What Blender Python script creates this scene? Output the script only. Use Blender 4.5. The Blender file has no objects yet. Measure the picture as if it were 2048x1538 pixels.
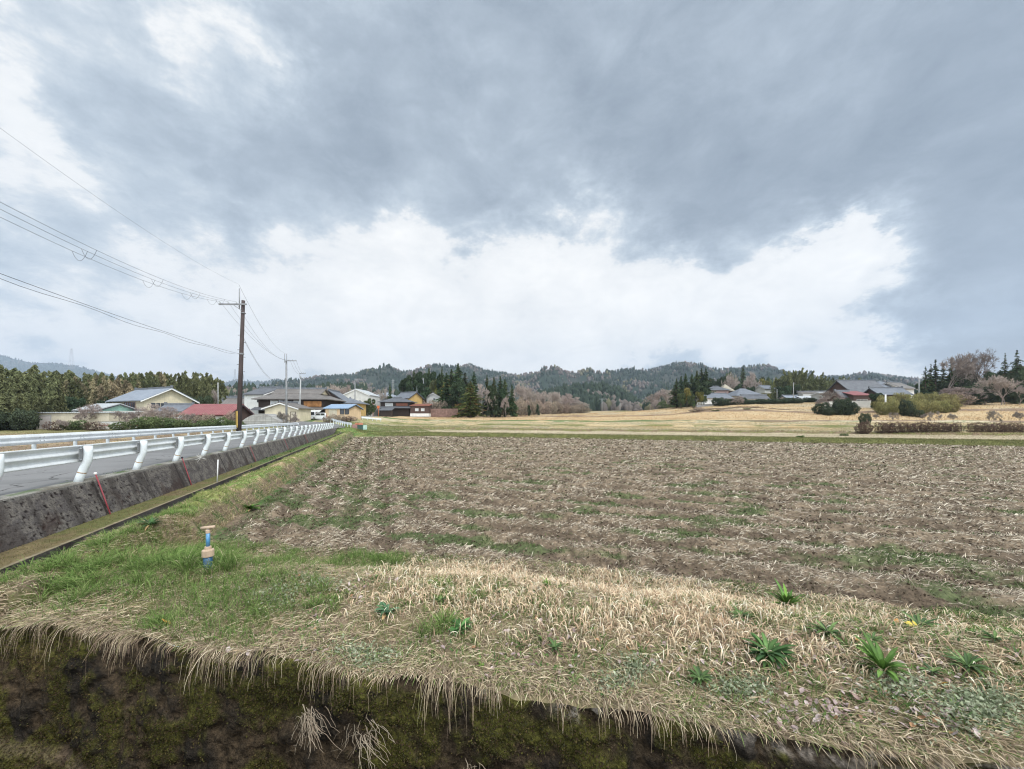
import bpy, math, random
import numpy as np
R = math.radians
C = bpy.context.scene.collection
scene = bpy.context.scene
rng = np.random.default_rng(7)
random.seed(7)

# ------------------------------------------------------------------ camera, light, sky
FPX, HX, HY, EYE = 757.0, 1024.0, 838.0, 2.3     # focal length in photo pixels, principal column, eye level row, eye height
cam_d = bpy.data.cameras.new('camera'); cam = bpy.data.objects.new('camera', cam_d); C.objects.link(cam)
cam.location = (0, 0, EYE); cam.rotation_euler = (R(90), 0, 0)
cam_d.sensor_width = 36; cam_d.lens = FPX / 2048 * 36
cam_d.shift_y = (HY - 769) / 2048
cam_d.clip_start = 0.1; cam_d.clip_end = 20000
scene.camera = cam
scene.cycles.filter_width = 1.15

SUN_EL, SUN_AZ = 52, 125          # degrees; azimuth from +Y towards +X
HAZE = 0.00015
sd = bpy.data.lights.new('sun', 'SUN'); sun = bpy.data.objects.new('sun', sd); C.objects.link(sun)
sd.energy = 1.5; sd.angle = R(10); sd.color = (1.0, 0.965, 0.91)
sun.rotation_euler = (R(90 - SUN_EL), 0, R(180 - SUN_AZ))
sun.location = (0, 0, 60)

vs = scene.view_settings
vs.view_transform = 'Standard'; vs.look = 'None'; vs.gamma = 1; vs.use_curve_mapping = False; vs.exposure = 0.36

class NT:
    """small node-graph writer"""
    def __init__(s, tree): s.t = tree; s.n = tree.nodes; s.l = tree.links
    def node(s, typ, **kw):
        n = s.n.new(typ)
        ins = kw.pop('ins', {})
        for k, v in kw.items(): setattr(n, k, v)
        for k, v in ins.items():
            if hasattr(v, 'is_output') or isinstance(v, bpy.types.NodeSocket): s.l.new(v, n.inputs[k])
            else: n.inputs[k].default_value = v
        return n
    def math(s, op, a, b=0.0, c=0.0, clamp=False):
        n = s.n.new('ShaderNodeMath'); n.operation = op; n.use_clamp = clamp
        for i, v in enumerate((a, b, c)):
            if isinstance(v, bpy.types.NodeSocket): s.l.new(v, n.inputs[i])
            else: n.inputs[i].default_value = v
        return n.outputs[0]
    def vmath(s, op, a, b=None, scale=None):
        n = s.n.new('ShaderNodeVectorMath'); n.operation = op
        for i, v in enumerate((a, b)):
            if v is None: continue
            if isinstance(v, bpy.types.NodeSocket): s.l.new(v, n.inputs[i])
            else: n.inputs[i].default_value = v
        if scale is not None:
            if isinstance(scale, bpy.types.NodeSocket): s.l.new(scale, n.inputs['Scale'])
            else: n.inputs['Scale'].default_value = scale
        return n.outputs['Value'] if op == 'DOT_PRODUCT' else n.outputs['Vector']
    def noise(s, vec, scale, detail=4, rough=.5, dist=0.0, color=False):
        n = s.node('ShaderNodeTexNoise', ins={'Scale': scale, 'Detail': detail, 'Roughness': rough, 'Distortion': dist})
        if vec is not None: s.l.new(vec, n.inputs['Vector'])
        return n.outputs['Color' if color else 'Fac']
    def ramp(s, fac, stops, interp='LINEAR'):
        n = s.n.new('ShaderNodeValToRGB'); r = n.color_ramp; r.interpolation = interp
        while len(r.elements) < len(stops): r.elements.new(0.5)
        for e, (p, c) in zip(r.elements, stops):
            e.position = p; e.color = (*c, 1) if len(c) == 3 else c
        s.l.new(fac, n.inputs[0]); return n.outputs['Color']
    def mixc(s, fac, a, b, blend='MIX'):
        n = s.n.new('ShaderNodeMix'); n.data_type = 'RGBA'; n.blend_type = blend
        for sock, v in ((n.inputs[0], fac), (n.inputs[6], a), (n.inputs[7], b)):
            if isinstance(v, bpy.types.NodeSocket): s.l.new(v, sock)
            else: sock.default_value = v if isinstance(v, float) else ((*v, 1) if len(v) == 3 else v)
        return n.outputs[2]
    def mrange(s, v, a, b, c=0.0, d=1.0, smooth=True):
        n = s.n.new('ShaderNodeMapRange'); n.interpolation_type = 'SMOOTHSTEP' if smooth else 'LINEAR'
        s.l.new(v, n.inputs[0])
        for i, x in enumerate((a, b, c, d)): n.inputs[i + 1].default_value = x
        return n.outputs[0]

def sky_dir(px, py):
    v = np.array([(px - HX) / FPX, 1.0, (HY - py) / FPX]); return v / np.linalg.norm(v)

world = bpy.data.worlds.new('World'); scene.world = world; world.use_nodes = True
def build_sky():
    t = world.node_tree; t.nodes.clear(); g = NT(t)
    out = g.node('ShaderNodeOutputWorld')
    sky = g.node('ShaderNodeTexSky', sky_type='NISHITA', sun_disc=False, sun_elevation=R(SUN_EL), sun_rotation=R(SUN_AZ),
                 air_density=1.0, dust_density=1.5)
    bg1 = g.node('ShaderNodeBackground', ins={'Color': sky.outputs[0], 'Strength': 0.1})
    d = g.node('ShaderNodeTexCoord').outputs['Generated']
    sep = g.node('ShaderNodeSeparateXYZ', ins={0: d})
    dz = g.math('MAXIMUM', sep.outputs[2], 0.0)
    inv = g.math('DIVIDE', 1.0, g.math('ADD', dz, 0.30))
    flat = g.node('ShaderNodeCombineXYZ', ins={0: g.math('MULTIPLY', sep.outputs[0], inv), 1: g.math('MULTIPLY', sep.outputs[1], inv), 2: 0.0}).outputs[0]
    # organic warp of the direction before the cloud masses are looked up
    sq = g.vmath('MULTIPLY', d, (1.0, 1.0, 2.0))
    mixv = g.vmath('ADD', g.vmath('SCALE', flat, scale=.55), sq)
    wn = g.vmath('SUBTRACT', g.noise(mixv, 1.6, 8, .62, 0.2, color=True), (0.5, 0.5, 0.5))
    wd = g.vmath('ADD', d, g.vmath('SCALE', wn, scale=0.30))
    wn2 = g.vmath('SUBTRACT', g.noise(sq, 10.0, 8, .68, 0.1, color=True), (0.5, 0.5, 0.5))
    wd = g.vmath('NORMALIZE', g.vmath('ADD', wd, g.vmath('SCALE', wn2, scale=0.15)))
    def mass(px, py, rad, w, soft=0.75):
        c = sky_dir(px, py); c1, c0 = math.cos(R(rad * soft * .15)), math.cos(R(rad))
        dt = g.vmath('DOT_PRODUCT', wd, tuple(c))
        return g.math('MULTIPLY', g.mrange(dt, c0, c1), w)
    val = None
    for m in SKY_MASSES:
        x = mass(*m)
        val = x if val is None else g.math('ADD', val, x)
    val = g.math('MULTIPLY', g.math('TANH', g.math('DIVIDE', val, .34)), .34)
    n1 = g.noise(mixv, 1.25, 9, .58, 0.35)
    n2 = g.noise(mixv, 3.6, 9, .62, 0.5)
    n3 = g.noise(sq, 9.0, 9, .66, 0.3)
    base = g.math('ADD', val, g.math('MULTIPLY', g.math('SUBTRACT', n1, .5), .62))
    base = g.math('ADD', base, g.math('MULTIPLY', g.math('SUBTRACT', n2, .5), .52))
    base = g.math('ADD', base, g.math('MULTIPLY', g.math('SUBTRACT', n3, .5), .42))
    base = g.math('ADD', base, 0.50)
    col = g.ramp(base, [(0.0, (0.205, 0.250, 0.305)), (0.18, (0.268, 0.318, 0.378)), (0.34, (0.345, 0.402, 0.466)),
                        (0.45, (0.425, 0.488, 0.552)), (0.53, (0.53, 0.583, 0.632)), (0.62, (0.76, 0.768, 0.768)), (1.0, (0.96, 0.945, 0.915))])
    # towards eye level the cloud deck thins to an even pale grey
    hz = g.mrange(sep.outputs[2], 0.01, 0.14, 1.0, 0.0)
    col = g.mixc(g.math('MULTIPLY', hz, .45), col, (0.84, 0.84, 0.83))
    # brightness added to the unseen sky overhead and behind, to light the land more
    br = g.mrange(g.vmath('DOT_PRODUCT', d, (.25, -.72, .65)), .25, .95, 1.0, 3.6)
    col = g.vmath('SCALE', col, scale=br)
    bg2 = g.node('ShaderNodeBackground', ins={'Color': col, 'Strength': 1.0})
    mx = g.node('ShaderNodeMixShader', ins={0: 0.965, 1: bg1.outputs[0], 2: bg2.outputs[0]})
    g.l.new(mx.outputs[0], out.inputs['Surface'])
# cloud masses: photo column, row (turned into a world direction), radius in degrees, weight (+ bright, - dark)
SKY_MASSES = [
    (1150, 230, 34, -.26), (1650, 180, 34, -.26), (1960, 330, 22, -.18), (830, 400, 18, -.24), (1000, 380, 12, -.16),
    (2060, 520, 14, -.62), (560, 300, 20, -.12), (1300, 20, 30, -.12), (1500, 350, 12, -.16),
    (1000, 620, 27, .46), (1450, 540, 14, .30), (1600, 560, 15, .30), (1250, 570, 14, .26), (1845, 462, 8.5, .42), (1640, 480, 7, .16), (1750, 620, 13, .26), (700, 600, 17, .26), (400, 640, 14, .18),
    (60, 400, 8, .14), (180, 650, 12, .16), (60, 40, 14, .08), (420, 110, 8, .14), (60, 540, 8, -.12), (270, 520, 8, -.10), (150, 240, 15, -.03), (330, 260, 12, -.04), (330, 420, 8, .12), (-200, 300, 30, .0), (0, 100, 25, -.0),
    (1030, 540, 9, .14), (1100, 240, 4.5, .12), (950, 330, 5, .10), (1320, 268, 4, .14), (1230, 385, 5, .16), (800, 240, 5, .10),
    (1565, 495, 2.2, -.20), (1700, 90, 14, -.06), (1600, -500, 40, .05),
]
build_sky()
# ------------------------------------------------------------------ helpers
def P(px, py, Y):
    """photo column and row at the distance Y -> a point in the scene"""
    return ((px - HX) / FPX * Y, Y, EYE + (HY - py) / FPX * Y)
def tag(o, label=None, cat=None, group=None, kind=None):
    for k, v in (('label', label), ('category', cat), ('group', group), ('kind', kind)):
        if v: o[k] = v
    return o
def empty(name, loc, rz=0.0, label=None, cat=None, group=None):
    o = bpy.data.objects.new(name, None); C.objects.link(o); o.location = loc; o.rotation_euler = (0, 0, rz)
    o.empty_display_size = .3
    return tag(o, label, cat, group)
def link(name, me, parent=None):
    o = bpy.data.objects.new(name, me); C.objects.link(o)
    if parent: o.parent = parent
    return o
def np_mesh(name, V, F, mat, parent=None, col=None, smooth=False):
    """V (n,3); F (m,4) or (m,3) int arrays, or a list of such arrays; col (n,3) per vertex"""
    V = np.asarray(V, dtype=np.float32); Fs = F if isinstance(F, list) else [F]
    Fs = [np.asarray(f, dtype=np.int32) for f in Fs if len(f)]
    me = bpy.data.meshes.new(name)
    nl = sum(f.size for f in Fs); nf = sum(len(f) for f in Fs)
    me.vertices.add(len(V)); me.vertices.foreach_set('co', V.ravel())
    me.loops.add(nl); me.loops.foreach_set('vertex_index', np.concatenate([f.ravel() for f in Fs]))
    tot = np.concatenate([np.full(len(f), f.shape[1], np.int32) for f in Fs])
    st = np.concatenate([[0], np.cumsum(tot)[:-1]]).astype(np.int32)
    me.polygons.add(nf); me.polygons.foreach_set('loop_start', st); me.polygons.foreach_set('loop_total', tot)
    if smooth: me.polygons.foreach_set('use_smooth', np.ones(nf, dtype=bool))
    me.update(calc_edges=True)
    if col is not None:
        a = me.color_attributes.new('Col', 'FLOAT_COLOR', 'POINT')
        c = np.ones((len(V), 4), np.float32); c[:, :3] = np.clip(col, 0, 1); a.data.foreach_set('color', c.ravel())
    if mat: me.materials.append(mat)
    return link(name, me, parent)

class MB:
    """collects simple shapes, links them as one mesh"""
    def __init__(s): s.v = []; s.f = []
    def add(s, vs, fs):
        b = len(s.v); s.v += [tuple(map(float, v)) for v in vs]; s.f += [tuple(i + b for i in f) for f in fs]; return s
    def box(s, x0, x1, y0, y1, z0, z1):
        return s.add([(x0,y0,z0),(x1,y0,z0),(x1,y1,z0),(x0,y1,z0),(x0,y0,z1),(x1,y0,z1),(x1,y1,z1),(x0,y1,z1)],
                     [(0,3,2,1),(4,5,6,7),(0,1,5,4),(1,2,6,5),(2,3,7,6),(3,0,4,7)])
    def prism(s, poly, axis, a0, a1):
        """poly: list of (u,v); axis 'x' -> (u,v)=(y,z); 'y' -> (x,z); 'z' -> (x,y)"""
        def pt(u, v, a): return {'x': (a, u, v), 'y': (u, a, v), 'z': (u, v, a)}[axis]
        n = len(poly)
        vs = [pt(u, v, a0) for u, v in poly] + [pt(u, v, a1) for u, v in poly]
        fs = [tuple(range(n))[::-1], tuple(range(n, 2 * n))] + [(i, (i + 1) % n, n + (i + 1) % n, n + i) for i in range(n)]
        return s.add(vs, fs)
    def slab(s, quad, th):
        """a quad (4 pts) thickened downwards by th"""
        q = [tuple(p) for p in quad]; lo = [(p[0], p[1], p[2] - th) for p in q]; n = len(q)
        return s.add(q + lo, [tuple(range(n)), tuple(range(2 * n - 1, n - 1, -1))] + [(i, n + i, n + (i + 1) % n, (i + 1) % n) for i in range(n)])
    def tube(s, pts, rad, k=8, caps=True):
        pts = [np.array(p, float) for p in pts]; n = len(pts)
        rad = rad if isinstance(rad, (list, tuple)) else [rad] * n
        base = len(s.v)
        for i, p in enumerate(pts):
            t = pts[min(i + 1, n - 1)] - pts[max(i - 1, 0)]; t /= (np.linalg.norm(t) + 1e-9)
            a = np.cross(t, (0, 0, 1.0) if abs(t[2]) < .9 else (0, 1.0, 0)); a /= np.linalg.norm(a); b = np.cross(a, t)
            for j in range(k):
                th = 2 * math.pi * j / k
                q = p + rad[i] * (math.cos(th) * a + math.sin(th) * b); s.v.append(tuple(q))
        for i in range(n - 1):
            for j in range(k):
                s.f.append((base + i*k + j, base + i*k + (j+1) % k, base + (i+1)*k + (j+1) % k, base + (i+1)*k + j))
        if caps:
            s.f.append(tuple(base + j for j in range(k))[::-1]); s.f.append(tuple(base + (n-1)*k + j for j in range(k)))
        return s
    def lathe(s, prof, c=(0, 0, 0), k=16):
        """profile list of (r,z)"""
        b = len(s.v)
        for r, z in prof:
            for j in range(k):
                th = 2 * math.pi * j / k; s.v.append((c[0] + r * math.cos(th), c[1] + r * math.sin(th), c[2] + z))
        for i in range(len(prof) - 1):
            for j in range(k): s.f.append((b+i*k+j, b+i*k+(j+1) % k, b+(i+1)*k+(j+1) % k, b+(i+1)*k+j))
        s.f.append(tuple(b + j for j in range(k))[::-1]); s.f.append(tuple(b + (len(prof)-1)*k + j for j in range(k)))
        return s
    def build(s, name, mat, parent=None, smooth=False):
        me = bpy.data.meshes.new(name); me.from_pydata(s.v, [], s.f); me.materials.append(mat); me.update()
        if smooth: me.polygons.foreach_set('use_smooth', np.ones(len(me.polygons), dtype=bool))
        return link(name, me, parent)

def copy_tree(o, parent=None):
    c = o.copy(); C.objects.link(c)
    if parent: c.parent = parent
    for ch in list(o.children): copy_tree(ch, c)
    return c

# numpy gradient noise
_pt = rng.permutation(4096)
_gr = rng.uniform(0, 2 * math.pi, 4096)
def pnoise(x, y, seed=0):
    xi = np.floor(x).astype(np.int64); yi = np.floor(y).astype(np.int64); xf = x - xi; yf = y - yi
    u = xf*xf*xf*(xf*(xf*6-15)+10); v = yf*yf*yf*(yf*(yf*6-15)+10)
    def g(i, j, dx, dy):
        h = _gr[_pt[(_pt[(i + seed * 37) & 4095] + j) & 4095]]; return np.cos(h)*dx + np.sin(h)*dy
    a = g(xi, yi, xf, yf); b = g(xi+1, yi, xf-1, yf); c = g(xi, yi+1, xf, yf-1); d = g(xi+1, yi+1, xf-1, yf-1)
    return ((a + (b-a)*u) + ((c + (d-c)*u) - (a + (b-a)*u)) * v) * 1.5
def fbm(x, y, sc, oct=4, seed=0, gain=.5):
    r = 0; a = 1; x = np.asarray(x, float) * sc; y = np.asarray(y, float) * sc
    for k in range(oct): r = r + a * pnoise(x * 2**k + 13.7*k, y * 2**k + 7.1*k, seed + k); a *= gain
    return r
def sst(x, a, b):
    t = np.clip((np.asarray(x, float) - a) / (b - a), 0, 1); return t*t*(3-2*t)
def mixn(a, b, f):
    f = np.asarray(f)[..., None]; return np.asarray(a) * (1 - f) + np.asarray(b) * f

# ------------------------------------------------------------------ materials
def mat_new(name):
    m = bpy.data.materials.new(name); m.use_nodes = True; t = m.node_tree; t.nodes.clear(); g = NT(t)
    out = g.node('ShaderNodeOutputMaterial'); b = g.node('ShaderNodeBsdfPrincipled')
    g.l.new(b.outputs[0], out.inputs[0]); return m, g, b, out
def M(name, col, rough=.8, var=.25, scale=2.0, bump=0.0, bscale=None, col2=None, metallic=0.0, spec=.3, streak=0.0, dirt=None):
    """plain procedural material: colour broken up by two noises, optional second colour, bump and vertical streaks"""
    m, g, b, out = mat_new(name)
    co = g.node('ShaderNodeTexCoord').outputs['Object']
    n = g.noise(co, scale, 6, .6); n2 = g.noise(co, scale * 7, 4, .6)
    f = g.math('ADD', g.math('MULTIPLY', n, .65), g.math('MULTIPLY', n2, .35))
    c2 = col2 if col2 else tuple(x * (1 - var) for x in col)
    c1 = tuple(min(1, x * (1 + var * .5)) for x in col)
    c = g.mixc(g.mrange(f, .35, .65), c2, c1)
    if streak:
        mp = g.node('ShaderNodeMapping', ins={'Vector': co, 'Scale': (6, 6, .35)}).outputs[0]
        s = g.mrange(g.noise(mp, 1.5, 5, .6), .45, .72)
        c = g.mixc(g.math('MULTIPLY', s, streak), c, dirt or tuple(x * .35 for x in col))
    g.l.new(c, b.inputs['Base Color']); b.inputs['Roughness'].default_value = rough
    b.inputs['Metallic'].default_value = metallic; b.inputs['Specular IOR Level'].default_value = spec
    if bump:
        bn = g.node('ShaderNodeBump', ins={'Strength': bump, 'Distance': .02, 'Height': g.noise(co, bscale or scale * 6, 5, .6)})
        g.l.new(bn.outputs[0], b.inputs['Normal'])
    return m
def M_col(name, rough=.85, nscale=30.0, var=.35, bump=.4, transl=0.0, objvar=0.0, bdist=.02):
    """material whose base colour is the mesh's own Col attribute, broken up by noise"""
    m, g, b, out = mat_new(name)
    a = g.node('ShaderNodeAttribute', attribute_name='Col').outputs['Color']
    co = g.node('ShaderNodeNewGeometry').outputs['Position'] if not objvar else g.node('ShaderNodeTexCoord').outputs['Object']
    n = g.noise(co, nscale, 5, .65)
    f = g.mrange(n, .3, .7, 1 - var, 1 + var, smooth=False)
    c = g.vmath('SCALE', a, scale=f)
    if objvar:
        rnd = g.node('ShaderNodeObjectInfo').outputs['Random']
        h = g.node('ShaderNodeHueSaturation', ins={'Color': c, 'Hue': g.mrange(rnd, 0, 1, .5 - .035 * objvar, .5 + .025 * objvar, smooth=False),
                   'Value': g.mrange(g.math('FRACT', g.math('MULTIPLY', rnd, 7.31)), 0, 1, 1 - .25 * objvar, 1 + .25 * objvar, smooth=False)})
        c = h.outputs[0]
    g.l.new(c, b.inputs['Base Color']); b.inputs['Roughness'].default_value = rough; b.inputs['Specular IOR Level'].default_value = .2
    if bump:
        bn = g.node('ShaderNodeBump', ins={'Strength': bump, 'Distance': bdist, 'Height': n}); g.l.new(bn.outputs[0], b.inputs['Normal'])
    if transl:
        tr = g.node('ShaderNodeBsdfTranslucent'); g.l.new(c, tr.inputs[0])
        mx = g.node('ShaderNodeMixShader', ins={0: transl, 1: b.outputs[0], 2: tr.outputs[0]}); g.l.new(mx.outputs[0], out.inputs[0])
    return m
def M_roof(name, col, col2, axis='x', pitch=.3, rough=.5, bump=.8):
    """roof with ribs or tile courses running down the slope"""
    m, g, b, out = mat_new(name)
    co = g.node('ShaderNodeTexCoord').outputs['Object']
    w = g.node('ShaderNodeTexWave', wave_type='BANDS', bands_direction='X', ins={'Vector': co, 'Scale': 1 / pitch / 3.18 * 1.0, 'Distortion': .2}).outputs['Fac']
    w2 = g.node('ShaderNodeTexWave', wave_type='BANDS', bands_direction='Y', ins={'Vector': co, 'Scale': 1 / pitch / 3.18, 'Distortion': .2}).outputs['Fac']
    n = g.noise(co, .9, 6, .65); n2 = g.noise(co, 5, 4, .7)
    f = g.math('ADD', g.math('MULTIPLY', n, .5), g.math('MULTIPLY', n2, .5))
    c = g.mixc(g.mrange(f, .34, .66), col, col2)
    c = g.mixc(g.math('MULTIPLY', w, .35), c, tuple(x * .55 for x in col))
    c = g.mixc(g.math('MULTIPLY', w2, .18), c, tuple(x * .5 for x in col))
    g.l.new(c, b.inputs['Base Color']); b.inputs['Roughness'].default_value = rough
    h = g.math('ADD', w, g.math('MULTIPLY', w2, .6))
    bn = g.node('ShaderNodeBump', ins={'Strength': bump, 'Distance': .05, 'Height': h}); g.l.new(bn.outputs[0], b.inputs['Normal'])
    return m
MT = {}
def M_asphalt():
    m, g, b, out = mat_new('asphalt'); co = g.node('ShaderNodeTexCoord').outputs['Object']
    n = g.noise(co, .35, 6, .6); n2 = g.noise(co, 90, 3, .6)
    c = g.mixc(g.mrange(n, .38, .62), (.17, .168, .165), (.235, .23, .225)); c = g.mixc(g.math('MULTIPLY', n2, .45), c, (.12, .118, .115))
    w = g.vmath('ADD', co, g.vmath('SCALE', g.noise(co, 1.3, 4, .6, color=True), scale=.9))
    cr = g.node('ShaderNodeTexVoronoi', feature='DISTANCE_TO_EDGE', ins={'Vector': w, 'Scale': .42}).outputs['Distance']
    k = g.math('MULTIPLY', g.mrange(cr, .004, .012, 1.0, 0.0), g.mrange(g.noise(co, .25, 3, .5), .45, .6))
    c = g.mixc(g.math('MULTIPLY', k, .75), c, (.045, .043, .04)); g.l.new(c, b.inputs['Base Color'])
    b.inputs['Roughness'].default_value = .95; b.inputs['Specular IOR Level'].default_value = .1
    bn = g.node('ShaderNodeBump', ins={'Strength': .4, 'Distance': .01, 'Height': n2}); g.l.new(bn.outputs[0], b.inputs['Normal']); return m
MT['ground'] = M_col('ground_soil_and_grass', nscale=9, var=.30, bump=.5)
MT['field'] = M_col('tilled_soil', nscale=16, var=.45, bump=.9, bdist=.03)
MT['blade'] = M_col('grass_blades', nscale=20, var=.12, bump=0, transl=.25)
MT['straw'] = M_col('straw', nscale=25, var=.2, bump=0)
MT['leafy'] = M_col('tree_foliage', nscale=.8, var=.25, bump=0, transl=.15, objvar=1.0)
MT['leafy2'] = M_col('shrub_foliage', nscale=2, var=.25, bump=0, transl=.15, objvar=.5)
MT['bark'] = M_col('bark', nscale=3, var=.3, bump=.3, objvar=.6)
MT['hillwood'] = M_col('hill_woodland', nscale=.15, var=.25, bump=0)
MT['asphalt'] = M_asphalt()
MT['linepaint'] = M('road_paint', (.62, .62, .60), .8, .3, 3, col2=(.42, .42, .41))
MT['rail'] = M('galvanised_white_rail', (.72, .745, .75), .6, .12, 2.5, metallic=.0, spec=.3, streak=.25, dirt=(.42, .41, .38))
MT['postw'] = M('white_post_paint', (.72, .76, .77), .4, .10, 5, spec=.5, streak=.25, dirt=(.45, .45, .42))
MT['rust'] = M('rust_band', (.36, .22, .10), .8)
MT['bolt'] = M('dark_bolt', (.05, .05, .055), .5, metallic=.6)
MT['conc'] = M('pale_concrete', (.30, .29, .26), .9, .35, 2, .4, 30)
MT['tile'] = M_roof('grey_roof_tiles', (.115, .125, .145), (.23, .245, .27), pitch=.30)
MT['tile_dk'] = M_roof('dark_roof_tiles', (.075, .078, .088), (.17, .175, .185), pitch=.30)
MT['tile_br'] = M_roof('weathered_brown_tiles', (.12, .105, .095), (.24, .215, .19), pitch=.30)
MT['tile_lt'] = M_roof('pale_blue_grey_tiles', (.20, .23, .28), (.36, .39, .43), pitch=.32)
MT['redroof'] = M_roof('faded_red_metal_roof', (.23, .062, .066), (.31, .13, .12), pitch=.45, rough=.6)
MT['blueroof'] = M_roof('blue_metal_roof', (.24, .34, .48), (.32, .42, .54), pitch=.45, rough=.4)
MT['greyroof'] = M_roof('pale_sheet_roof', (.42, .44, .45), (.55, .56, .55), pitch=.4, rough=.5)
MT['thatch'] = M('thatch', (.36, .32, .25), .95, .35, 2, .6, 20)
for k, c in dict(cream=(.60, .53, .38), white=(.68, .67, .64), offwhite=(.55, .54, .50), yellow=(.50, .34, .13), peach=(.60, .44, .28),
                 orange=(.52, .27, .08), brown=(.085, .055, .045), dkwood=(.045, .033, .028), redwood=(.22, .09, .06), grey=(.24, .24, .24),
                 mint=(.36, .56, .47), beige=(.56, .50, .38), paleblue=(.50, .56, .60), ltgrey=(.42, .42, .41), pinkish=(.42, .30, .27)).items():
    MT[k] = M(k + '_wall', c, .85, .14, .7, .15, 25, streak=.22)
MT['trim'] = M('white_trim', (.70, .69, .66), .7, .1)
MT['darktrim'] = M('dark_trim', (.05, .05, .055), .6, .1)
MT['plaster_ridge'] = M('ridge_tiles', (.16, .17, .185), .6, .3)
MT['glass'] = M('window_glass', (.045, .05, .06), .12, .3, 1.0, spec=.8)
MT['paleglass'] = M('frosted_window', (.48, .50, .50), .35, .15, 1.0, spec=.6)
MT['steelpole'] = M('grey_pole', (.24, .245, .25), .7, .2, 1.5, streak=.3)
MT['concpole'] = M('pale_concrete_pole', (.36, .36, .35), .8, .2, 1.5)
MT['woodpole'] = M('dark_brown_pole', (.062, .046, .043), .75, .25, 1.5, .3, 20)
MT['wire'] = M('wire', (.03, .03, .035), .5)
MT['yellowband'] = M('yellow_band', (.40, .27, .07), .6)
MT['blackband'] = M('black_band', (.02, .02, .02), .6)

MT['pinkish2'] = M('shutter_paint', (.50, .45, .42), .7, .12, 1)
MT['orangewood'] = M('orange_timber', (.42, .20, .075), .8, .4, 1.5, streak=.6, dirt=(.12, .05, .02))
MT['redboards'] = M('red_brown_boards', (.27, .17, .14), .9, .4, 1.5, streak=.6, dirt=(.10, .06, .05))
def _blocks():
    m, g, b, out = mat_new('concrete_blocks'); co = g.node('ShaderNodeTexCoord').outputs['Object']
    sp = g.node('ShaderNodeSeparateXYZ', ins={0: co}); v = g.node('ShaderNodeCombineXYZ', ins={0: sp.outputs[0], 1: sp.outputs[2], 2: 0.0}).outputs[0]
    br = g.node('ShaderNodeTexBrick', ins={'Vector': v, 'Color1': (.40, .39, .36, 1), 'Color2': (.33, .32, .30, 1), 'Mortar': (.14, .13, .12, 1), 'Scale': 1.0, 'Mortar Size': .02, 'Brick Width': .95, 'Row Height': .38}); br.offset = 0
    c = g.mixc(g.mrange(g.noise(co, 1.2, 6, .6), .4, .7), br.outputs[0], (.24, .225, .21)); g.l.new(c, b.inputs['Base Color']); b.inputs['Roughness'].default_value = .9
    return m
MT['blocks'] = _blocks()
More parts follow.
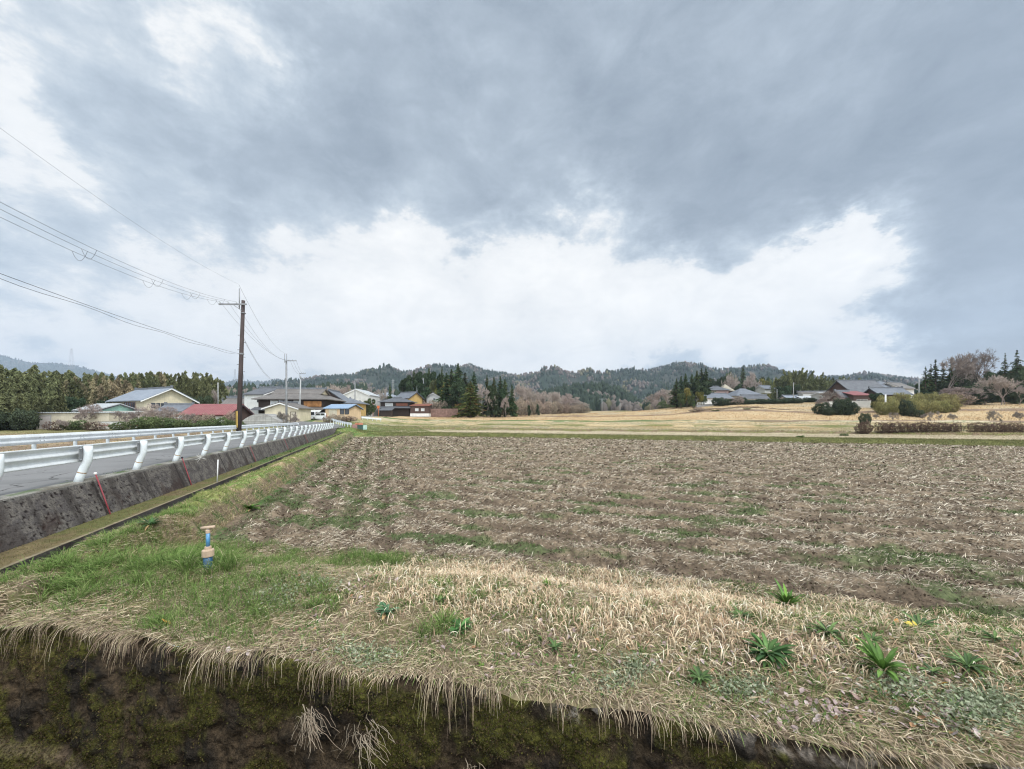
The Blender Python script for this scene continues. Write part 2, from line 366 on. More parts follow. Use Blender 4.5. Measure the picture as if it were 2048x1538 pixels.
# ------------------------------------------------------------------ lie of the land
RS = .3593                                       # the road runs 0.3593 m left for every metre forward
def LL(X, Y): return -RS * Y - X                 # metres left of the line through the camera that runs along the road
def XL(L, Y): return -RS * Y - L
def Yedge(X):
    X = np.asarray(X, float); return 2.59 - .205 * X + .035 * fbm(X, X * 0, 1.3, 4, 401, .6)
def Yfield(X): return np.interp(X, [-20, -9, -3.9, 0, 3.07, 5.64, 9, 20], [10.5, 7.6, 6.4, 5.75, 4.95, 4.15, 3.1, .2])
def gz(X, Y, detail=True):
    X = np.asarray(X, float); Y = np.asarray(Y, float); L = LL(X, Y); t = Y + .364 * X
    # terraces ahead and to the right
    base = np.interp(t, [47.1, 47.9, 61, 62.2, 77, 78.5, 92, 93.5, 128, 130, 180, 260, 400, 700],
                        [0, .42, .46, .72, .95, 1.25, 1.7, 2.0, 3.0, 3.3, 4.4, 6.4, 10, 16])
    right = sst(X / np.maximum(Y, 1), .25, .7)
    base = base + 4.6 * np.exp(-((X - 98) / 40)**2 - ((Y - 150) / 34)**2) * 1.0
    base = base + 2.6 * np.exp(-((X - 130) / 28)**2 - ((Y - 105) / 26)**2)
    base = base + 1.5 * np.exp(-((X - 66) / 16)**2 - ((Y - 112) / 20)**2)
    # corner where field, gutter and road meet
    base = np.maximum(base, 1.0 * sst(Y, 49, 57) * sst(L, -1.5, 5) + 0.0)
    # village and the land left of the road
    vil = np.interp(Y, [0, 55, 60, 67, 75, 80, 92, 105, 120, 150, 250, 400], [.45, .85, 1.02, 1.35, 1.8, 2.2, 2.9, 3.6, 4.2, 5.2, 8, 14])
    lef = np.interp(Y, [0, 50, 58, 64, 72, 85, 120, 200, 400], [.35, .38, .5, .6, .95, 1.7, 3.6, 7, 14])
    vil = lef + (vil - lef) * sst(X, -62, -44)
    wl = sst(L, 5.5, 12.9) if False else np.where(L > 12.7, 1.0, sst(Y, 54, 60) * sst(L, 0, 6))
    wl = np.maximum(wl, sst(L, -2 - .25 * np.maximum(Y - 60, 0), 8) * sst(Y, 56, 64))
    z = base * (1 - wl) + vil * wl
    # strip between field and road: grass bund, gutter, footing of the retaining wall
    bund = np.interp(L, [3.15, 3.25, 3.55, 3.8, 4.5, 4.56, 4.6, 5.0, 5.03, 5.04, 5.9, 6.0, 12.5, 12.7, 13.6],
                        [0, .04, .38, .50, .34, .28, -.05, -.05, .28, .28, .28, .2, .2, .75, .4])
    corr = (L > 3.15) & (L < 13.6)
    fade = sst(Y, 50, 57)
    zb = bund
    if detail: zb = zb + np.where((L > 3.3) & (L < 4.5), fbm(X, Y, .9, 5, 3, .6) * .085, 0)
    z = np.where(corr & (Y < 57), zb * (1 - fade) + np.minimum(z, .9) * fade, z)
    # the bank in front: raised edge over the ditch, falling to the field
    s = (Y - Yedge(X)) / (Yfield(X) - Yedge(X))
    bank = .42 * (1 - sst(s, .35, 1.05)) + .05 * np.exp(-((s - .45) / .25)**2)
    if detail: bank = bank + fbm(X, Y, 1.1, 4, 11) * .05 * (1 - sst(s, .9, 1.1))
    z = np.where(s < 1.1, np.where((L > 4.5), z, np.maximum(z * sst(L, 3.0, 3.9), bank * (1 - .3 * sst(L, 2.8, 4.3)))), z)
    if detail:
        fld = sst(s, .95, 1.15) * (1 - sst(t, 45.5, 47)) * (1 - sst(L, 2.7, 3.15)) * (L < 3.15)
        along = np.where(1 > 0, sst(L, -2.2, -.2), 0)
        wob = fbm(X, Y, .35, 2, 21) * .22
        r1 = np.sin((t + wob) * 2 * np.pi / 1.15); r2 = np.sin((L + wob) * 2 * np.pi / .8)
        rows = r1 * (1 - along) + r2 * along * .8
        z = z + fld * (.055 * rows * (1 - .4 * sst(Y, 15, 35)) + fbm(X, Y, 1.6, 5, 31, .65) * .055)
        z = z + np.where(Y > 47, fbm(X, Y, .25, 3, 41) * .06, 0) + sst(Y, 60, 130) * fbm(X, Y, .045, 3, 43) * .35
        z = z + np.where((L > 12.9) & (Y < 60), fbm(X, Y, .6, 3, 45) * .05, 0)
    return z
def gzs(x, y): return float(gz(np.array([x]), np.array([y]))[0])

SOIL = np.array([.112, .080, .054]); STRAW = np.array([.42, .325, .215]); STRAWD = np.array([.28, .208, .14])
def rowphase(X, Y):
    L = LL(X, Y); t = Y + .364 * X; wob = fbm(X, Y, .35, 2, 21) * .22; al = sst(L, -2.2, -.2)
    return np.sin((t + wob) * 2 * np.pi / 1.15) * (1 - al) + np.sin((L + wob) * 2 * np.pi / .8) * al * .8
GRN = np.array([.085, .135, .035]); GRND = np.array([.05, .085, .025]); OLV = np.array([.16, .165, .055])
PALE = np.array([.43, .355, .24]); TAN = np.array([.41, .31, .18]); ORG = np.array([.42, .29, .155]); BRN = np.array([.15, .105, .07])
def green_field(X, Y):
    """how green the tilled field is"""
    L = LL(X, Y); t = Y + .364 * X; u = X - .364 * Y
    n = fbm(u * .35, t * 1.25, 1.0, 4, 51)
    n = n - .30 * rowphase(X, Y) * (1 - .75 * sst(L, -2.2, -.2)) + .10 * sst(t, 22, 8)
    g = sst(n + .22 * np.exp(-((t - 8.6) / 1.4)**2) + .16 * np.exp(-((t - 13.5) / 1.0)**2) * sst(X, 3, 6) - .10 * sst(t, 18, 42), .30, .60)
    g = np.maximum(g, .6 * np.exp(-((L - .6 - .1 * fbm(X, Y, .5, 2, 53)) / .28)**2) * sst(fbm(X, Y, .35, 3, 52), -.25, .3) * (Y > 7))
    g = np.maximum(g, .9 * sst(L, 2.45, 2.9) * sst(fbm(X, Y, .6, 3, 54), -.5, .2))
    return g
def gcol(X, Y):
    X = np.asarray(X, float); Y = np.asarray(Y, float); L = LL(X, Y); t = Y + .364 * X
    n1 = fbm(X, Y, .9, 5, 61, .6); n2 = fbm(X, Y, .15, 4, 63); n3 = fbm(X, Y, 5.0, 3, 65)
    tw = t + .5 * fbm(X, Y, .25, 3, 66) + sst(t, 60, 90) * 2.2 * fbm(X, Y, .07, 4, 67, .6)
    # tilled field
    str_ = sst(n1 * .6 + n3 * .5, -.35, .55)
    rp = rowphase(X, Y); str_ = np.clip(str_ + .45 * rp, 0, 1)
    c = mixn(SOIL, STRAWD, str_ * .6)
    c = mixn(c, STRAW * .85, sst(Y, 12, 40) * sst(n3 + n1, -.2, .8) * .5)
    c = mixn(c, GRND * 1.2, green_field(X, Y) * .6) * np.array([.88, .90, .90])
    # far terraces
    def band(a, b, col, w=.35):
        nonlocal c
        m = sst(tw, a - w, a + w) * (1 - sst(tw, b - w, b + w)); c = mixn(c, col, m)
    gn = sst(n1, -.35, .25)
    band(46.6, 900, mixn(OLV * .95, OLV * .6, gn), .2)
    band(48.6, 900, mixn(PALE * .88, PALE, sst(n2, -.3, .3)), .4)
    band(61.0, 900, mixn(BRN * 1.3, OLV, gn), .3)
    spk = sst(fbm(X * .45, Y, .7, 4, 71, .65), .12, .42)
    band(62.6, 900, mixn(mixn(PALE * .8, TAN * 1.05, sst(n2, -.3, .3)), GRND * 1.5, spk * (.55 + .35 * sst(-X, -10, 30))), .4)
    band(77.2, 900, mixn(OLV * .85, TAN, sst(n2, -.1, .4)), .5)
    band(79.5, 900, mixn(TAN * 1.1, mixn(PALE, GRND * 1.6, spk * .6), sst(n2, -.4, .3)), .6)
    band(92.2, 900, mixn(GRND * 1.4, BRN * 1.2, sst(X, 20, 60)), .4)
    band(94.8, 900, mixn(ORG * .95, TAN * 1.05, sst(n1 + n2, -.3, .4)), .8)
    band(127, 900, BRN * 1.2, .6)
    band(130.5, 900, mixn(mixn(ORG * .9, TAN, sst(n2, -.3, .3)), PALE * .8, sst(fbm(X, Y, .06, 3, 75), 0, .5) * .7), 1.0)
    band(200, 900, mixn(TAN * .8, OLV * .8, sst(fbm(X, Y, .02, 3, 76), -.1, .3)), 3)
    # corner bank and the green strip running to it
    cm = sst(Y, 46, 52) * sst(L, -3.5, 1.5) * (1 - sst(Y, 62, 75)) * (Y < 75)
    c = mixn(c, mixn(GRN * 1.25, OLV * 1.2, sst(n1, -.3, .4)), cm)
    c = mixn(c, mixn(GRND * 1.8, OLV * 1.3, gn), sst(Y, 58, 66) * sst(L, -22, -4) * (1 - sst(Y, 84, 100)) * (L > -60) * .6 * sst(n1 + n2, -.5, .5))
    # bund
    bm = (L > 3.1) & (L < 4.58) & (Y < 54)
    top = mixn(OLV * 1.25, mixn(GRN * 1.35, TAN * .9, sst(n1, .15, .55)), sst(n1 + .4 * n3, -.5, .3))
    side = mixn(GRND * 1.2, STRAWD * .55, sst(n1 + n3 * .5, -.35, .25))  # green and straw, with the flank's shade put into the darker tones
    bc = mixn(side, top, sst(L, 3.5, 3.75)); c = np.where(bm[..., None], bc, c)
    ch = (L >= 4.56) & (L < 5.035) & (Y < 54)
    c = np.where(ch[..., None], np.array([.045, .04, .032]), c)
    st = (L >= 5.03) & (L < 6.0) & (Y < 54)
    gfar = sst(Y, 13, 18)
    sc = mixn(mixn(np.array([.10, .10, .035]), np.array([.13, .10, .05]), sst(n1, -.3, .4)), GRND * 1.4, gfar[..., None][..., 0] * sst(n1, -.4, .2))
    sc = np.where((L < 5.10)[..., None], np.array([.19, .155, .10]), sc)
    c = np.where(st[..., None], sc, c)
    # left of the road
    lf = (L > 12.5) & (Y < 120)
    lc = mixn(mixn(BRN * 1.2, TAN * .9, sst(n2 + n1 * .4, -.3, .4)), OLV * .8, sst(L, 15, 12.8) * .9 + sst(Y, 44, 54) * .75)
    lc = mixn(lc, GRND * 1.2, sst(Y, 62, 75) * .6)
    c = np.where(lf[..., None], lc, c)
    # front bank
    s = (Y - Yedge(X)) / (Yfield(X) - Yedge(X))
    tanm = sst(X, -2.7, -1.0)
    bk = mixn(mixn(OLV * .75, STRAWD * 1.0, sst(n1 + .3 * n3, -.2, .4)), STRAWD * .95, tanm * .5)
    bk = mixn(bk, SOIL * .8, .25 + sst(n3 + n1, .0, .6) * .5)
    c = mixn(c, bk, (1 - sst(s + n1 * .06, .97, 1.10)) * (L < 4.56))
    return c * (1 + .14 * n3[..., None]) * 1.15

def ground_mesh():
    a = np.concatenate([np.linspace(-3.4, -1.55, 90)[:-1], np.linspace(-1.55, 1.55, 860), np.linspace(1.55, 3.4, 90)[1:]])
    k = np.concatenate([np.linspace(0, math.log(18), 560)[:-1], np.linspace(math.log(18), math.log(700 / 2.5), 360)])
    A, K = np.meshgrid(a, k)
    Y0 = np.where(A > -3.2, 2.59 / (1 + .205 * A), 6); Y0 = np.where(np.abs(A) < 2.6, Yedge(A * Y0), Y0)
    # rows follow the ditch edge up close and turn level with distance
    Y = Y0 * np.exp(K) * (1 - sst(K, 0, 2.6)) + 2.545 * np.exp(K) * sst(K, 0, 2.6)
    Y[0] = Y0[0]
    X = A * Y
    Z = gz(X, Y); V = np.stack([X, Y, Z], -1).reshape(-1, 3); Cc = gcol(X, Y).reshape(-1, 3)
    n, m = X.shape; i = np.arange(n * m).reshape(n, m)
    F = np.stack([i[:-1, :-1], i[:-1, 1:], i[1:, 1:], i[1:, :-1]], -1)
    Xc, Yc = X[:-1, :-1], Y[:-1, :-1]
    s = (Yc - Yedge(Xc)) / (Yfield(Xc) - Yedge(Xc)); t = Yc + .364 * Xc; L = LL(Xc, Yc)
    isf = (s > 1.04) & (t < 46.9) & (L < 3.15)
    isb = (s <= 1.04) & (L < 4.56)
    isg = (L >= 3.15) & (L < 4.56) & (Yc < 54) & ~isb
    for name, mask, mat, sm in (('field', isf, MT['field'], True), ('front_bank', isb, MT['ground'], True), ('grass_bund', isg, MT['ground'], True), ('ground', ~(isf | isb | isg), MT['ground'], True)):
        f = F[mask]; u, inv = np.unique(f, return_inverse=True)
        o = np_mesh(name, V[u], inv.reshape(-1, 4), mat, col=Cc[u], smooth=sm); tag(o, kind='structure')
ground_mesh()

def grid_strip(name, X, Y, Z, mat, col=None, smooth=True, kind='structure'):
    n, m = X.shape; i = np.arange(n * m).reshape(n, m)
    F = np.stack([i[:-1, :-1], i[:-1, 1:], i[1:, 1:], i[1:, :-1]], -1).reshape(-1, 4)
    o = np_mesh(name, np.stack([X, Y, Z], -1).reshape(-1, 3), F, mat, col=None if col is None else col.reshape(-1, 3), smooth=smooth)
    return tag(o, kind=kind)

# ditch at the camera's feet: mossy wall under the bank, floor, near bank
def ditch():
    x = np.arange(-16, 12, .02); v = np.linspace(0, 1, 90)
    X, Vv = np.meshgrid(x, v)
    top = gz(X, Yedge(X)); Z = top * (1 - Vv) + (-1.5) * Vv
    n = fbm(X, Z, 1.4, 5, 81, .6); n2 = fbm(X, Z, 9, 4, 83, .6)
    ledge = .10 * sst(Z + .02 * n + .62 + .085 * (X + 4.6), .04, -.04)      # the wall steps forward a little lower down
    off = sst(Vv, 0, .03)
    Y = Yedge(X) - off * (.0 + .13 * Vv + ledge + .07 * n + .028 * n2)
    Z = Z - .05 * sst(Vv, 0, .02) * 0
    m = sst(fbm(X, Z, 1.8, 4, 85, .6) + .3 * n2, -.15, .35)
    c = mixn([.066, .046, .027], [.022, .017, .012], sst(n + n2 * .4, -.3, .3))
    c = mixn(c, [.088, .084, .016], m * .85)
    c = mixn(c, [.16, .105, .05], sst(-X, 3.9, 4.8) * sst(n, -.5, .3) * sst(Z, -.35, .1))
    lipn = sst(fbm(X, Z * 0, .9, 3, 87), .02, .2) * sst(X, -.6, .2)
    lip = np.clip(lipn + sst(X, 1.0, 2.0), 0, 1) * (1 - sst((top - Z) + .05 * n2 + .06 * n, .05, .13))
    c = mixn(c, np.array([.25, .215, .18]) * (1 + .8 * n2[..., None]), lip * sst(n2 + n, -.5, .4) * .9)
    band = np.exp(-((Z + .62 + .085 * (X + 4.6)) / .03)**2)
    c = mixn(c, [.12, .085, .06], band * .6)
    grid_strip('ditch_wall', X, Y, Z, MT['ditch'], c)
    tag(bpy.data.objects['ditch_wall'], kind='structure')
    fl = MB().box(-16, 12, -1.5, 6, -1.75, -1.5); tag(fl.build('ditch_floor', MT['mud']), kind='structure')
    nb = MB().prism([(-25, .75), (.75, .75), (.55, -1.49), (-25, -1.49)], 'x', -10, 14); tag(nb.build('near_bank', MT['mud']), kind='structure')
MT['ditch'] = M_col('mossy_earth_wall', nscale=34, var=.75, bump=1.0, bdist=.03)
MT['mud'] = M('mud', (.09, .065, .045), .9, .3, 1.5, .6, 12)
ditch()

# road, kerb strip, paint, retaining wall, gutter
YR = np.concatenate([np.linspace(-8, 55, 127)])
def strip_L(name, L0, L1, z, mat, y0=-8, y1=55, step=.5, n=2):
    y = np.arange(y0, y1 + 1e-6, step); Ls = np.linspace(L0, L1, n)
    Yg, Lg = np.meshgrid(y, Ls); Xg = XL(Lg, Yg)
    return grid_strip(name, Xg, Yg, np.full_like(Xg, z), mat, smooth=False)
def ribbon(name, left, right, mat, dz=.06, n=60, m=8):
    """road surface between two edge polylines, lying on the ground"""
    def res(pl):
        pl = np.array(pl, float); d = np.concatenate([[0], np.cumsum(np.hypot(*np.diff(pl, axis=0).T))]); d /= d[-1]
        t = np.linspace(0, 1, n); return np.stack([np.interp(t, d, pl[:, 0]), np.interp(t, d, pl[:, 1])], -1)
    a, b = res(left), res(right); w = np.linspace(0, 1, m)[:, None, None]
    G = a[None] * (1 - w) + b[None] * w
    Z = gz(G[..., 0], G[..., 1], False)
    Z = np.maximum(Z, gz(G[..., 0], G[..., 1])) + dz
    Z = np.where(G[..., 1] < 57, np.maximum(Z, 1.0), Z)
    return grid_strip(name, G[..., 0], G[..., 1], Z, mat)
strip_L('road', 6.32, 12.35, 1.0, MT['asphalt'], n=3)
right_edge = [(XL(6.32, 54.9), 54.9), (-25.2, 57.5), (-27, 61), (-31, 67), (-35, 71.5), (-42, 75), (-52, 77)]
left_edge = [(XL(12.35, 54.9), 54.9), (-33.2, 57.5), (-35.5, 61), (-38.5, 64), (-42, 66.5), (-46, 68.5), (-54, 70)]
ribbon('road_bend', left_edge, right_edge, MT['asphalt'])
ribbon('upper_road', [(-40.5, 78), (-39.5, 88), (-39.5, 96), (-42, 106), (-47, 118)], [(-34, 76), (-35, 86), (-35.5, 96), (-38, 107), (-42.5, 119)], MT['conc'])
strip_L('road_centre_line', 9.22, 9.38, 1.004, MT['linepaint'])
strip_L('road_edge_line', 11.75, 11.9, 1.004, MT['linepaint'])

def retaining_wall():
    y = np.concatenate([np.arange(-8, 3, .2), np.arange(3, 17, .022), np.arange(17, 56.1, .1)]); v = np.linspace(0, 1, 44)
    Yg, Vg = np.meshgrid(y, v)
    top = 1.0; endz = .28 + .72 * sst(Yg, 50, 56)
    Z = top * (1 - Vg) + endz * Vg
    L = 6.0 - .34 * Vg
    nz = fbm(Yg, Z * 1.3, 4.0, 5, 91, .7); holes0 = -sst(fbm(Yg, Z, 13, 2, 95), .42, .55) * sst(-Yg, -13, -8)
    L = L - .004 * nz - .014 * holes0
    X = XL(L, Yg)
    n = fbm(Yg, Z, 1.1, 4, 93); holes = np.maximum(sst(fbm(Yg, Z, 13, 2, 95), .42, .55) * sst(-Yg, -13, -8), .8 * sst(fbm(Yg, Z, 26, 2, 96), .45, .6) * (Yg < 17))
    st = fbm(Yg * 3.0, Z * .25, 1.2, 4, 97, .6)
    c = mixn([.135, .12, .105], [.085, .075, .07], sst(nz, -.3, .4))
    c = mixn(c, [.045, .038, .034], sst(st + n * .5, .05, .6) * .8)
    c = mixn(c, [.018, .013, .012], holes)
    c = mixn(c, [.20, .19, .17], sst(Z, .93, 1.0) * .7)
    c = mixn(c, [.055, .045, .04], sst(np.sin(Yg * 2 * np.pi / 2.6) + .8 * n, .85, 1.2) * .7)
    blot = sst(fbm(Yg, Z, 1.7, 5, 98, .65), .30, .5) * sst(-Z, -.75, -.45)
    c = mixn(c, [.035, .02, .016], blot * .6)
    # vertical joints
    j = np.abs((Yg % 3.2) - 1.6) < .03
    c = np.where(j[..., None], np.array([.03, .025, .022]), c)
    grid_strip('face', X, Yg, Z, MT['wallcol'], c)
    o = bpy.data.objects['face']; o.name = 'road_retaining_wall'
    tag(o, 'long pitted grey concrete retaining wall under the white guardrail', 'wall', kind='structure')
    y2 = np.arange(-8, 55.01, .1)
    Yg, Lg = np.meshgrid(y2, np.array([5.985, 6.06, 6.18, 6.33]))
    Zg = np.array([.985, 1.004, 1.012, 1.006])[:, None] + .006 * fbm(Yg, Lg * 3, 3, 3, 99)
    cc = mixn([.25, .235, .205], [.12, .105, .08], sst(fbm(Yg, Lg * 4, 1.2, 4, 89), -.2, .4))
    cc = mixn(cc, GRND * 1.2, sst(fbm(Yg, Lg * 2, .8, 3, 88), .1, .35) * (Lg > 6.1) * .8)
    cop = grid_strip('wall_coping', XL(Lg, Yg), Yg, Zg, MT['wallcol'], cc)
MT['wallcol'] = M_col('weathered_concrete', nscale=42, var=.45, bump=.5, bdist=.01)
retaining_wall()
# low gutter wall faces stand as their own sheets so the channel edge stays crisp
def gutter():
    y = np.arange(-4, 54, .15); v = np.array([0, .4, 1.0])
    Yg, Vg = np.meshgrid(y, v); n = fbm(Yg, Vg, 1.5, 3, 101)
    c = mixn([.085, .075, .07], [.045, .038, .035], sst(n, -.3, .3))
    grid_strip('gutter', XL(5.02 - .008 * Vg, Yg), Yg, .285 - .34 * Vg, MT['wallcol'], c, smooth=False)
gutter()
# ------------------------------------------------------------------ hills and far woods
def blobs(P3, rad, hgt, col, kind, seed=0):
    """many small low-poly tree crowns in one array. kind 0 conifer, 1 rounded bare or leafy dome"""
    r = np.random.default_rng(seed); n = len(P3)
    k = 6; th = np.linspace(0, 2*np.pi, k, endpoint=False)[None, :] + r.uniform(0, 6, (n, 1))
    cone = kind == 0
    z1 = np.where(cone, .12, .25)[:, None]; z2 = np.where(cone, .55, .72)[:, None]
    w1 = np.where(cone, 1.0, .95)[:, None]; w2 = np.where(cone, .62, .88)[:, None]
    j1 = r.uniform(.65, 1.3, (n, k)); j2 = r.uniform(.6, 1.3, (n, k)); jz = r.uniform(-.1, .1, (n, k))
    def ring(z, w, j):
        return np.stack([P3[:, None, 0] + rad[:, None]*w*j*np.cos(th), P3[:, None, 1] + rad[:, None]*w*j*np.sin(th), P3[:, None, 2] + hgt[:, None]*(z + jz)], -1)
    A = ring(z1, w1, j1); B = ring(z2, w2, j2)
    base = P3[:, None, :] + np.zeros((n, 1, 3)); base = ring(z1 * 0 - .1, w1 * .7, j1)
    tip = P3 + np.stack([r.normal(0, .12, n)*rad, r.normal(0, .12, n)*rad, hgt * r.uniform(.95, 1.12, n)], -1)
    V = np.concatenate([base, A, B, tip[:, None]], 1)       # 3k+1 per tree
    m = 3*k + 1; off = (np.arange(n) * m)[:, None, None]
    q = []; tr = []
    for lv in range(2):
        for i in range(k): q.append((lv*k+i, lv*k+(i+1) % k, (lv+1)*k+(i+1) % k, (lv+1)*k+i))
    for i in range(k): tr.append((2*k+i, 2*k+(i+1) % k, 3*k))
    Q = (np.array(q)[None] + off).reshape(-1, 4); T = (np.array(tr)[None] + off).reshape(-1, 3)
    cc = np.repeat(col[:, None], m, 1) * r.uniform(.85, 1.15, (n, m, 1))
    return V.reshape(-1, 3), [Q, T], cc.reshape(-1, 3) * .78

CON = np.array([.036, .054, .038]); CON2 = np.array([.050, .070, .044]); BARE = np.array([.155, .13, .115]); BARE2 = np.array([.205, .172, .145]); BAM = np.array([.17, .17, .06])
def hill(name, sky, Yc, Yf, tree_h, spacing, bare=.3, seed=1, cols=240, rows=30, label=None, wiggle=.12, zf=None, tone=1.0, back=1.3):
    sky = np.array(sky, float); px = np.linspace(sky[0, 0], sky[-1, 0], cols); py = np.interp(px, sky[:, 0], sky[:, 1])
    def surf(pxx, s):
        Yk = Yf + (Yc - Yf) * s
        pyy = np.interp(pxx, sky[:, 0], sky[:, 1])
        zc = EYE + (HY - pyy) / FPX * Yc - tree_h * .8
        X = (pxx - HX) / FPX * Yk
        f0 = (gz(X, Yk, False) - 1.5) if zf is None else zf
        sh = np.where(s <= 1, np.clip(s, 0, 1)**.85, 1 - (s - 1) * 2.0)
        rr = fbm(X / Yc * 9, Yk / Yc * 7, 1, 5, seed, .55)
        z = f0 + (zc - f0) * sh + (zc - f0) * wiggle * 2.2 * rr * np.clip(s, 0, 1) * np.clip(1.02 - s, 0, 1) * 2.2
        return X, Yk, z
    S, PX = np.meshgrid(np.concatenate([np.linspace(0, 1, rows), [1.08, back]]), px, indexing='ij')
    X, Y, Z = surf(PX, S)
    n = fbm(X, Y, 30 / Yc, 3, seed + 3)
    c = mixn(CON * .8, BARE * .8, sst(n, -.2, .3) * bare)
    o = grid_strip(name, X, Y, Z, MT['hillwood'], c)
    # tree cover
    width = (px[-1] - px[0]) / FPX * (Yc + Yf) / 2; N = int(width * (Yc - Yf) * 1.05 / spacing**2)
    r = np.random.default_rng(seed)
    pxx = r.uniform(px[0], px[-1], N); s = r.uniform(0, 1.04, N)
    X, Y, Z = surf(pxx, s)
    nn = fbm(X, Y, 11 / Yc, 4, seed + 5, .6)
    isb = (nn + r.normal(0, .10, N)) > (.42 - bare)
    kind = np.where(isb | (r.random(N) < .45), 1, 0)
    h = tree_h * r.uniform(.65, 1.25, N) * np.where(isb, .75, 1); rad = h * np.where(isb, .42, .27)
    v = r.uniform(0, 1, N)
    col = np.where(isb[:, None], BARE + (BARE2 - BARE) * v[:, None], CON + (CON2 - CON) * v[:, None]) * tone
    yb = (fbm(X, Y, 25 / Yc, 3, seed + 8) > .38) & isb; col[yb] = col[yb] * .5 + BAM * .5
    V, F, cc = blobs(np.stack([X, Y, Z], -1), rad, h, col, kind, seed)
    w = np_mesh('far_woodland', V, F, MT['hillwood'], col=cc)
    tag(w, label, 'woodland', kind='stuff')
hill('far_hills', [(-500, 700), (-200, 690), (0, 706), (30, 716), (60, 722), (100, 723), (150, 730), (200, 741), (260, 756), (330, 768), (400, 770), (440, 765), (470, 757), (500, 760), (540, 761), (555, 758), (600, 763), (700, 775)],
     3600, 2600, 16, 26, bare=.15, seed=11, label='blue far hills wooded along the skyline at the left', rows=20)
hill('main_hills', [(470, 800), (520, 775), (545, 765), (580, 760), (640, 753), (700, 745), (735, 738), (770, 738), (800, 742), (850, 740), (900, 736), (935, 726), (960, 733), (1000, 742), (1040, 748),
     (1085, 740), (1110, 745), (1135, 753), (1160, 746), (1200, 749), (1240, 742), (1290, 740), (1340, 731), (1380, 730), (1420, 735), (1480, 737), (1550, 740), (1600, 748), (1650, 752), (1700, 753), (1745, 746), (1790, 751), (1850, 760), (2000, 765), (2300, 768), (2500, 775)],
     1700, 820, 12, 10.8, bare=.27, seed=23, label='wooded hills of conifers and bare trees on the skyline', cols=420, rows=46, wiggle=.21)
hill('mid_hill', [(1010, 835), (1060, 790), (1100, 777), (1125, 772), (1150, 769), (1180, 766), (1215, 769), (1240, 777), (1258, 789), (1272, 802), (1290, 824)],
     560, 430, 13, 5.2, bare=.0, seed=37, tone=.85, label='dark conifer wood on the small hill beyond the fields', cols=90, rows=24, wiggle=.1, back=1.15)
hill('village_hill', [(380, 800), (440, 775), (480, 770), (560, 779), (640, 772), (700, 769), (760, 776), (800, 782), (850, 800), (880, 822)],
     330, 240, 8, 4.6, bare=.42, seed=41, label='brown bare copse on the low hill behind the village roofs', cols=90, rows=20, wiggle=.1, tone=.95, back=1.15)
hill('bank_hill', [(1270, 832), (1290, 800), (1330, 778), (1380, 780), (1450, 762), (1500, 758), (1560, 765), (1620, 772), (1700, 770), (1800, 772), (1850, 775), (1900, 790)],
     330, 235, 8, 4.6, bare=.36, seed=43, label='bare brown trees on the rise behind the right hand hamlet', cols=90, rows=20, wiggle=.1, tone=.95, back=1.15)

# ------------------------------------------------------------------ tree prototypes
def tubes(P0, P1, r0, r1, k=4):
    P0 = np.asarray(P0); P1 = np.asarray(P1); r0 = np.asarray(r0); r1 = np.asarray(r1)
    d = P1 - P0; d /= (np.linalg.norm(d, axis=1, keepdims=True) + 1e-9)
    ref = np.where(np.abs(d[:, 2:3]) < .9, [[0, 0, 1.]], [[0, 1., 0]])
    a = np.cross(d, ref); a /= np.linalg.norm(a, axis=1, keepdims=True); b = np.cross(a, d)
    th = np.linspace(0, 2*np.pi, k, endpoint=False); n = len(P0)
    ring = a[:, None] * np.cos(th)[None, :, None] + b[:, None] * np.sin(th)[None, :, None]
    V = np.concatenate([P0[:, None] + ring * r0[:, None, None], P1[:, None] + ring * r1[:, None, None]], 1).reshape(-1, 3)
    i = np.arange(k); q = np.stack([i, (i+1) % k, k + (i+1) % k, k + i], -1)
    F = (q[None] + (np.arange(n) * 2*k)[:, None, None]).reshape(-1, 4)
    return V, F
def leaves(Pt, size, col, r, flat=0.0, elong=1.5, droop=0.0, vec=None):
    """small irregular quads around points"""
    n = len(Pt); size = np.broadcast_to(size, (n,))
    a = r.normal(0, 1, (n, 3)); 
    if vec is not None: a = vec + a * .35
    a[:, 2] -= droop; a /= np.linalg.norm(a, axis=1, keepdims=True)
    b = r.normal(0, 1, (n, 3)); b[:, 2] *= (1 - flat); b -= a * (a*b).sum(1, keepdims=True); b /= np.linalg.norm(b, axis=1, keepdims=True)
    s = size[:, None]
    V = np.stack([Pt - a*s*elong*.5, Pt + b*s*.5*r.uniform(.5, 1, (n, 1)) , Pt + a*s*elong*.5, Pt - b*s*.5*r.uniform(.5, 1, (n, 1))], 1).reshape(-1, 3)
    F = np.arange(4*n).reshape(-1, 4); return V, F, np.repeat(col, 4, 0)
PROTO = {}
def finish(name, crown, trunk, crown_mat, crown_name='crown', trunk_name='trunk'):
    V, F, c = crown; me = np_mesh(crown_name, V, F, crown_mat, col=c); cm = me.data; bpy.data.objects.remove(me)
    tm = None
    if trunk is not None:
        V, F, c = trunk; me = np_mesh(trunk_name, V, F, MT['bark'], col=c); tm = me.data; bpy.data.objects.remove(me)
    PROTO.setdefault(name, []).append((cm, tm, crown_name, trunk_name))
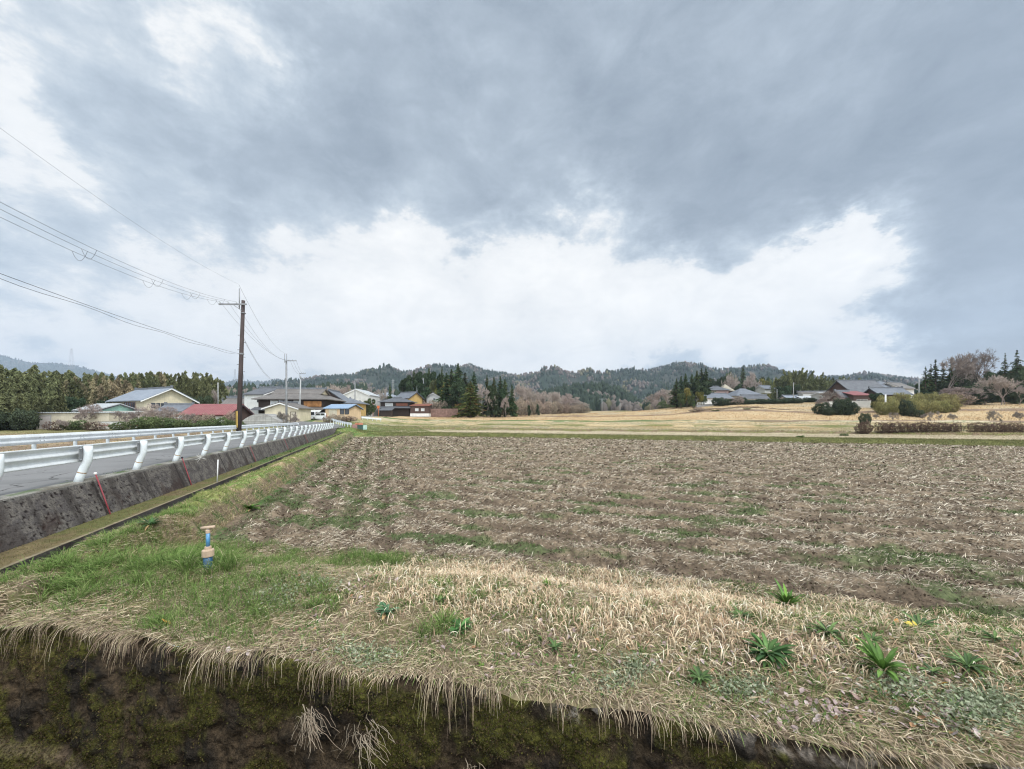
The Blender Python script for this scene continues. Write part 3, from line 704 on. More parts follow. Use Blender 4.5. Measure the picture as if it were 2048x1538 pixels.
def cedar(seed, H=14, W=3.0, tone=1.0, nb=420, tiers=0, dens=1.0):
    r = np.random.default_rng(seed)
    h = r.uniform(.04, 1.0, nb)**.9
    if tiers: h = np.clip((np.floor(h*tiers) + .5 + r.normal(0, .13, nb)) / tiers, .03, .99)
    prof = np.minimum((1 - h)**.85, .95*(1-h) + .12) * (.86 + .2*np.sin(h*23 + seed)) * (.78 + .22*sst(h, 0, .2))
    az = r.uniform(0, 2*np.pi, nb); ln = prof * W * r.uniform(.45, 1.18, nb) * (1 + .2*np.sin(az*2 + seed))
    pts = []; cols = []; vecs = []; szs = []
    for i in range(nb):
        m = max(4, int((24 * ln[i] / W + 4) * dens)); u = r.uniform(.12, 1.02, m)
        x = np.cos(az[i]) * ln[i] * u; y = np.sin(az[i]) * ln[i] * u
        z = h[i]*H + .28*ln[i]*u - .5*ln[i]*u*u
        p = np.stack([x, y, z], -1) + r.normal(0, .03*W*(1.1-h[i]) + .03, (m, 3)); pts.append(p)
        base = np.array([.062, .092, .040]) * r.uniform(.5, 1.55)
        if r.random() < .12: base = np.array([.12, .10, .045]) * r.uniform(.7, 1.1)
        cols.append(np.repeat(base[None], m, 0) * r.uniform(.75, 1.3, (m, 1)))
        vecs.append(np.repeat(np.array([[np.cos(az[i]), np.sin(az[i]), -.2]]), m, 0)); szs.append(r.uniform(.24, .52, m) * (.45 + .55*(1-h[i])))
    p = np.concatenate(pts); c = np.concatenate(cols) * tone
    cr = leaves(p, np.concatenate(szs), c, r, elong=1.7, vec=np.concatenate(vecs))
    z = np.linspace(0, H*.99, 8); rd = .20 * (1 - z/H) + .02
    t = tubes(np.stack([z[:-1]*0, z[:-1]*0, z[:-1]], -1), np.stack([z[1:]*0, z[1:]*0, z[1:]], -1), rd[:-1], rd[1:], 6)
    return cr, (t[0], t[1], np.tile([.09, .065, .05], (len(t[0]), 1)))
def broad(seed, H=8, W=4.5, base=(.075, .095, .038), lobes=9, dens=2600, leaf=.38, low=.1, twig=0.0):
    r = np.random.default_rng(seed); pts = []; cols = []
    cs = []
    for i in range(lobes):
        a = r.uniform(0, 2*np.pi); q = r.uniform(0, .62)**.7
        z = r.uniform(low + .12, .82); cs.append((np.cos(a)*q*W*(1.05 - .45*z), np.sin(a)*q*W*(1.05 - .45*z), z*H, r.uniform(.24, .42) * W * (1.1 - .35*z)))
    for (x, y, z, s) in cs:
        m = dens // lobes; d = r.normal(0, 1, (m, 3)); d /= np.linalg.norm(d, axis=1, keepdims=True)
        q = s * r.uniform(.55, 1.12, (m, 1))**.6; p = np.array([x, y, z]) + d * q * [1, 1, .8]
        pts.append(p); tone = r.uniform(.7, 1.4)
        cols.append(np.array(base)[None] * tone * (r.uniform(.75, 1.3, (m, 1))))
    p = np.concatenate(pts); k = p[:, 2] > .02*H; p = p[k]; c = np.concatenate(cols)[k]
    cr = leaves(p, r.uniform(leaf*.6, leaf*1.3, len(p)), c, r, elong=1.3)
    S0 = []; S1 = []; R0 = []; R1 = []
    for (x, y, z, s) in cs:
        a = np.array([0, 0, r.uniform(0, .25)*H]); b = np.array([x*.5, y*.5, z*.6]); e = np.array([x, y, z])
        S0 += [a, b]; S1 += [b, e]; R0 += [.035*H*.5, .02*H*.5]; R1 += [.02*H*.5, .006*H]
    S0.append(np.array([0, 0, -.3])); S1.append(np.array([0, 0, .4*H])); R0.append(.024*H); R1.append(.014*H)
    t = tubes(S0, S1, R0, R1, 5)
    return cr, (t[0], t[1], np.tile([.10, .08, .06], (len(t[0]), 1)))
def bamboo(seed, H=11, W=3.2, culms=14, tan=.0):
    r = np.random.default_rng(seed); pts = []; cols = []; vec = []; S0 = []; S1 = []; R0 = []; R1 = []
    for i in range(culms):
        a = r.uniform(0, 6.28); q = W * r.uniform(0, 1)**.5 * 1.15; x0, y0 = np.cos(a)*q, np.sin(a)*q
        h = H * r.uniform(.72, 1.03); ba = r.uniform(0, 6.28); bl = r.uniform(.08, .34) * h
        s = np.linspace(0, 1, 9); cx = x0 + np.cos(ba)*bl*s**2.6; cy = y0 + np.sin(ba)*bl*s**2.6; cz = h * (s - .10*s**5)
        pp = np.stack([cx, cy, cz], -1); S0 += list(pp[:-1]); S1 += list(pp[1:]); rr = .05 * (1 - s) + .012; R0 += list(rr[:-1]); R1 += list(rr[1:])
        ist = r.random() < tan
        bc = np.array([.255, .215, .125]) if ist else np.array([.125, .135, .062]) ; bc = bc * r.uniform(.65, 1.35)
        m = int(r.uniform(560, 760)); u = r.uniform(.14, 1.02, m)**.8
        env = .13*H * (1.03 - u).clip(0)**.38 * (.42 + .60*np.sin(u*26 + i)**2) + .03
        az = r.uniform(0, 6.28, m); rad = env * r.uniform(.1, 1.15, m)
        p = np.stack([np.interp(u, s, cx) + np.cos(az)*rad, np.interp(u, s, cy) + np.sin(az)*rad, np.interp(u, s, cz) - .30*rad], -1)
        pts.append(p); cols.append(bc[None] * r.uniform(.6, 1.45, (m, 1))); vec.append(np.stack([np.cos(az), np.sin(az), np.full(m, -.9)], -1))
    p = np.concatenate(pts); c = np.concatenate(cols)
    cr = leaves(p, r.uniform(.15, .32, len(p)), c, r, elong=2.8, vec=np.concatenate(vec))
    t = tubes(S0, S1, R0, R1, 4); tc = np.tile([.20, .19, .09] if tan < .5 else [.26, .20, .12], (len(t[0]), 1))
    return cr, (t[0], t[1], tc)
def bare_tree(seed, H=9, spread=.55, depth=6, col=(.25, .205, .18), r0=.16, up=.35, fork=3, lean=(0, 0), twigs=3):
    r = np.random.default_rng(seed); S0 = []; S1 = []; R0 = []; R1 = []; lev = []
    def grow(p, d, ln, rad, k):
        n = 2 if k > 1 else 1
        q = p
        for i in range(n):
            d2 = d + r.normal(0, .10, 3); d2[2] += .04*up; d2 /= np.linalg.norm(d2); e = q + d2 * ln / n
            S0.append(q); S1.append(e); ra = rad * (1 - .28*i/n); rb = rad * (1 - .28*(i+1)/n); R0.append(ra); R1.append(rb); lev.append(k); q = e; d = d2
        if k == 0: return
        for j in range(fork if k > 1 else fork + 1):
            a = r.normal(0, 1, 3); a -= d * a.dot(d); a /= np.linalg.norm(a)
            nd = d * r.uniform(.7, 1.1) + a * spread * r.uniform(.6, 1.5); nd[2] += up * .35; nd /= np.linalg.norm(nd)
            grow(q if j < 2 else q - d * ln * r.uniform(.1, .5), nd, ln * r.uniform(.62, .86), rad * r.uniform(.5, .68), k - 1)
    d0 = np.array([lean[0], lean[1], 1.0]); d0 /= np.linalg.norm(d0)
    grow(np.array([0, 0, -.2]), d0, H * .26, r0, depth)
    S0 = np.array(S0); S1 = np.array(S1); sc = H / max(S1[:, 2].max(), .1); S0 *= sc; S1 *= sc
    R0 = np.maximum(np.array(R0), .016); R1 = np.maximum(np.array(R1), .012); lev = np.array(lev)
    def part(m):
        t = tubes(S0[m], S1[m], R0[m], R1[m], 4 if False else 3); c = np.repeat(np.array(col)[None] * r.uniform(.8, 1.25, (m.sum(), 1)), 6, 0)
        return t[0], t[1], c
    tm = lev >= depth - 1
    a = part(~tm); fine = np.where(lev <= 1)[0]
    idx = np.repeat(fine, twigs); u = r.uniform(0, 1.15, (len(idx), 1)); pt = S0[idx] + (S1[idx] - S0[idx]) * u
    dd = (S1[idx] - S0[idx]); dd /= np.linalg.norm(dd, axis=1, keepdims=True)
    tv = leaves(pt, .075, np.array(col)[None] * r.uniform(.9, 1.6, (len(idx), 1)), r, elong=8.0, vec=dd * .8)
    A = (np.concatenate([a[0], tv[0]]), np.concatenate([a[1], tv[1] + len(a[0])]), np.concatenate([a[2], tv[2]]))
    return A, part(tm)
def shrub(seed, H=1.4, W=1.1, base=(.095, .062, .048), n=1500, leaf=.09, stems=10, flat=.75, core=.35):
    r = np.random.default_rng(seed); d = r.normal(0, 1, (n, 3)); d /= np.linalg.norm(d, axis=1, keepdims=True); d[:, 2] = d[:, 2] * .95 + .05
    lump = 1 + .16*np.sin(d[:, 0]*5 + seed) + .14*np.sin(d[:, 1]*7 + 2*seed) + .1*np.sin(d[:, 2]*9)
    q = r.uniform(.55, 1.05, n)**.5 * lump
    p = d * q[:, None] * [W, W, H*.52] + [0, 0, H*.47]
    z = np.clip(p[:, 2]/H, 0, 1); p[:, 0] *= .8 + .2*sst(z, .0, .35); p[:, 1] *= .8 + .2*sst(z, .0, .35)
    p[:, 2] = np.maximum(p[:, 2], .05 + .1*r.uniform(0, 1, n))
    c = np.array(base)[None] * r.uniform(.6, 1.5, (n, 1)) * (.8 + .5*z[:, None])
    cr = leaves(p, r.uniform(leaf*.6, leaf*1.4, n), c, r, elong=1.6)
    S0 = []; S1 = []; R0 = []; R1 = []
    for i in range(stems):
        a = r.uniform(0, 6.28); e = np.array([np.cos(a)*W*.5*r.random(), np.sin(a)*W*.5*r.random(), H*.7])
        b = np.array([np.cos(a)*W*.12, np.sin(a)*W*.12, -.05]); S0.append(b); S1.append(e); R0.append(.025); R1.append(.01)
    t = tubes(S0, S1, R0, R1, 4)
    return cr, (t[0], t[1], np.tile([.08, .06, .05], (len(t[0]), 1)))

for s in range(4): finish('cedar', *cedar(100 + s, 14, 3.0), MT['leafy'])
for s in range(2): finish('cedar_brown', *cedar(120 + s, 14, 3.4, tone=np.array([1.35, 1.2, .9])), MT['leafy'])
for s in range(2): finish('fir_thin', *cedar(140 + s, 14, 2.9, tone=.8, nb=210, tiers=0, dens=.9), MT['leafy'])
MT['bambooleaf'] = M_col('bamboo_foliage', nscale=.8, var=.25, bump=0, transl=.15, objvar=.4)
for s in range(4): finish('bamboo', *bamboo(200 + s), MT['bambooleaf'])
for s in range(3): finish('bamboo_tan', *bamboo(220 + s, tan=.7), MT['bambooleaf'])
for s in range(4): finish('broad', *broad(300 + s), MT['leafy'])
for s in range(2): finish('broad_yellow', *broad(320 + s, base=(.17, .17, .045)), MT['leafy'])
for s in range(2): finish('broad_dark', *broad(330 + s, base=(.048, .068, .036), dens=4600, low=-.08, lobes=12), MT['leafy'])
for s in range(3): finish('conifer_mass', *broad(340 + s, H=12, W=3.6, base=(.046, .068, .034), lobes=15, dens=5200, leaf=.42, low=-.08), MT['leafy'])
for s in range(4): finish('bare', *bare_tree(400 + s, 9, depth=6), MT['bark'], 'crown', 'trunk')
for s in range(3): finish('bare_grey', *bare_tree(420 + s, 9, .5, 6, col=(.32, .27, .235), r0=.13), MT['bark'])
finish('bare_big', *bare_tree(440, 15, .5, 7, col=(.15, .125, .105), r0=.34, fork=3, twigs=1), MT['bark'])
for s in range(2): finish('bare_low', *bare_tree(450 + s, 3, .8, 5, col=(.22, .19, .16), r0=.06, up=.1), MT['bark'])
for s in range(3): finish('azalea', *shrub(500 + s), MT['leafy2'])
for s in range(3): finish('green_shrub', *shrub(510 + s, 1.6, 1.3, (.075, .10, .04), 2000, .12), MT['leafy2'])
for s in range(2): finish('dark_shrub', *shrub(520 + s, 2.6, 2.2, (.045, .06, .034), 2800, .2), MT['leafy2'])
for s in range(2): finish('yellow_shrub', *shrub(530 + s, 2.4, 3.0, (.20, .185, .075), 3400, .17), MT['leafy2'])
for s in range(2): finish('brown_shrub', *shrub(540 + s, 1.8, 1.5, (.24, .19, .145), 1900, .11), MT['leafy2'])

NATIVE = dict(conifer_mass=(11, 3.6), cedar=(14, 3.0), cedar_brown=(14, 3.4), fir_thin=(14, 2.2), bamboo=(11, 3.2), bamboo_tan=(11, 3.2), broad=(8, 4.5), broad_yellow=(8, 4.5), broad_dark=(8, 4.5),
              bare=(9, 3.6), bare_grey=(9, 3.6), bare_big=(15, 7), bare_low=(3, 1.8), azalea=(1.4, 1.1), green_shrub=(1.6, 1.3), dark_shrub=(2.6, 2.2), yellow_shrub=(2.4, 3.0), brown_shrub=(1.8, 1.5))
_cnt = {}
def plant(kind, name, X, Y, H, W=None, label=None, cat='tree', group=None, z=None, rz=None):
    """place a copy of a prototype: H height in metres, W half width"""
    i = _cnt.get(kind, 0); _cnt[kind] = i + 1
    cm, tm, cn, tn = PROTO[kind][i % len(PROTO[kind])]; h0, w0 = NATIVE[kind]
    if z is None: z = gzs(X, Y)
    e = empty(name, (X, Y, z - .05), random.uniform(0, 6.28) if rz is None else rz, label, cat, group)
    sz = H / h0; sx = (W / w0) if W else sz; 
    if kind.startswith('cedar'): sx *= 1.55
    elif kind == 'fir_thin': sx *= 1.25
    e.scale = (sx, sx, sz)
    link(cn, cm, e)
    if tm is not None: link(tn, tm, e)
    return e
def plant_px(kind, name, px, top, Y, wpx=None, **kw):
    """from the photo column, the row of its top and its distance"""
    X = (px - HX) / FPX * Y; z = gzs(X, Y); H = EYE + (HY - top) / FPX * Y - z
    return plant(kind, name, X, Y, max(H, .3), (wpx / 2 / FPX * Y) if wpx else None, z=z, **kw)
# ------------------------------------------------------------------ houses
def house(name, label, px, Y, w, d, h, roof='gable', rise=1.8, over=.6, wall='cream', tile='tile', rz=0.0, z=None, axis='x', win=(), low=None, porch=None, gwall=None, anchor='front', extra=None, cat='house', ridge=True, th=.16):
    """px: photo column of the middle of the front wall, Y its distance. w along local x, d deep. axis: ridge direction.
       win: list of (face, u, z, w, h, pane, frame); low: (height, material) lower cladding; porch: list of (x0,x1,z,depth,drop,tile)"""
    X = (px - HX) / FPX * Y
    if z is None: z = gzs(X, Y)
    e = empty(name, (X, Y, z), rz, label, cat)
    hw = w / 2
    m = MB(); m.box(-hw, hw, 0, d, -.8, h)
    if roof in ('gable', 'irimoya'):
        if axis == 'x':
            g = [(0, h - .01), (d, h - .01), (d/2, h + rise - .08)]
            if roof == 'gable': m.prism(g, 'x', -hw, hw)
        else:
            g = [(-hw, h - .01), (hw, h - .01), (0, h + rise - .08)]
            if roof == 'gable': m.prism(g, 'y', 0, d)
    wl = m.build('wall', MT[gwall or wall] if False else MT[wall], e)
    rf = MB(); o = over
    if roof == 'gable':
        if axis == 'x':
            s = rise / (d/2); zl = h - s*o
            for a, b in ((-o, d/2), (d + o, d/2)):
                rf.slab([(-hw-o, a, zl+th), (hw+o, a, zl+th), (hw+o, b, h+rise+th), (-hw-o, b, h+rise+th)] if a < b else [(hw+o, a, zl+th), (-hw-o, a, zl+th), (-hw-o, b, h+rise+th), (hw+o, b, h+rise+th)], th)
        else:
            s = rise / hw; zl = h - s*o
            for a, b in ((-hw-o, 0), (hw+o, 0)):
                rf.slab([(a, d+o, zl+th), (a, -o, zl+th), (b, -o, h+rise+th), (b, d+o, h+rise+th)] if a < b else [(a, -o, zl+th), (a, d+o, zl+th), (b, d+o, h+rise+th), (b, -o, h+rise+th)], th)
    elif roof == 'shed':
        rf.slab([(-hw-o, -o, h+th), (hw+o, -o, h+th), (hw+o, d+o, h+rise+th), (-hw-o, d+o, h+rise+th)], th)
        m2 = MB(); m2.prism([(0, h - .01), (d, h - .01), (d, h + rise - .02)], 'x', -hw, hw); m2.build('wall_top', MT[wall], e)
    elif roof == 'flat':
        rf.box(-hw-o, hw+o, -o, d+o, h, h+th)
    elif roof in ('hip', 'irimoya'):
        k = 1.0 if roof == 'hip' else .5
        zl = h - .05; top = h + rise*k; ins = min(d/2, hw) * k * (1 if roof == 'hip' else 1.0)
        A = [(-hw-o, -o, zl), (hw+o, -o, zl), (hw+o, d+o, zl), (-hw-o, d+o, zl)]
        if roof == 'hip':
            if w >= d: B = [(-hw+d/2, d/2, top), (hw-d/2, d/2, top)]
            else: B = [(0, hw, top), (0, d-hw, top)]
            v = A + B; f = [(0,1,5,4), (2,3,4,5), (1,2,5), (3,0,4)] if w >= d else [(0,1,4), (1,2,5,4), (2,3,5), (3,0,4,5)]
            rf.add(v, f); rf.add(A, [(3,2,1,0)])
            rf.add([(p[0], p[1], p[2]-th) for p in A] + A, [(3,2,1,0), (0,1,5,4), (1,2,6,5), (2,3,7,6), (3,0,4,7)])
        else:
            q = d/4
            B = [(-hw+q, q, top), (hw-q, q, top), (hw-q, d-q, top), (-hw+q, d-q, top)]
            rf.add(A + B, [(0,1,5,4), (1,2,6,5), (2,3,7,6), (3,0,4,7), (4,5,6,7)])
            rf.add([(p[0], p[1], p[2]-th) for p in A] + A, [(3,2,1,0), (0,1,5,4), (1,2,6,5), (2,3,7,6), (3,0,4,7)])
            tp = h + rise; oo = .25
            for a, b in ((q-.1, d/2), (d-q+.1, d/2)):
                rf.slab([(-hw+q-oo-.5, a, top+.05), (hw-q+oo+.5, a, top+.05), (hw-q+oo+.5, b, tp+.05), (-hw+q-oo-.5, b, tp+.05)] if a < b else [(hw-q+oo+.5, a, top+.05), (-hw+q-oo-.5, a, top+.05), (-hw+q-oo-.5, b, tp+.05), (hw-q+oo+.5, b, tp+.05)], .14)
            gm = MB(); gm.prism([(q+.1, top+.03), (d-q-.1, top+.03), (d/2, tp-.12)], 'x', -hw+q-.25, hw-q+.25); gm.build('gable_wall', MT[gwall or wall], e)
    r = rf.build('roof', MT[tile], e)
    if ridge and roof in ('gable', 'irimoya', 'hip'):
        rb = MB(); zt = h + rise + (th if roof == 'gable' else .05)
        if roof == 'gable' and axis == 'y': rb.box(-.16, .16, -o-.05, d+o+.05, zt - .05, zt + .28)
        elif roof == 'hip':
            if w >= d: rb.box(-hw+d/2, hw-d/2, d/2-.16, d/2+.16, zt-.1, zt+.22)
            else: rb.box(-.16, .16, hw, d-hw, zt-.1, zt+.22)
        else:
            ee = (hw + o + .05) if roof == 'gable' else (hw - d/4 + .8)
            rb.box(-ee, ee, d/2-.17, d/2+.17, zt-.05, zt+.30); rb.box(-ee-.06, -ee+.25, d/2-.2, d/2+.2, zt, zt+.5); rb.box(ee-.25, ee+.06, d/2-.2, d/2+.2, zt, zt+.5)
        rb.build('ridge', MT['plaster_ridge'], r)
    if roof == 'gable' and extra != 'noboard':
        t2 = .22; bm_ = MT['trim'] if wall in ('cream', 'white', 'offwhite') else MT['darktrim']
        for sg in (-1, 1):
            bb = MB()
            if axis == 'x':
                k = rise/(d/2); x0 = sg*(hw+o+.03); x1 = sg*(hw+o-.05)
                poly = [(-o, h-k*o), (d/2, h+rise), (d+o, h-k*o), (d+o, h-k*o-t2), (d/2, h+rise-t2), (-o, h-k*o-t2)]
                bb.prism(poly, 'x', min(x0, x1), max(x0, x1))
            else:
                k = rise/hw; y0 = (-o-.03) if sg < 0 else d+o-.05
                poly = [(-hw-o, h-k*o), (0, h+rise), (hw+o, h-k*o), (hw+o, h-k*o-t2), (0, h+rise-t2), (-hw-o, h-k*o-t2)]
                bb.prism(poly, 'y', y0, y0+.08)
            bb.build('bargeboard', bm_, r)
    if low:
        lb = MB(); lb.box(-hw-.04, hw+.04, -.04, d+.04, -.8, low[0]); lb.build('lower_cladding', MT[low[1]], e)
    for i, wn in enumerate(win):
        face, u, zz, ww, hh = wn[:5]; pane = wn[5] if len(wn) > 5 else 'glass'; fr = wn[6] if len(wn) > 6 else 'trim'
        nm = wn[7] if len(wn) > 7 else 'window'
        def bx(mb, u0, u1, z0, z1, t0, t1):
            if face == 'f': mb.box(u0, u1, -t1, -t0, z0, z1)
            elif face == 'r': mb.box(hw+t0, hw+t1, u0, u1, z0, z1)
            else: mb.box(-hw-t1, -hw-t0, u0, u1, z0, z1)
        f = MB(); q = .07; of = .045 if low else .0
        bx(f, u-ww/2-q, u-ww/2, zz-q, zz+hh+q, of, of+.09); bx(f, u+ww/2, u+ww/2+q, zz-q, zz+hh+q, of, of+.09)
        bx(f, u-ww/2, u+ww/2, zz-q, zz, of, of+.09); bx(f, u-ww/2, u+ww/2, zz+hh, zz+hh+q, of, of+.09)
        if ww > 1.0 and nm == 'window': 
            nn = max(2, int(round(ww / .9)))
            for k in range(1, nn): c0 = u - ww/2 + ww*k/nn; bx(f, c0-.03, c0+.03, zz, zz+hh, of+.02, of+.08)
        fo = f.build(nm, MT[fr], e)
        p = MB(); bx(p, u-ww/2, u+ww/2, zz, zz+hh, of+.004, of+.03); p.build('pane' if nm == 'window' else 'panel', MT[pane], fo)
    for pc in (porch or ()):
        x0, x1, zz, dep, drop, tl = pc
        pm = MB(); pm.slab([(x0, -dep, zz-drop+.12), (x1, -dep, zz-drop+.12), (x1, .05, zz+.12), (x0, .05, zz+.12)], .12); pm.build('porch_roof', MT[tl], e)
    return e

W_ = lambda px0, px1, Y: (px1 - px0) / FPX * Y
# -- far left cluster
g = house('garage', 'long low beige garage with a pale roller shutter beside the dark bushes', 140, 63, W_(60, 215, 63), 4.5, 2.75, 'flat', over=.25, wall='beige', tile='greyroof', z=.55, cat='garage', ridge=False,
          win=[('f', -W_(87, 140, 63), .05, 2.5, 2.25, 'pinkish2', 'ltgrey', 'shutter_door')])
house('shed', 'mint green shed with pale lean-to roofs left of the grey roofed house', 177, 71, 4.6, 6.0, 2.9, 'gable', 1.1, .7, 'mint', 'greyroof', rz=R(-12), z=1.2, cat='shed', ridge=False,
      porch=[(-4.2, .2, 2.4, 2.6, .9, 'greyroof')])
house('low_wing', 'cream low wing with small dark windows in front of the large grey roofed house', 235, 70.5, W_(187, 283, 70.5), 4.5, 2.6, 'flat', over=.35, wall='cream', tile='offwhite', z=.95, ridge=False, th=.22,
      win=[('f', -3.6, 1.0, .6, 1.0, 'glass', 'darktrim'), ('f', -1.3, 1.35, .7, .55), ('f', .0, 1.35, .7, .55), ('f', 1.6, .9, .6, .9, 'paleglass'), ('f', 3.2, .9, 1.5, 1.0)])
house('house', 'large two storey cream house with grey tiled gable roof far left', 256, 78.5, 13.0, 8.2, 5.1, 'gable', 2.3, .9, 'cream', 'tile_lt', rz=R(-24), z=1.3,
      win=[('f', 0.8, 3.1, 4.4, 1.3, 'glass', 'redwood'), ('r', 2.2, 3.2, 2.4, 1.1, 'glass', 'beige'), ('f', -4.0, 3.2, 1.6, 1.0)], porch=[(-6.8, 6.9, 2.9, 1.8, .7, 'tile')])
house('shed', 'small white walled shed with grey tiled roof left of the red roof', 338, 72, W_(314, 362, 72), 4.5, 2.9, 'gable', 1.1, .45, 'white', 'tile', z=.95, cat='shed',
      win=[('f', .6, 1.1, .6, .5, 'glass', 'darktrim')])
house('barn', 'low barn with a long faded red metal roof and dark walls', 412, 70, W_(362, 452, 70), 6, 2.35, 'gable', 1.75, .55, 'brown', 'redroof', z=.95, cat='barn', ridge=False,
      win=[('f', -3.6, .5, 2.6, .75, 'paleglass', 'offwhite'), ('f', 2.6, .1, 1.6, 1.7, 'offwhite', 'beige', 'door')])
# -- village centre
house('house', 'small far house with orange end wall and pale front left of the brown pole', 449, 108, 6.2, 6.5, 4.3, 'gable', 1.5, .5, 'orange', 'tile', rz=R(8), z=2.9,
      win=[('f', -2.0, 1.8, 1.9, 2.2, 'paleblue', 'white'), ('f', 1.7, 2.4, .9, .9)])
house('farm_shed', 'dark weathered shed with sloping tile roof behind the brown pole', 464, 88, 4.6, 7.5, 3.0, 'gable', 2.1, .6, 'dkwood', 'tile_br', z=2.1, cat='shed', rz=R(10))
house('storehouse', 'tall white plastered storehouse with grey lower walls behind the brown pole', 508, 87, 5.6, 9.0, 6.0, 'gable', 1.7, .45, 'white', 'tile_dk', axis='x', rz=R(-14), z=2.0, cat='storehouse', low=(2.5, 'ltgrey'),
      win=[('f', 1.5, 4.2, .9, .8, 'glass', 'darktrim'), ('f', -1.6, 1.0, .8, 1.6, 'glass', 'dkwood', 'door')])
house('large_farmhouse', 'largest old farmhouse with dark timber storeys and a wide hipped gable roof', 583, 84, W_(520, 648, 84), 9.0, 4.9, 'irimoya', 2.5, 1.0, 'dkwood', 'tile_br', rz=R(3), z=1.9, gwall='cream',
      win=[('f', -3.7, 3.2, 1.5, 1.2, 'paleglass', 'white'), ('f', -1.7, 3.2, 1.5, 1.2, 'paleglass'), ('f', 1.2, 3.2, 1.3, 1.2, 'paleglass'),
           ('f', 4.6, 3.15, 3.9, 1.25, 'orangewood', 'dkwood', 'timber_screen'), ('f', 4.0, .3, 4.2, 1.5, 'brown', 'dkwood', 'timber_screen')],
      porch=[(-8.0, 1.6, 2.9, 1.5, .6, 'tile_dk'), (1.7, 7.7, 2.95, 1.6, .55, 'tile_br')])
aw = MB(); aw.slab([(1.9, -2.5, 1.95), (7.2, -2.5, 1.95), (7.2, -1.55, 2.38), (1.9, -1.55, 2.38)], .05)
aw.build('awning', MT['offwhite'], bpy.data.objects['large_farmhouse'])
house('storehouse', 'plain beige storehouse with brown tile roof in front of the large farmhouse', 562, 73.5, W_(532, 597, 73.5), 5, 3.0, 'gable', 1.0, .45, 'cream', 'tile_br', axis='y', z=1.45, cat='storehouse',
      win=[('f', 2.4, .3, .9, 1.9, 'beige', 'brown', 'door')])
bw = house('block_shed', 'pale grey concrete block shed with a low curved gable beside the guardrail', 520, 61.5, W_(482, 560, 61.5), 3.0, .95, 'flat', over=.02, wall='blocks', tile='ltgrey', z=.75, cat='shed', ridge=False, th=.03)
cm = MB(); hw = W_(482, 560, 61.5) / 2; arc = [(-hw, .98)] + [(-hw + 2*hw*i/16, .98 + 1.45 * math.sin(math.pi*i/16)**.85 if 0 < i < 16 else .98) for i in range(1, 16)] + [(hw, .98)]
cm.prism(arc, 'y', -.01, 3.0); cm.build('curved_gable', MT['blocks'], bw)
house('house', 'dark brown gabled house behind the large farmhouse', 659, 101, W_(640, 684, 101), 8, 4.8, 'gable', 2.1, .8, 'brown', 'tile', axis='y', z=3.0, rz=R(8), win=[('f', 1.0, 2.6, .8, .8)])
house('house', 'small mustard house with grey hipped roof above the peach building', 690, 94, W_(667, 714, 94), 6, 3.4, 'hip', 1.4, .7, 'yellow', 'tile', z=2.9, win=[('f', 1.6, 1.1, 1.2, 1.1), ('f', -1.4, .9, 1.6, 1.3, 'glass', 'brown')])
house('workshop', 'single storey peach building with pale blue metal roof and two dark windows', 673, 79, W_(648, 696, 79), 5.2, 2.0, 'gable', .8, .35, 'peach', 'blueroof', rz=R(-8), z=2.55, cat='workshop', ridge=False,
      win=[('f', 1.3, .8, .75, 1.0, 'glass', 'darktrim'), ('f', 2.4, .8, .75, 1.0, 'glass', 'darktrim'), ('f', -.8, .1, 1.7, 1.8, 'beige', 'beige', 'shutter_door')])
house('warehouse', 'pale cream warehouse with shallow gable behind the mustard house', 712, 124, W_(690, 742, 124), 10, 6.2, 'gable', 1.9, .25, 'offwhite', 'greyroof', axis='y', z=4.0, cat='warehouse', ridge=False, win=[('f', 1.2, 3.4, .9, .8), ('f', -2.2, 2.2, .7, 1.0)])
house('hall', 'pale blue walled hall with wide grey roof left of the yellow gabled house', 767, 150, W_(745, 790, 150), 8, 3.0, 'hip', 1.9, .5, 'paleblue', 'tile_lt', z=8.2, cat='hall', win=[('f', 1.8, 1.5, 1.2, 1.0)])
house('house', 'tall mustard yellow gabled house with grey tile roof', 804, 140, 8.5, 6.0, 4.2, 'gable', 2.0, .6, 'yellow', 'tile', rz=R(-38), z=5.95, win=[('f', 1.0, 2.6, 1.0, .8)])
house('old_farmhouse', 'dark timber farmhouse of stepped tile roofs with white and rusty red panels', 790, 128, W_(760, 818, 128), 7, 4.05, 'hip', 1.5, .8, 'dkwood', 'tile_dk', z=4.15,
      win=[('f', -2.0, 2.55, 2.5, 1.0, 'paleglass', 'white'), ('f', 2.3, 2.6, 4.0, .9, 'redwood', 'dkwood', 'timber_screen')], porch=[(-6.2, 5.6, 2.35, 1.7, .6, 'tile_dk')])
house('lean_to', 'little dark tiled shed roof leaning at the road end of the dark farmhouse', 771, 119, 3.4, 2.0, 1.2, 'shed', .7, .35, 'dkwood', 'tile_dk', z=3.75, cat='shed', ridge=False)
house('annex', 'dark brown annex with reddish roof edge and two white framed windows', 839, 127, W_(821, 858, 127), 5, 2.75, 'shed', .8, .3, 'brown', 'redwood', z=3.9, cat='annex', ridge=False, low=(.25, 'white'),
      win=[('f', -.9, 1.1, 1.0, .8, 'paleglass', 'white'), ('f', 1.1, 1.1, 1.0, .8, 'paleglass', 'white')])
house('house', 'small white and cream house at the foot of the cedars', 866, 150, W_(854, 880, 150), 5, 2.6, 'gable', 1.4, .5, 'white', 'tile_br', axis='y', z=8.6, win=[('f', .5, 1.2, .8, .7)])
f = MB(); xs = np.linspace(0, W_(860, 916, 130), 60)
for i in range(59): f.box(xs[i] + .01, xs[i+1] - .01, 0, .05, -.8, 2.0 + .06 * math.sin(i * 2.1))
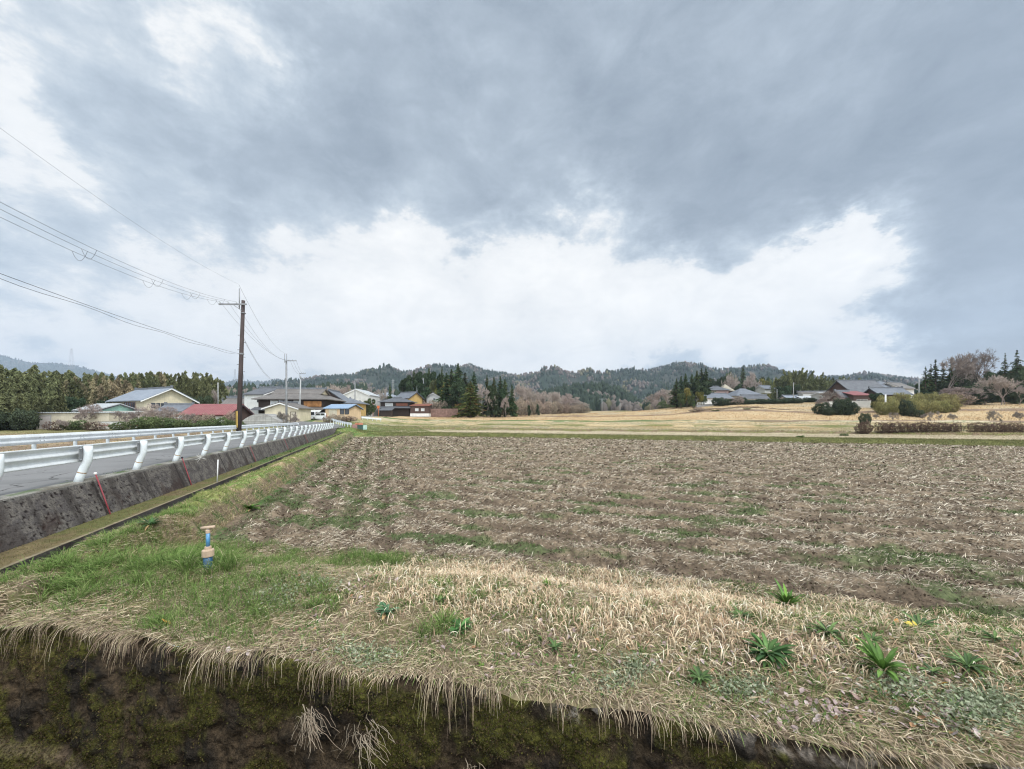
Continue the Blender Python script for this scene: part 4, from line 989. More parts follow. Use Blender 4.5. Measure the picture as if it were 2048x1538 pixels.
fo = f.build('board_fence', MT['redboards'] if 'redboards' in MT else MT['redwood']); fo.location = P(860, 829, 130); tag(fo, 'low reddish brown board fence between the annex and the cedars', 'fence')
# -- right hand hamlet
house('house', 'low tiled house with white gable at the left end of the hillside hamlet', 1432, 148, W_(1400, 1478, 148), 7, 2.6, 'gable', 1.7, .8, 'white', 'tile', rz=R(16), z=8.1, win=[('f', 1, .8, 3.5, 1.2, 'glass', 'brown')])
house('house', 'widest grey roofed house in the middle of the hillside hamlet', 1500, 157, W_(1472, 1528, 157), 9, 3.0, 'hip', 3.2, 1.0, 'white', 'tile', rz=R(6), z=9.0, porch=[(-6.0, 6.0, 2.6, 1.8, .6, 'tile')], win=[('f', -1, .8, 4, 1.3, 'glass', 'brown')])
house('house', 'small tiled house with pinkish wall beside the cedar grove', 1438, 172, W_(1420, 1458, 172), 6, 2.9, 'hip', 1.9, .9, 'pinkish', 'tile_dk', z=12.6)
house('thatched_hut', 'rounded thatched roof hut above the hillside hamlet', 1455, 180, 4.6, 4.4, 2.2, 'hip', 3.3, .8, 'brown', 'thatch', z=13.6, cat='hut', ridge=False)
house('house', 'small pair of grey roofs high among the trees right of the hamlet', 1540, 190, W_(1528, 1553, 190), 6, 1.6, 'gable', 1.6, .6, 'offwhite', 'tile', z=16.0, rz=R(12))
house('gatehouse', 'low front building with white plaster gable in the hamlet', 1512, 146, W_(1490, 1534, 146), 4, 2.0, 'gable', 1.2, .6, 'white', 'tile_dk', rz=R(-6), z=8.3, cat='gatehouse')
house('shed', 'little grey roofed shed at the left edge of the bamboo', 1587, 152, W_(1574, 1601, 152), 4, 1.9, 'gable', .9, .4, 'ltgrey', 'tile_lt', z=8.9, cat='shed')
house('greenhouse_shed', 'shed with pale sheet roof below the bamboo', 1622, 150, W_(1602, 1642, 150), 5, 1.7, 'gable', .9, .2, 'paleblue', 'greyroof', z=8.8, cat='shed', ridge=False)
house('barn', 'long whitewashed barn with brownish grey roof below the bamboo', 1636, 158, W_(1608, 1664, 158), 7, 3.6, 'gable', .9, .3, 'white', 'tile_br', z=9.4, cat='barn', rz=R(-6))
house('barn', 'pale roofed low barn behind the bushes left of the biggest roof', 1672, 130, W_(1650, 1694, 130), 6, 2.4, 'gable', .8, .3, 'offwhite', 'greyroof', z=8.4, cat='barn', ridge=False)
house('farmhouse', 'farmhouse with the biggest steep dark grey roof on the right', 1742, 118, W_(1703, 1780, 118), 10, 3.6, 'gable', 4.0, .5, 'brown', 'tile_dk', z=7.0, rz=R(2), low=(.9, 'offwhite'))
house('outhouse', 'small steep grey roofed outhouse left of the biggest roof', 1695, 113, W_(1684, 1707, 113), 4, 2.4, 'gable', 1.7, .45, 'brown', 'tile_dk', z=6.6, cat='outhouse')
house('lean_to', 'lean-to with faded red roof in front of the biggest roof', 1724, 111, W_(1708, 1742, 111), 4.5, 2.7, 'shed', 1.5, .4, 'brown', 'redroof', z=6.5, cat='shed', ridge=False, win=[('f', 0, .6, 3.0, .9, 'glass', 'offwhite')])
house('long_wing', 'long low grey tiled wing reaching right behind the yellow green hedge', 1790, 112, W_(1762, 1820, 112), 6, 2.9, 'gable', 1.9, .5, 'brown', 'tile', z=6.8, rz=R(-3))
house('house', 'far grey roofed house above the long low wing', 1776, 140, W_(1760, 1798, 140), 7, 4.6, 'hip', 2.6, .8, 'dkwood', 'tile', z=9.6)
house('house', 'white gabled house at the right end of the hamlet beside the tall pole', 1816, 138, W_(1796, 1838, 138), 8, 4.4, 'gable', 2.2, .7, 'white', 'tile_br', z=9.2, rz=R(20))
# ------------------------------------------------------------------ guardrails
def w_beam(pts, zb, hgt, side, name, mat, parent, thick=.012):
    """corrugated beam following ground-plan points pts (x,y,z) ; side +1/-1: which way the corrugation bulges"""
    prof = [(0, 0), (.0, .03), (.055, .075), (.055, .12), (.0, .165), (.0, .195), (.055, .24), (.055, .285), (.0, .33), (0, .36)]
    prof = [(o, z*hgt/.36) for o, z in prof]
    pts = np.array(pts, float); n = len(pts); t = np.gradient(pts[:, :2], axis=0); t /= np.linalg.norm(t, axis=1, keepdims=True)
    nrm = np.stack([t[:, 1], -t[:, 0]], -1) * side
    V = []
    for th in (0, thick):
        for o, z in prof:
            V.append(np.concatenate([pts[:, :2] + nrm*(o + th), (pts[:, 2] + zb + z)[:, None]], 1))
    V = np.stack(V, 1); m = len(prof); i = np.arange(n*2*m).reshape(n, 2*m); loop = list(range(m)) + list(range(2*m-1, m-1, -1))
    F = [np.stack([i[:-1, loop[k]], i[:-1, loop[(k+1) % (2*m)]], i[1:, loop[(k+1) % (2*m)]], i[1:, loop[k]]], -1) for k in range(2*m)]
    F = np.concatenate(F); return np_mesh(name, V.reshape(-1, 3), F, mat, parent)
# near rail: beam on the road side, bent posts on the field side
g = empty('guardrail', (XL(6.1, 7.86), 7.86, 1.0), 0, 'nearest white guardrail with bent posts standing on the retaining wall', 'guardrail', 'white guardrails')
inv = g.location.copy()
def atl(L, Y, z): return (XL(L, Y) - inv.x, Y - inv.y, z - inv.z)
ys = np.arange(-6, 53.6, .47)
w_beam([atl(6.13, y, 1.0) for y in ys], .41, .35, -1, 'beam', MT['rail'], g)
pm = MB(); pm.tube([(-.165, 0, -.03), (-.12, 0, .12), (-.075, 0, .26), (-.035, 0, .37), (-.009, 0, .45), (0, 0, .53), (0, 0, .62), (0, 0, .735), (0, 0, .745)], [.07]*8 + [.055], 16)
pmesh = pm.build('post', MT['postw'], None, True); pdat = pmesh.data; bpy.data.objects.remove(pmesh)
bm_ = MB(); bm_.tube([(-.100, 0, .187), (-.0945, 0, .205)], .0725, 14); o = bm_.build('rust_band', MT['rust'], None, True); bdat = o.data; bpy.data.objects.remove(o)
bk = MB(); bk.box(-.09, -.065, -.05, .05, .50, .60)
for yy, zz in ((-.11, .69), (-.11, .46), (.095, .57)): bk.tube([(-.075, yy, zz), (-.035, yy, zz)], [.02, .014], 8)
bk.box(-.078, -.070, -.13, .11, .44, .71)
o = bk.build('bracket', MT['steelpole'], None); kdat = o.data; bpy.data.objects.remove(o)
ang = math.atan(RS)
for k in range(-3, 25):
    Y = 7.86 + 1.882 * k
    if Y < .5 and k < -3: continue
    p = link('post', pdat, g); p.location = atl(5.98, Y, 1.0); p.rotation_euler = (random.uniform(-.012, .012), random.uniform(-.012, .012), ang)
    b = link('rust_band', bdat, p); q = link('bracket', kdat, p)
# far rail: faces the camera, posts behind
g = empty('guardrail', (XL(12.2, 30), 30, 1.0), 0, 'far white guardrail along the other side of the road', 'guardrail', 'white guardrails'); inv = g.location.copy()
w_beam([atl(12.22, y, 1.0) for y in np.arange(-6, 58.9, .47)], .40, .36, 1, 'beam', MT['rail'], g)
sm = MB(); sm.tube([(0, 0, -.5), (0, 0, .70), (0, 0, .715)], [.057, .057, .04], 12); o = sm.build('post', MT['postw'], None, True); sdat = o.data; bpy.data.objects.remove(o)
bk = MB(); bk.box(.0, .14, -.05, .05, .50, .62); bk.box(.12, .135, -.12, .12, .45, .70)
for yy, zz in ((-.09, .52), (-.09, .64), (.09, .52), (.09, .64)): bk.tube([(.12, yy, zz), (.225, yy, zz)], .016, 6)
o = bk.build('bracket', MT['steelpole'], None); k2 = o.data; bpy.data.objects.remove(o)
for k in range(-9, 24):
    Y = 13.7 + 1.882 * k
    p = link('post', sdat, g); p.location = atl(12.38, Y, 1.0); p.rotation_euler = (0, 0, ang); q = link('bracket', k2, p)
tube_end = MB(); tube_end.tube([atl(12.2, 58.9, 1.50), atl(12.35, 59.3, 1.58), atl(12.7, 59.5, 1.58)], .17, 10); tube_end.build('end_cap', MT['rail'], g, True)
def short_rail(pts, label, h=.40, sp=1.9, side=1):
    pts = np.array(pts, float); d = np.concatenate([[0], np.cumsum(np.hypot(*np.diff(pts, axis=0).T))]); n = int(d[-1] / .5) + 2
    t = np.linspace(0, d[-1], n); X = np.interp(t, d, pts[:, 0]); Y = np.interp(t, d, pts[:, 1]); Z = gz(X, Y, False)
    g = empty('guardrail', (X[0], Y[0], Z[0]), 0, label, 'guardrail', 'white guardrails')
    w_beam(np.stack([X - X[0], Y - Y[0], Z - Z[0]], -1), h, .36, side, 'beam', MT['rail'], g)
    for s in np.arange(.3, d[-1], sp):
        x = np.interp(s, d, pts[:, 0]); y = np.interp(s, d, pts[:, 1]); p = link('post', sdat, g); p.location = (x - X[0] - .1*side, y - Y[0] + .12, float(gz(np.array([x]), np.array([y]), False)[0]) - Z[0])
short_rail([(-24.4, 57.6), (-26.6, 60.5), (-30, 65.5), (-33.4, 70.8), (-35.8, 73.3)], 'short curved white guardrail around the outside of the bend', .45)
short_rail([(-33.0, 83), (-31.2, 84.5), (-29.9, 86.5)], 'farthest short white guardrail below the dark timber farmhouse', .42, 1.1)

# ------------------------------------------------------------------ utility poles and wires
def pole(name, label, px, py_base, py_top, Y, mat, r0=.17, r1=.11, z=None, lean=0.0, arms=(), group='utility poles in the village', steps=False, band=False, rods=(), extra=None):
    X = (px - HX) / FPX * Y
    z = gzs(X, Y) if z is None else z; H = EYE + (HY - py_top) / FPX * Y - z
    e = empty(name, (X, Y, z), 0, label, 'utility pole', group)
    m = MB(); m.tube([(0, 0, -.6), (lean*.5, 0, H*.5), (lean, 0, H)], [r0, (r0+r1)/2, r1], 12); m.build('shaft', mat, e, True)
    for (zt, x0, x1, th) in arms:
        xa = lean * (H - zt) / H
        a = MB(); a.box(xa + x0, xa + x1, -r1-.10, -r1, H-zt-th/2, H-zt+th/2); ao = a.build('cross_arm', MT['steelpole'], e)
        n = max(2, int(abs(x1 - x0) / .5))
        for i in range(3):
            xi = x0 + (x1-x0)*(.04 + i*.30) if abs(x0) > abs(x1) else x1 + (x0-x1)*(.04 + i*.30)
            s = MB(); s.lathe([(.03, 0), (.06, .03), (.035, .08), (.055, .11), (.03, .17)], (xa + xi, -r1-.05, H-zt+th/2), 8); s.build('insulator', MT['paleglass'], ao, True)
    for (x, zt0, zt1, rr) in rods:
        a = MB(); xa = lean; a.tube([(xa + x, -r1-.03, H + zt0), (xa + x, -r1-.03, H + zt1)], rr, 8); a.build('top_rod', MT['steelpole'], e, True)
    if steps:
        for i in range(steps):
            zz = H * (.30 + .055*i); sgn = 1 if i % 2 else -1; xa = lean * zz / H
            a = MB(); a.tube([(xa, 0, zz), (xa + sgn*(r0 + .16), 0, zz)], .018, 6); a.build('step_bolt', MT['bolt'], e)
    if band:
        for k in range(4):
            th = k * math.pi/2 + .1
            a = MB(); zc0, zc1 = .55, 2.0
            pts = [( (r0+.012)*math.cos(th+u), (r0+.012)*math.sin(th+u)) for u in np.linspace(-.3, .3, 5)]
            pts = pts + [((r0+.02)*math.cos(th+u), (r0+.02)*math.sin(th+u)) for u in np.linspace(.3, -.3, 5)]
            a.prism(pts, 'z', zc0, zc1); a.build('yellow_stripe', MT['yellowband'], e)
    return e, H, z
p1, H1, z1 = pole('utility_pole', 'tall dark brown utility pole with yellow striped foot beside the road', 477, 862, 601, 33.2, MT['woodpole'], .20, .135, z=1.0, lean=.42,
     arms=[(.38, -1.98, .42, .12)], steps=9, band=True, rods=[(-.22, -.75, 1.0, .045)])
b = MB(); b.tube([(-.75+.42, -.17, H1-.42), (.42-.02, -.13, H1-.95)], .022, 6); b.build('brace', MT['steelpole'], p1)
b = MB(); b.tube([(.42, 0, H1-1.15), (.42, 0, H1-1.08)], .19, 12); b.build('collar', MT['steelpole'], p1)
b = MB(); b.tube([(.26, 0, H1-4.75), (.26, 0, H1-4.62)], .20, 12); b.build('collar', MT['steelpole'], p1)
p2, H2, z2 = pole('utility_pole', 'grey steel utility pole with one sided cross arm beside the block shed', 573, 848, 722, 62, MT['steelpole'], .17, .13, lean=-.03, arms=[(.0, -.1, 1.75, .10)], steps=8, rods=[(-.16, -.3, 1.15, .045), (.16, -.3, 1.15, .045)])
p3, H3, z3 = pole('utility_pole', 'brownish utility pole in front of the large farmhouse wall', 599, 838, 753, 78, MT['concpole'], .16, .12, lean=.25, arms=[(.35, -.1, .95, .09), (-.62, -.2, 1.1, .07)], rods=[(-.12, -.3, .7, .03), (.12, -.3, .7, .03)], steps=4)
pole('utility_pole', 'thin grey pole standing before the pale cream warehouse', 710, 818, 757, 100, MT['steelpole'], .15, .11, arms=[(.5, -.1, .9, .08)])
pole('utility_pole', 'pale pole with crossed arms above the pale blue hall', 786, 795, 759, 157, MT['concpole'], .15, .12, arms=[(.4, -.7, .7, .08), (1.3, -.5, .5, .25)])
pole('utility_pole', 'short pale pole behind the mustard gabled house ridge', 834, 785, 772, 148, MT['concpole'], .14, .12)
pole('utility_pole', 'grey pole half hidden in the dark conifers behind the village', 847, 780, 756, 150, MT['steelpole'], .15, .12)
pole('utility_pole', 'pale pole left of the small orange house', 436, 795, 765, 96, MT['concpole'], .13, .11)
pole('utility_pole', 'tall pale pole right of the far white gabled house', 1838, 792, 756, 108, MT['concpole'], .14, .11)
pole('utility_pole', 'slender pole in front of the bamboo on the right', 1587, 785, 765, 150, MT['concpole'], .13, .1, arms=[(.3, -.5, .5, .1)])
pole('utility_pole', 'pale pole with a transformer between bamboo and the biggest roof', 1688, 775, 756, 145, MT['concpole'], .14, .12, arms=[(2.2, -.1, .7, .5)])
pole('utility_pole', 'pole inside the dark trees at far right', 1932, 775, 741, 112, MT['concpole'], .13, .1)
pole('utility_pole', 'thin pole on the open terrace before the hamlet', 1554, 796, 778, 140, MT['concpole'], .1, .08)
pole('utility_pole', 'thin pole with a wide arm before the dark conifer hill', 1204, 817, 797, 330, MT['concpole'], .3, .25, arms=[(.5, -2.6, 2.6, .35)])
pole('utility_pole', 'thin pole at the left foot of the conifer hill', 1163, 820, 808, 330, MT['concpole'], .28, .22)
pole('utility_pole', 'thin pole at the right foot of the conifer hill', 1240, 818, 806, 330, MT['concpole'], .28, .22)
pole('marker_post', 'white post standing in the yellow green hedge', 1771, 810, 789, 92, MT['trim'], .16, .16, group=None)

def wire(name, pts, rad, label, loops=(), group=None, cat='wire'):
    m = MB(); m.tube(pts, rad, 5); o = m.build(name, MT['wire']); tag(o, label, cat, group); return o
def curve(A, B, sag, n=24):
    A = np.array(A, float); B = np.array(B, float); t = np.linspace(0, 1, n)[:, None]
    p = A*(1-t) + B*t; p[:, 2] -= 4*sag*(t*(1-t))[:, 0]; return p
def from_px(px, py, L):
    Y = L * FPX / (752 - px); return (XL(L, Y), Y, EYE + (HY - py)/FPX*Y)
def near_wire(L, p_at0, p_end, off):
    """a span from the pole back over the road verge past the camera; parabola through two seen points"""
    A = np.array(from_px(0, p_at0, L)); B = np.array(p_end, float); y0 = 6.0
    c = (B[2] - A[2]) / ((B[1]-y0)**2 - (A[1]-y0)**2); z0 = A[2] - c*(A[1]-y0)**2
    Y = np.linspace(-19, B[1], 60); Lb = LL(B[0], B[1]); Lv = np.interp(Y, [-19, A[1], B[1]], [L, L, Lb])
    return np.stack([XL(Lv, Y), Y, z0 + c*(Y-y0)**2], -1)
def P1(x, zt): return (p1.location.x + .42 + x, 33.2 - .17, z1 + H1 + zt)
ends = [P1(-1.9, -.15), P1(-1.2, -.15), P1(-.55, -.15)]
starts = [(12.9, 434), (12.55, 418), (12.2, 404)]
nw = []
desc = ['lowest', 'middle', 'highest']
for i in range(3):
    w = near_wire(starts[i][0], starts[i][1], ends[i], 0); nw.append(w)
    wire('power_line', w, .007, desc[i] + ' of the three power lines running left from the brown pole', group='power lines left of the brown pole')
for j, yy in enumerate((16.2, 21.4, 26.0, 30.3)):
    for a_, b_ in ((0, 1), (1, 2)):
        A = np.array([np.interp(yy + .5*a_*0, nw[a_][:, 1], nw[a_][:, k]) for k in range(3)]); B = np.array([np.interp(yy + .35, nw[b_][:, 1], nw[b_][:, k]) for k in range(3)])
        c = curve(A, B, .42, 12); o = wire('spacer_loop', c, .006, ('nearer' if a_ else 'outer') + ' hanging loop of the %s pair on the left power lines' % ['leftmost', 'second', 'third', 'rightmost'][j], group='hanging loops on the power lines', cat='wire loop')
gw = near_wire(12.0, 256, P1(-.25, 1.35), 0); wire('earth_wire', gw, .004, 'single thin earth wire above the power lines at left')
c1 = near_wire(12.0, 547, P1(-.25, -4.7), 0); wire('phone_cable', c1, .009, 'upper strand of the low cable left of the brown pole')
c2 = c1.copy(); c2[:, 2] -= .13 + .05*np.sin(c2[:, 1]*1.1); wire('phone_cable', c2[:-1], .008, 'lower wavy strand of the low cable left of the brown pole')
X2, Y2 = p2.location.x, 62
for i, (a, bx, sg) in enumerate(((-1.9, 1.6, 1.6), (-1.2, 1.1, 1.6), (-.55, .5, 1.5))):
    wire('power_line', curve(P1(a, -.15), (X2 + bx, Y2 - .2, z2 + H2 + .15), sg), .008, ['lowest', 'middle', 'topmost'][i] + ' of the three power lines between the brown and the grey pole', group='power lines between the poles')
wire('earth_wire', curve(P1(-.25, 1.3), (X2 + .16, Y2 - .2, z2 + H2 + 1.1), 1.2), .009, 'thin earth wire from the brown pole top to the grey pole')
for i in range(2): wire('phone_cable', curve(P1(.0, -3.0 - .12*i), (X2, Y2 - .17, z2 + H2 - 2.9 - .2*i), 1.9), .009, ['upper', 'lower'][i] + ' of two deep sagging cables between brown and grey pole', group='sagging cables')
wire('phone_cable', curve(P1(-.1, -4.7), (p3.location.x - 12.0, 80, 6.6), 1.1), .014, 'low cable dropping from the brown pole to the farmhouse roofs')
X3 = p3.location.x + .25
for i, bx in enumerate((.9, .5, 0)):
    wire('power_line', curve((X2 + 1.6 - .5*i, Y2, z2 + H2 + .1), (X3 + bx, 78, z3 + H3 + .6), .8), .012, ['right', 'middle', 'left'][i] + ' of the three short wires between grey pole and farmhouse pole', group='short wires over the bend')
def pylon(px, top, base, Y, w, label):
    X, _, z = P(px, base, Y); H = (base - top)/FPX*Y; e = empty('transmission_tower', (X, Y, z), .4, label, 'pylon', 'far transmission towers'); r = .22 * Y/1500
    def hw(zf): return w/2 * (1 - .82*zf)
    for sx in (-1, 1):
        for sy in (-1, 1):
            m = MB(); m.tube([(sx*hw(0), sy*hw(0), 0), (sx*hw(.6), sy*hw(.6), .6*H), (sx*hw(.98), sy*hw(.98), H)], r, 4); m.build('leg', MT['pylon'], e)
    m = MB()
    for k in range(9):
        a, b_ = k/9, (k+1)/9; h0, h1 = hw(a), hw(b_)
        for s1 in (-1, 1):
            m.tube([(-h0, s1*h0, a*H), (h1, s1*h1, b_*H)], r*.6, 3); m.tube([(h0, s1*h0, a*H), (-h1, s1*h1, b_*H)], r*.6, 3)
            m.tube([(s1*h0, -h0, a*H), (s1*h1, h1, b_*H)], r*.6, 3)
    m.build('lattice', MT['pylon'], e)
    for zf in (.62, .76, .9):
        m = MB(); q = w*.55*(1.15-.3*zf); m.tube([(-q, 0, zf*H), (0, 0, zf*H+.03*H), (q, 0, zf*H)], r*.8, 4); m.build('cross_arm', MT['pylon'], e)
MT['pylon'] = M('pylon_steel', (.34, .34, .36), .7, .1)
pylon(143, 697, 738, 1300, 12, 'taller lattice transmission tower rising above the left bamboo')
pylon(470, 738, 764, 1500, 9, 'small lattice transmission tower on the hill left of the brown pole')

# ------------------------------------------------------------------ small things
def rod(name, label, A, B, r, mat, cap=None, group=None, cat='marker rod'):
    A = np.array(A); B = np.array(B); e = empty(name, A, 0, label, cat, group); m = MB(); m.tube([(0, 0, 0), B - A], r, 8); m.build('rod', mat, e, True)
    if cap: m = MB(); m.lathe([(.002, -.03), (.024, -.02), (.03, 0), (.024, .022), (.002, .03)], tuple(B - A), 10); m.build('cap', cap, e, True)
    return e
MT['redrod'] = M('faded_red_plastic', (.30, .06, .07), .5, .25, 6); MT['whitecap'] = M('white_cap', (.8, .78, .75), .5, .05)
def lean(L0, Y0, z0, L1, Y1, z1_): return (XL(L0, Y0), Y0, z0), (XL(L1, Y1), Y1, z1_)
a, b = lean(5.62, 8.02, .26, 6.02, 8.12, 1.13); rod('marker_rod', 'nearest red marker rod leaning on the retaining wall, white tip', a, b, .013, MT['redrod'], MT['whitecap'], 'red rods on the wall')
a, b = lean(5.62, 11.55, .26, 6.02, 11.75, 1.10); rod('marker_rod', 'second red marker rod on the retaining wall, beside the white stake', a, b, .012, MT['redrod'], MT['bolt'], 'red rods on the wall')
for k, (y, l_) in enumerate(((17.8, 'third red rod, thin, farther along the retaining wall'), (24.5, 'fourth thin red rod along the retaining wall'), (31.5, 'fifth thin red rod along the retaining wall'))):
    a, b = lean(5.63, y, .26, 6.0, y + .2, 1.03); rod('marker_rod', l_, a, b, .010, MT['redrod'], None, 'red rods on the wall')
ws = rod('stake', 'thin white stake standing on the gutter edge', (XL(5.08, 12.1), 12.1, .25), (XL(5.08, 12.1) + .03, 12.1, 1.0), .017, MT['trim'], None, cat='stake')
# pale dried flower head hanging at the top of the stake
m = MB(); r_ = np.random.default_rng(3)
for i in range(14):
    d = r_.normal(0, 1, 3); d /= np.linalg.norm(d); m.tube([(0, 0, 0), d*.16], [.008, .003], 4)
o = m.build('dried_weed', MT['offwhite']); o.location = (XL(5.75, 12.4), 12.4, 1.02); tag(o, 'pale dried starry weed beside the top of the white stake', 'weed')

# blue irrigation valve
X0, Y0 = (416 - HX)/FPX*4.6, 4.6; zg = .42
MT['bluepipe'] = M('blue_pvc', (.012, .09, .20), .35, .35, 8, col2=(.012, .05, .10), spec=.6); MT['bluelight'] = M('faded_blue_pvc', (.08, .24, .42), .35, .3, 8, spec=.6); MT['tanpvc'] = M('tan_pvc', (.50, .37, .26), .55, .2, 10, streak=.4, dirt=(.22, .16, .11))
MT['silver'] = M('dull_metal', (.45, .43, .42), .4, .2, 10, metallic=.7)
v = empty('irrigation_valve', (X0, Y0, zg), R(8), 'blue pipe valve with beige collar and T handle in a grass tuft', 'valve'); v.scale = (.88, .88, .90)
m = MB(); m.lathe([(.055, -.1), (.055, .26)], k=28); m.build('lower_pipe', MT['bluepipe'], v, True)
m = MB(); m.lathe([(.055, .235), (.069, .238), (.0705, .245), (.0705, .318), (.066, .326), (.041, .330), (.040, .334), (.040, .366), (.036, .371), (.02, .372)], k=28); m.build('collar', MT['tanpvc'], v)
m = MB(); m.lathe([(.024, .36), (.024, .555)], k=20); m.build('stem_pipe', MT['bluelight'], v, True)
m = MB(); m.lathe([(.027, .55), (.028, .585), (.024, .592), (.016, .594)], k=20); m.build('cap', MT['tanpvc'], v)
m = MB(); m.lathe([(.012, .59), (.012, .615)], k=10); m.build('spindle', MT['silver'], v, True)
m = MB(); m.tube([(-.085, 0, .618), (.085, 0, .632)], .020, 14); m.build('handle', MT['tanpvc'], v, True)

# rusty boxes at the field corner
MT['pinkbox'] = M('faded_pink_panel', (.42, .24, .22), .8, .3, 2, streak=.5, dirt=(.22, .12, .09)); MT['greenbox'] = M('dark_green_panel', (.07, .12, .10), .7, .3, 2, streak=.3)
MT['orangelid'] = M('orange_lid', (.55, .20, .12), .7, .3, 2); MT['mintpanel'] = M('mint_panel', (.45, .60, .52), .7, .2, 2)
X, Y = (716 - HX)/FPX*57.5, 57.5; z = gzs(X, Y)
e = empty('storage_box', (X, Y, z), R(-14), 'rusty pink and dark green collection box with orange lid at the field corner', 'box')
m = MB(); m.box(-1.0, -.15, 0, .8, -.1, .68); m.build('pink_body', MT['pinkbox'], e)
m = MB(); m.box(-.145, .85, .03, .8, -.1, .62); m.build('green_body', MT['greenbox'], e)
m = MB(); m.box(.85, 1.0, .04, .8, -.1, .60); m.build('end_panel', MT['mintpanel'], e)
m = MB(); m.prism([(-.55, .68), (.30, .63), (.25, .84), (-.45, .90)], 'y', -.02, .82); m.build('lid', MT['orangelid'], e)
# convex mirrors
MT['orangepaint'] = M('orange_paint', (.62, .17, .06), .5, .15, 3); MT['mirror'] = M('mirror_glass', (.42, .34, .34), .15, .2, 1, metallic=.6)
def mirror(px, top, base, Y, label, back=False):
    X = (px - HX)/FPX*Y; z = gzs(X, Y); H = EYE + (HY - top)/FPX*Y - z
    e = empty('traffic_mirror', (X, Y, z), R(-10), label, 'traffic mirror', 'orange traffic mirrors')
    m = MB(); m.tube([(0, 0, -.3), (0, 0, H - .1)], .06, 10); m.build('pole', MT['orangepaint'], e, True)
    m = MB(); c = (0, -.14, H - .42)
    m.tube([(0, -.22, c[2]), (0, -.10, c[2])], .42, 18) if not back else m.box(-.38, .38, -.2, -.1, c[2]-.42, c[2]+.36); h = m.build('frame', MT['orangepaint'], e, True if not back else False)
    if not back: m = MB(); m.tube([(0, -.26, c[2]), (0, -.222, c[2])], [.2, .36], 18); m.build('mirror_face', MT['mirror'], e, True)
mirror(746, 807, 826, 121, 'round mirror on an orange pole left of the pair')
mirror(757, 811, 832, 112, 'square backed orange mirror in front of the dark timber farmhouse', True)

# cars
MT['carwhite'] = M('white_car_paint', (.74, .75, .76), .18, .04, 1, spec=.8); MT['tyre'] = M('rubber', (.02, .02, .02), .9, .1); MT['carglass'] = M('car_glass', (.03, .035, .04), .08, .1, spec=1.0)
MT['silverpaint'] = M('silver_car_paint', (.40, .42, .44), .2, .05, 1, metallic=.4, spec=.8); MT['taillight'] = M('red_lens', (.4, .02, .02), .2, .1)
def car(px, Y, rz, label, mat, prof, L, Wd=1.48, z=None, name='parked_car'):
    X = (px - HX)/FPX*Y; z = (gzs(X, Y) + .08) if z is None else z
    e = empty(name, (X, Y, z), rz, label, 'car', 'cars parked by the farmhouse')
    m = MB(); m.prism([(x*L, zz) for x, zz in prof['body']], 'y', -Wd/2, Wd/2); bo = m.build('body', mat, e)
    md = bo.modifiers.new('Bevel', 'BEVEL'); md.width = .05; md.segments = 2
    for k, wpoly in enumerate(prof['win']):
        for s in (-1, 1):
            m = MB(); y = s * Wd/2; m.prism([(x*L, zz) for x, zz in wpoly], 'y', min(y, y + s*.012), max(y, y + s*.012)); m.build('side_window', MT['carglass'], e)
    for poly, nm in ((prof['ws'], 'windscreen'), (prof['rw'], 'rear_window')):
        (x0, z0), (x1, z1_) = poly; dx = .02 if nm == 'windscreen' else -.02
        m = MB(); m.add([(x0*L+dx, -Wd*.42, z0), (x0*L+dx, Wd*.42, z0), (x1*L+dx, Wd*.38, z1_), (x1*L+dx, -Wd*.38, z1_), (x0*L, -Wd*.42, z0-.01), (x0*L, Wd*.42, z0-.01), (x1*L, Wd*.38, z1_-.01), (x1*L, -Wd*.38, z1_-.01)],
               [(0,1,2,3), (7,6,5,4), (0,4,5,1), (1,5,6,2), (2,6,7,3), (3,7,4,0)]); m.build(nm, MT['carglass'], e)
    for x in (prof['wx']):
        for s in (-1, 1):
            m = MB(); m.tube([(x*L, s*(Wd/2-.16), .27), (x*L, s*(Wd/2+.015), .27)], .28, 16); w = m.build('wheel', MT['tyre'], e, False)
            m = MB(); m.tube([(x*L, s*(Wd/2+.0), .27), (x*L, s*(Wd/2+.03), .27)], .17, 12); m.build('rim', MT['silver'], w)
    for s in (-1, 1):
        m = MB(); m.box(.485*L, .505*L, s*Wd*.36-.12, s*Wd*.36+.12, .62, .76); m.build('headlight', MT['paleglass'], e)
        m = MB(); m.box(-.507*L, -.49*L, s*Wd*.40-.07, s*Wd*.40+.07, .70, .95); m.build('taillight', MT['taillight'], e)
HATCH = dict(body=[(-.5, .25), (-.5, .85), (-.46, 1.35), (-.40, 1.50), (.12, 1.50), (.30, 1.0), (.47, .88), (.5, .70), (.5, .25)], win=[[(-.40, .95), (-.40, 1.38), (-.12, 1.40), (-.12, .95)], [(-.09, .95), (-.09, 1.40), (.12, 1.38), (.26, .98)]], ws=[(.295, 1.02), (.145, 1.43)], rw=[(-.49, .95), (-.455, 1.38)], wx=(-.34, .33))
VAN = dict(body=[(-.5, .25), (-.5, 1.0), (-.48, 1.75), (-.44, 1.82), (.30, 1.82), (.42, 1.15), (.49, .95), (.5, .25)], win=[[(-.42, 1.05), (-.42, 1.62), (-.05, 1.62), (-.05, 1.05)], [(0, 1.05), (0, 1.62), (.28, 1.60), (.38, 1.1)]], ws=[(.415, 1.2), (.32, 1.74)], rw=[(-.50, 1.05), (-.485, 1.65)], wx=(-.34, .34))
car(642, 80, R(172), 'small white hatchback parked in front of the large farmhouse', MT['carwhite'], HATCH, 3.3, z=2.1)
car(628, 81.0, R(100), 'white box van parked end on, left of the white hatchback', MT['carwhite'], VAN, 3.2, 1.45, z=2.1)
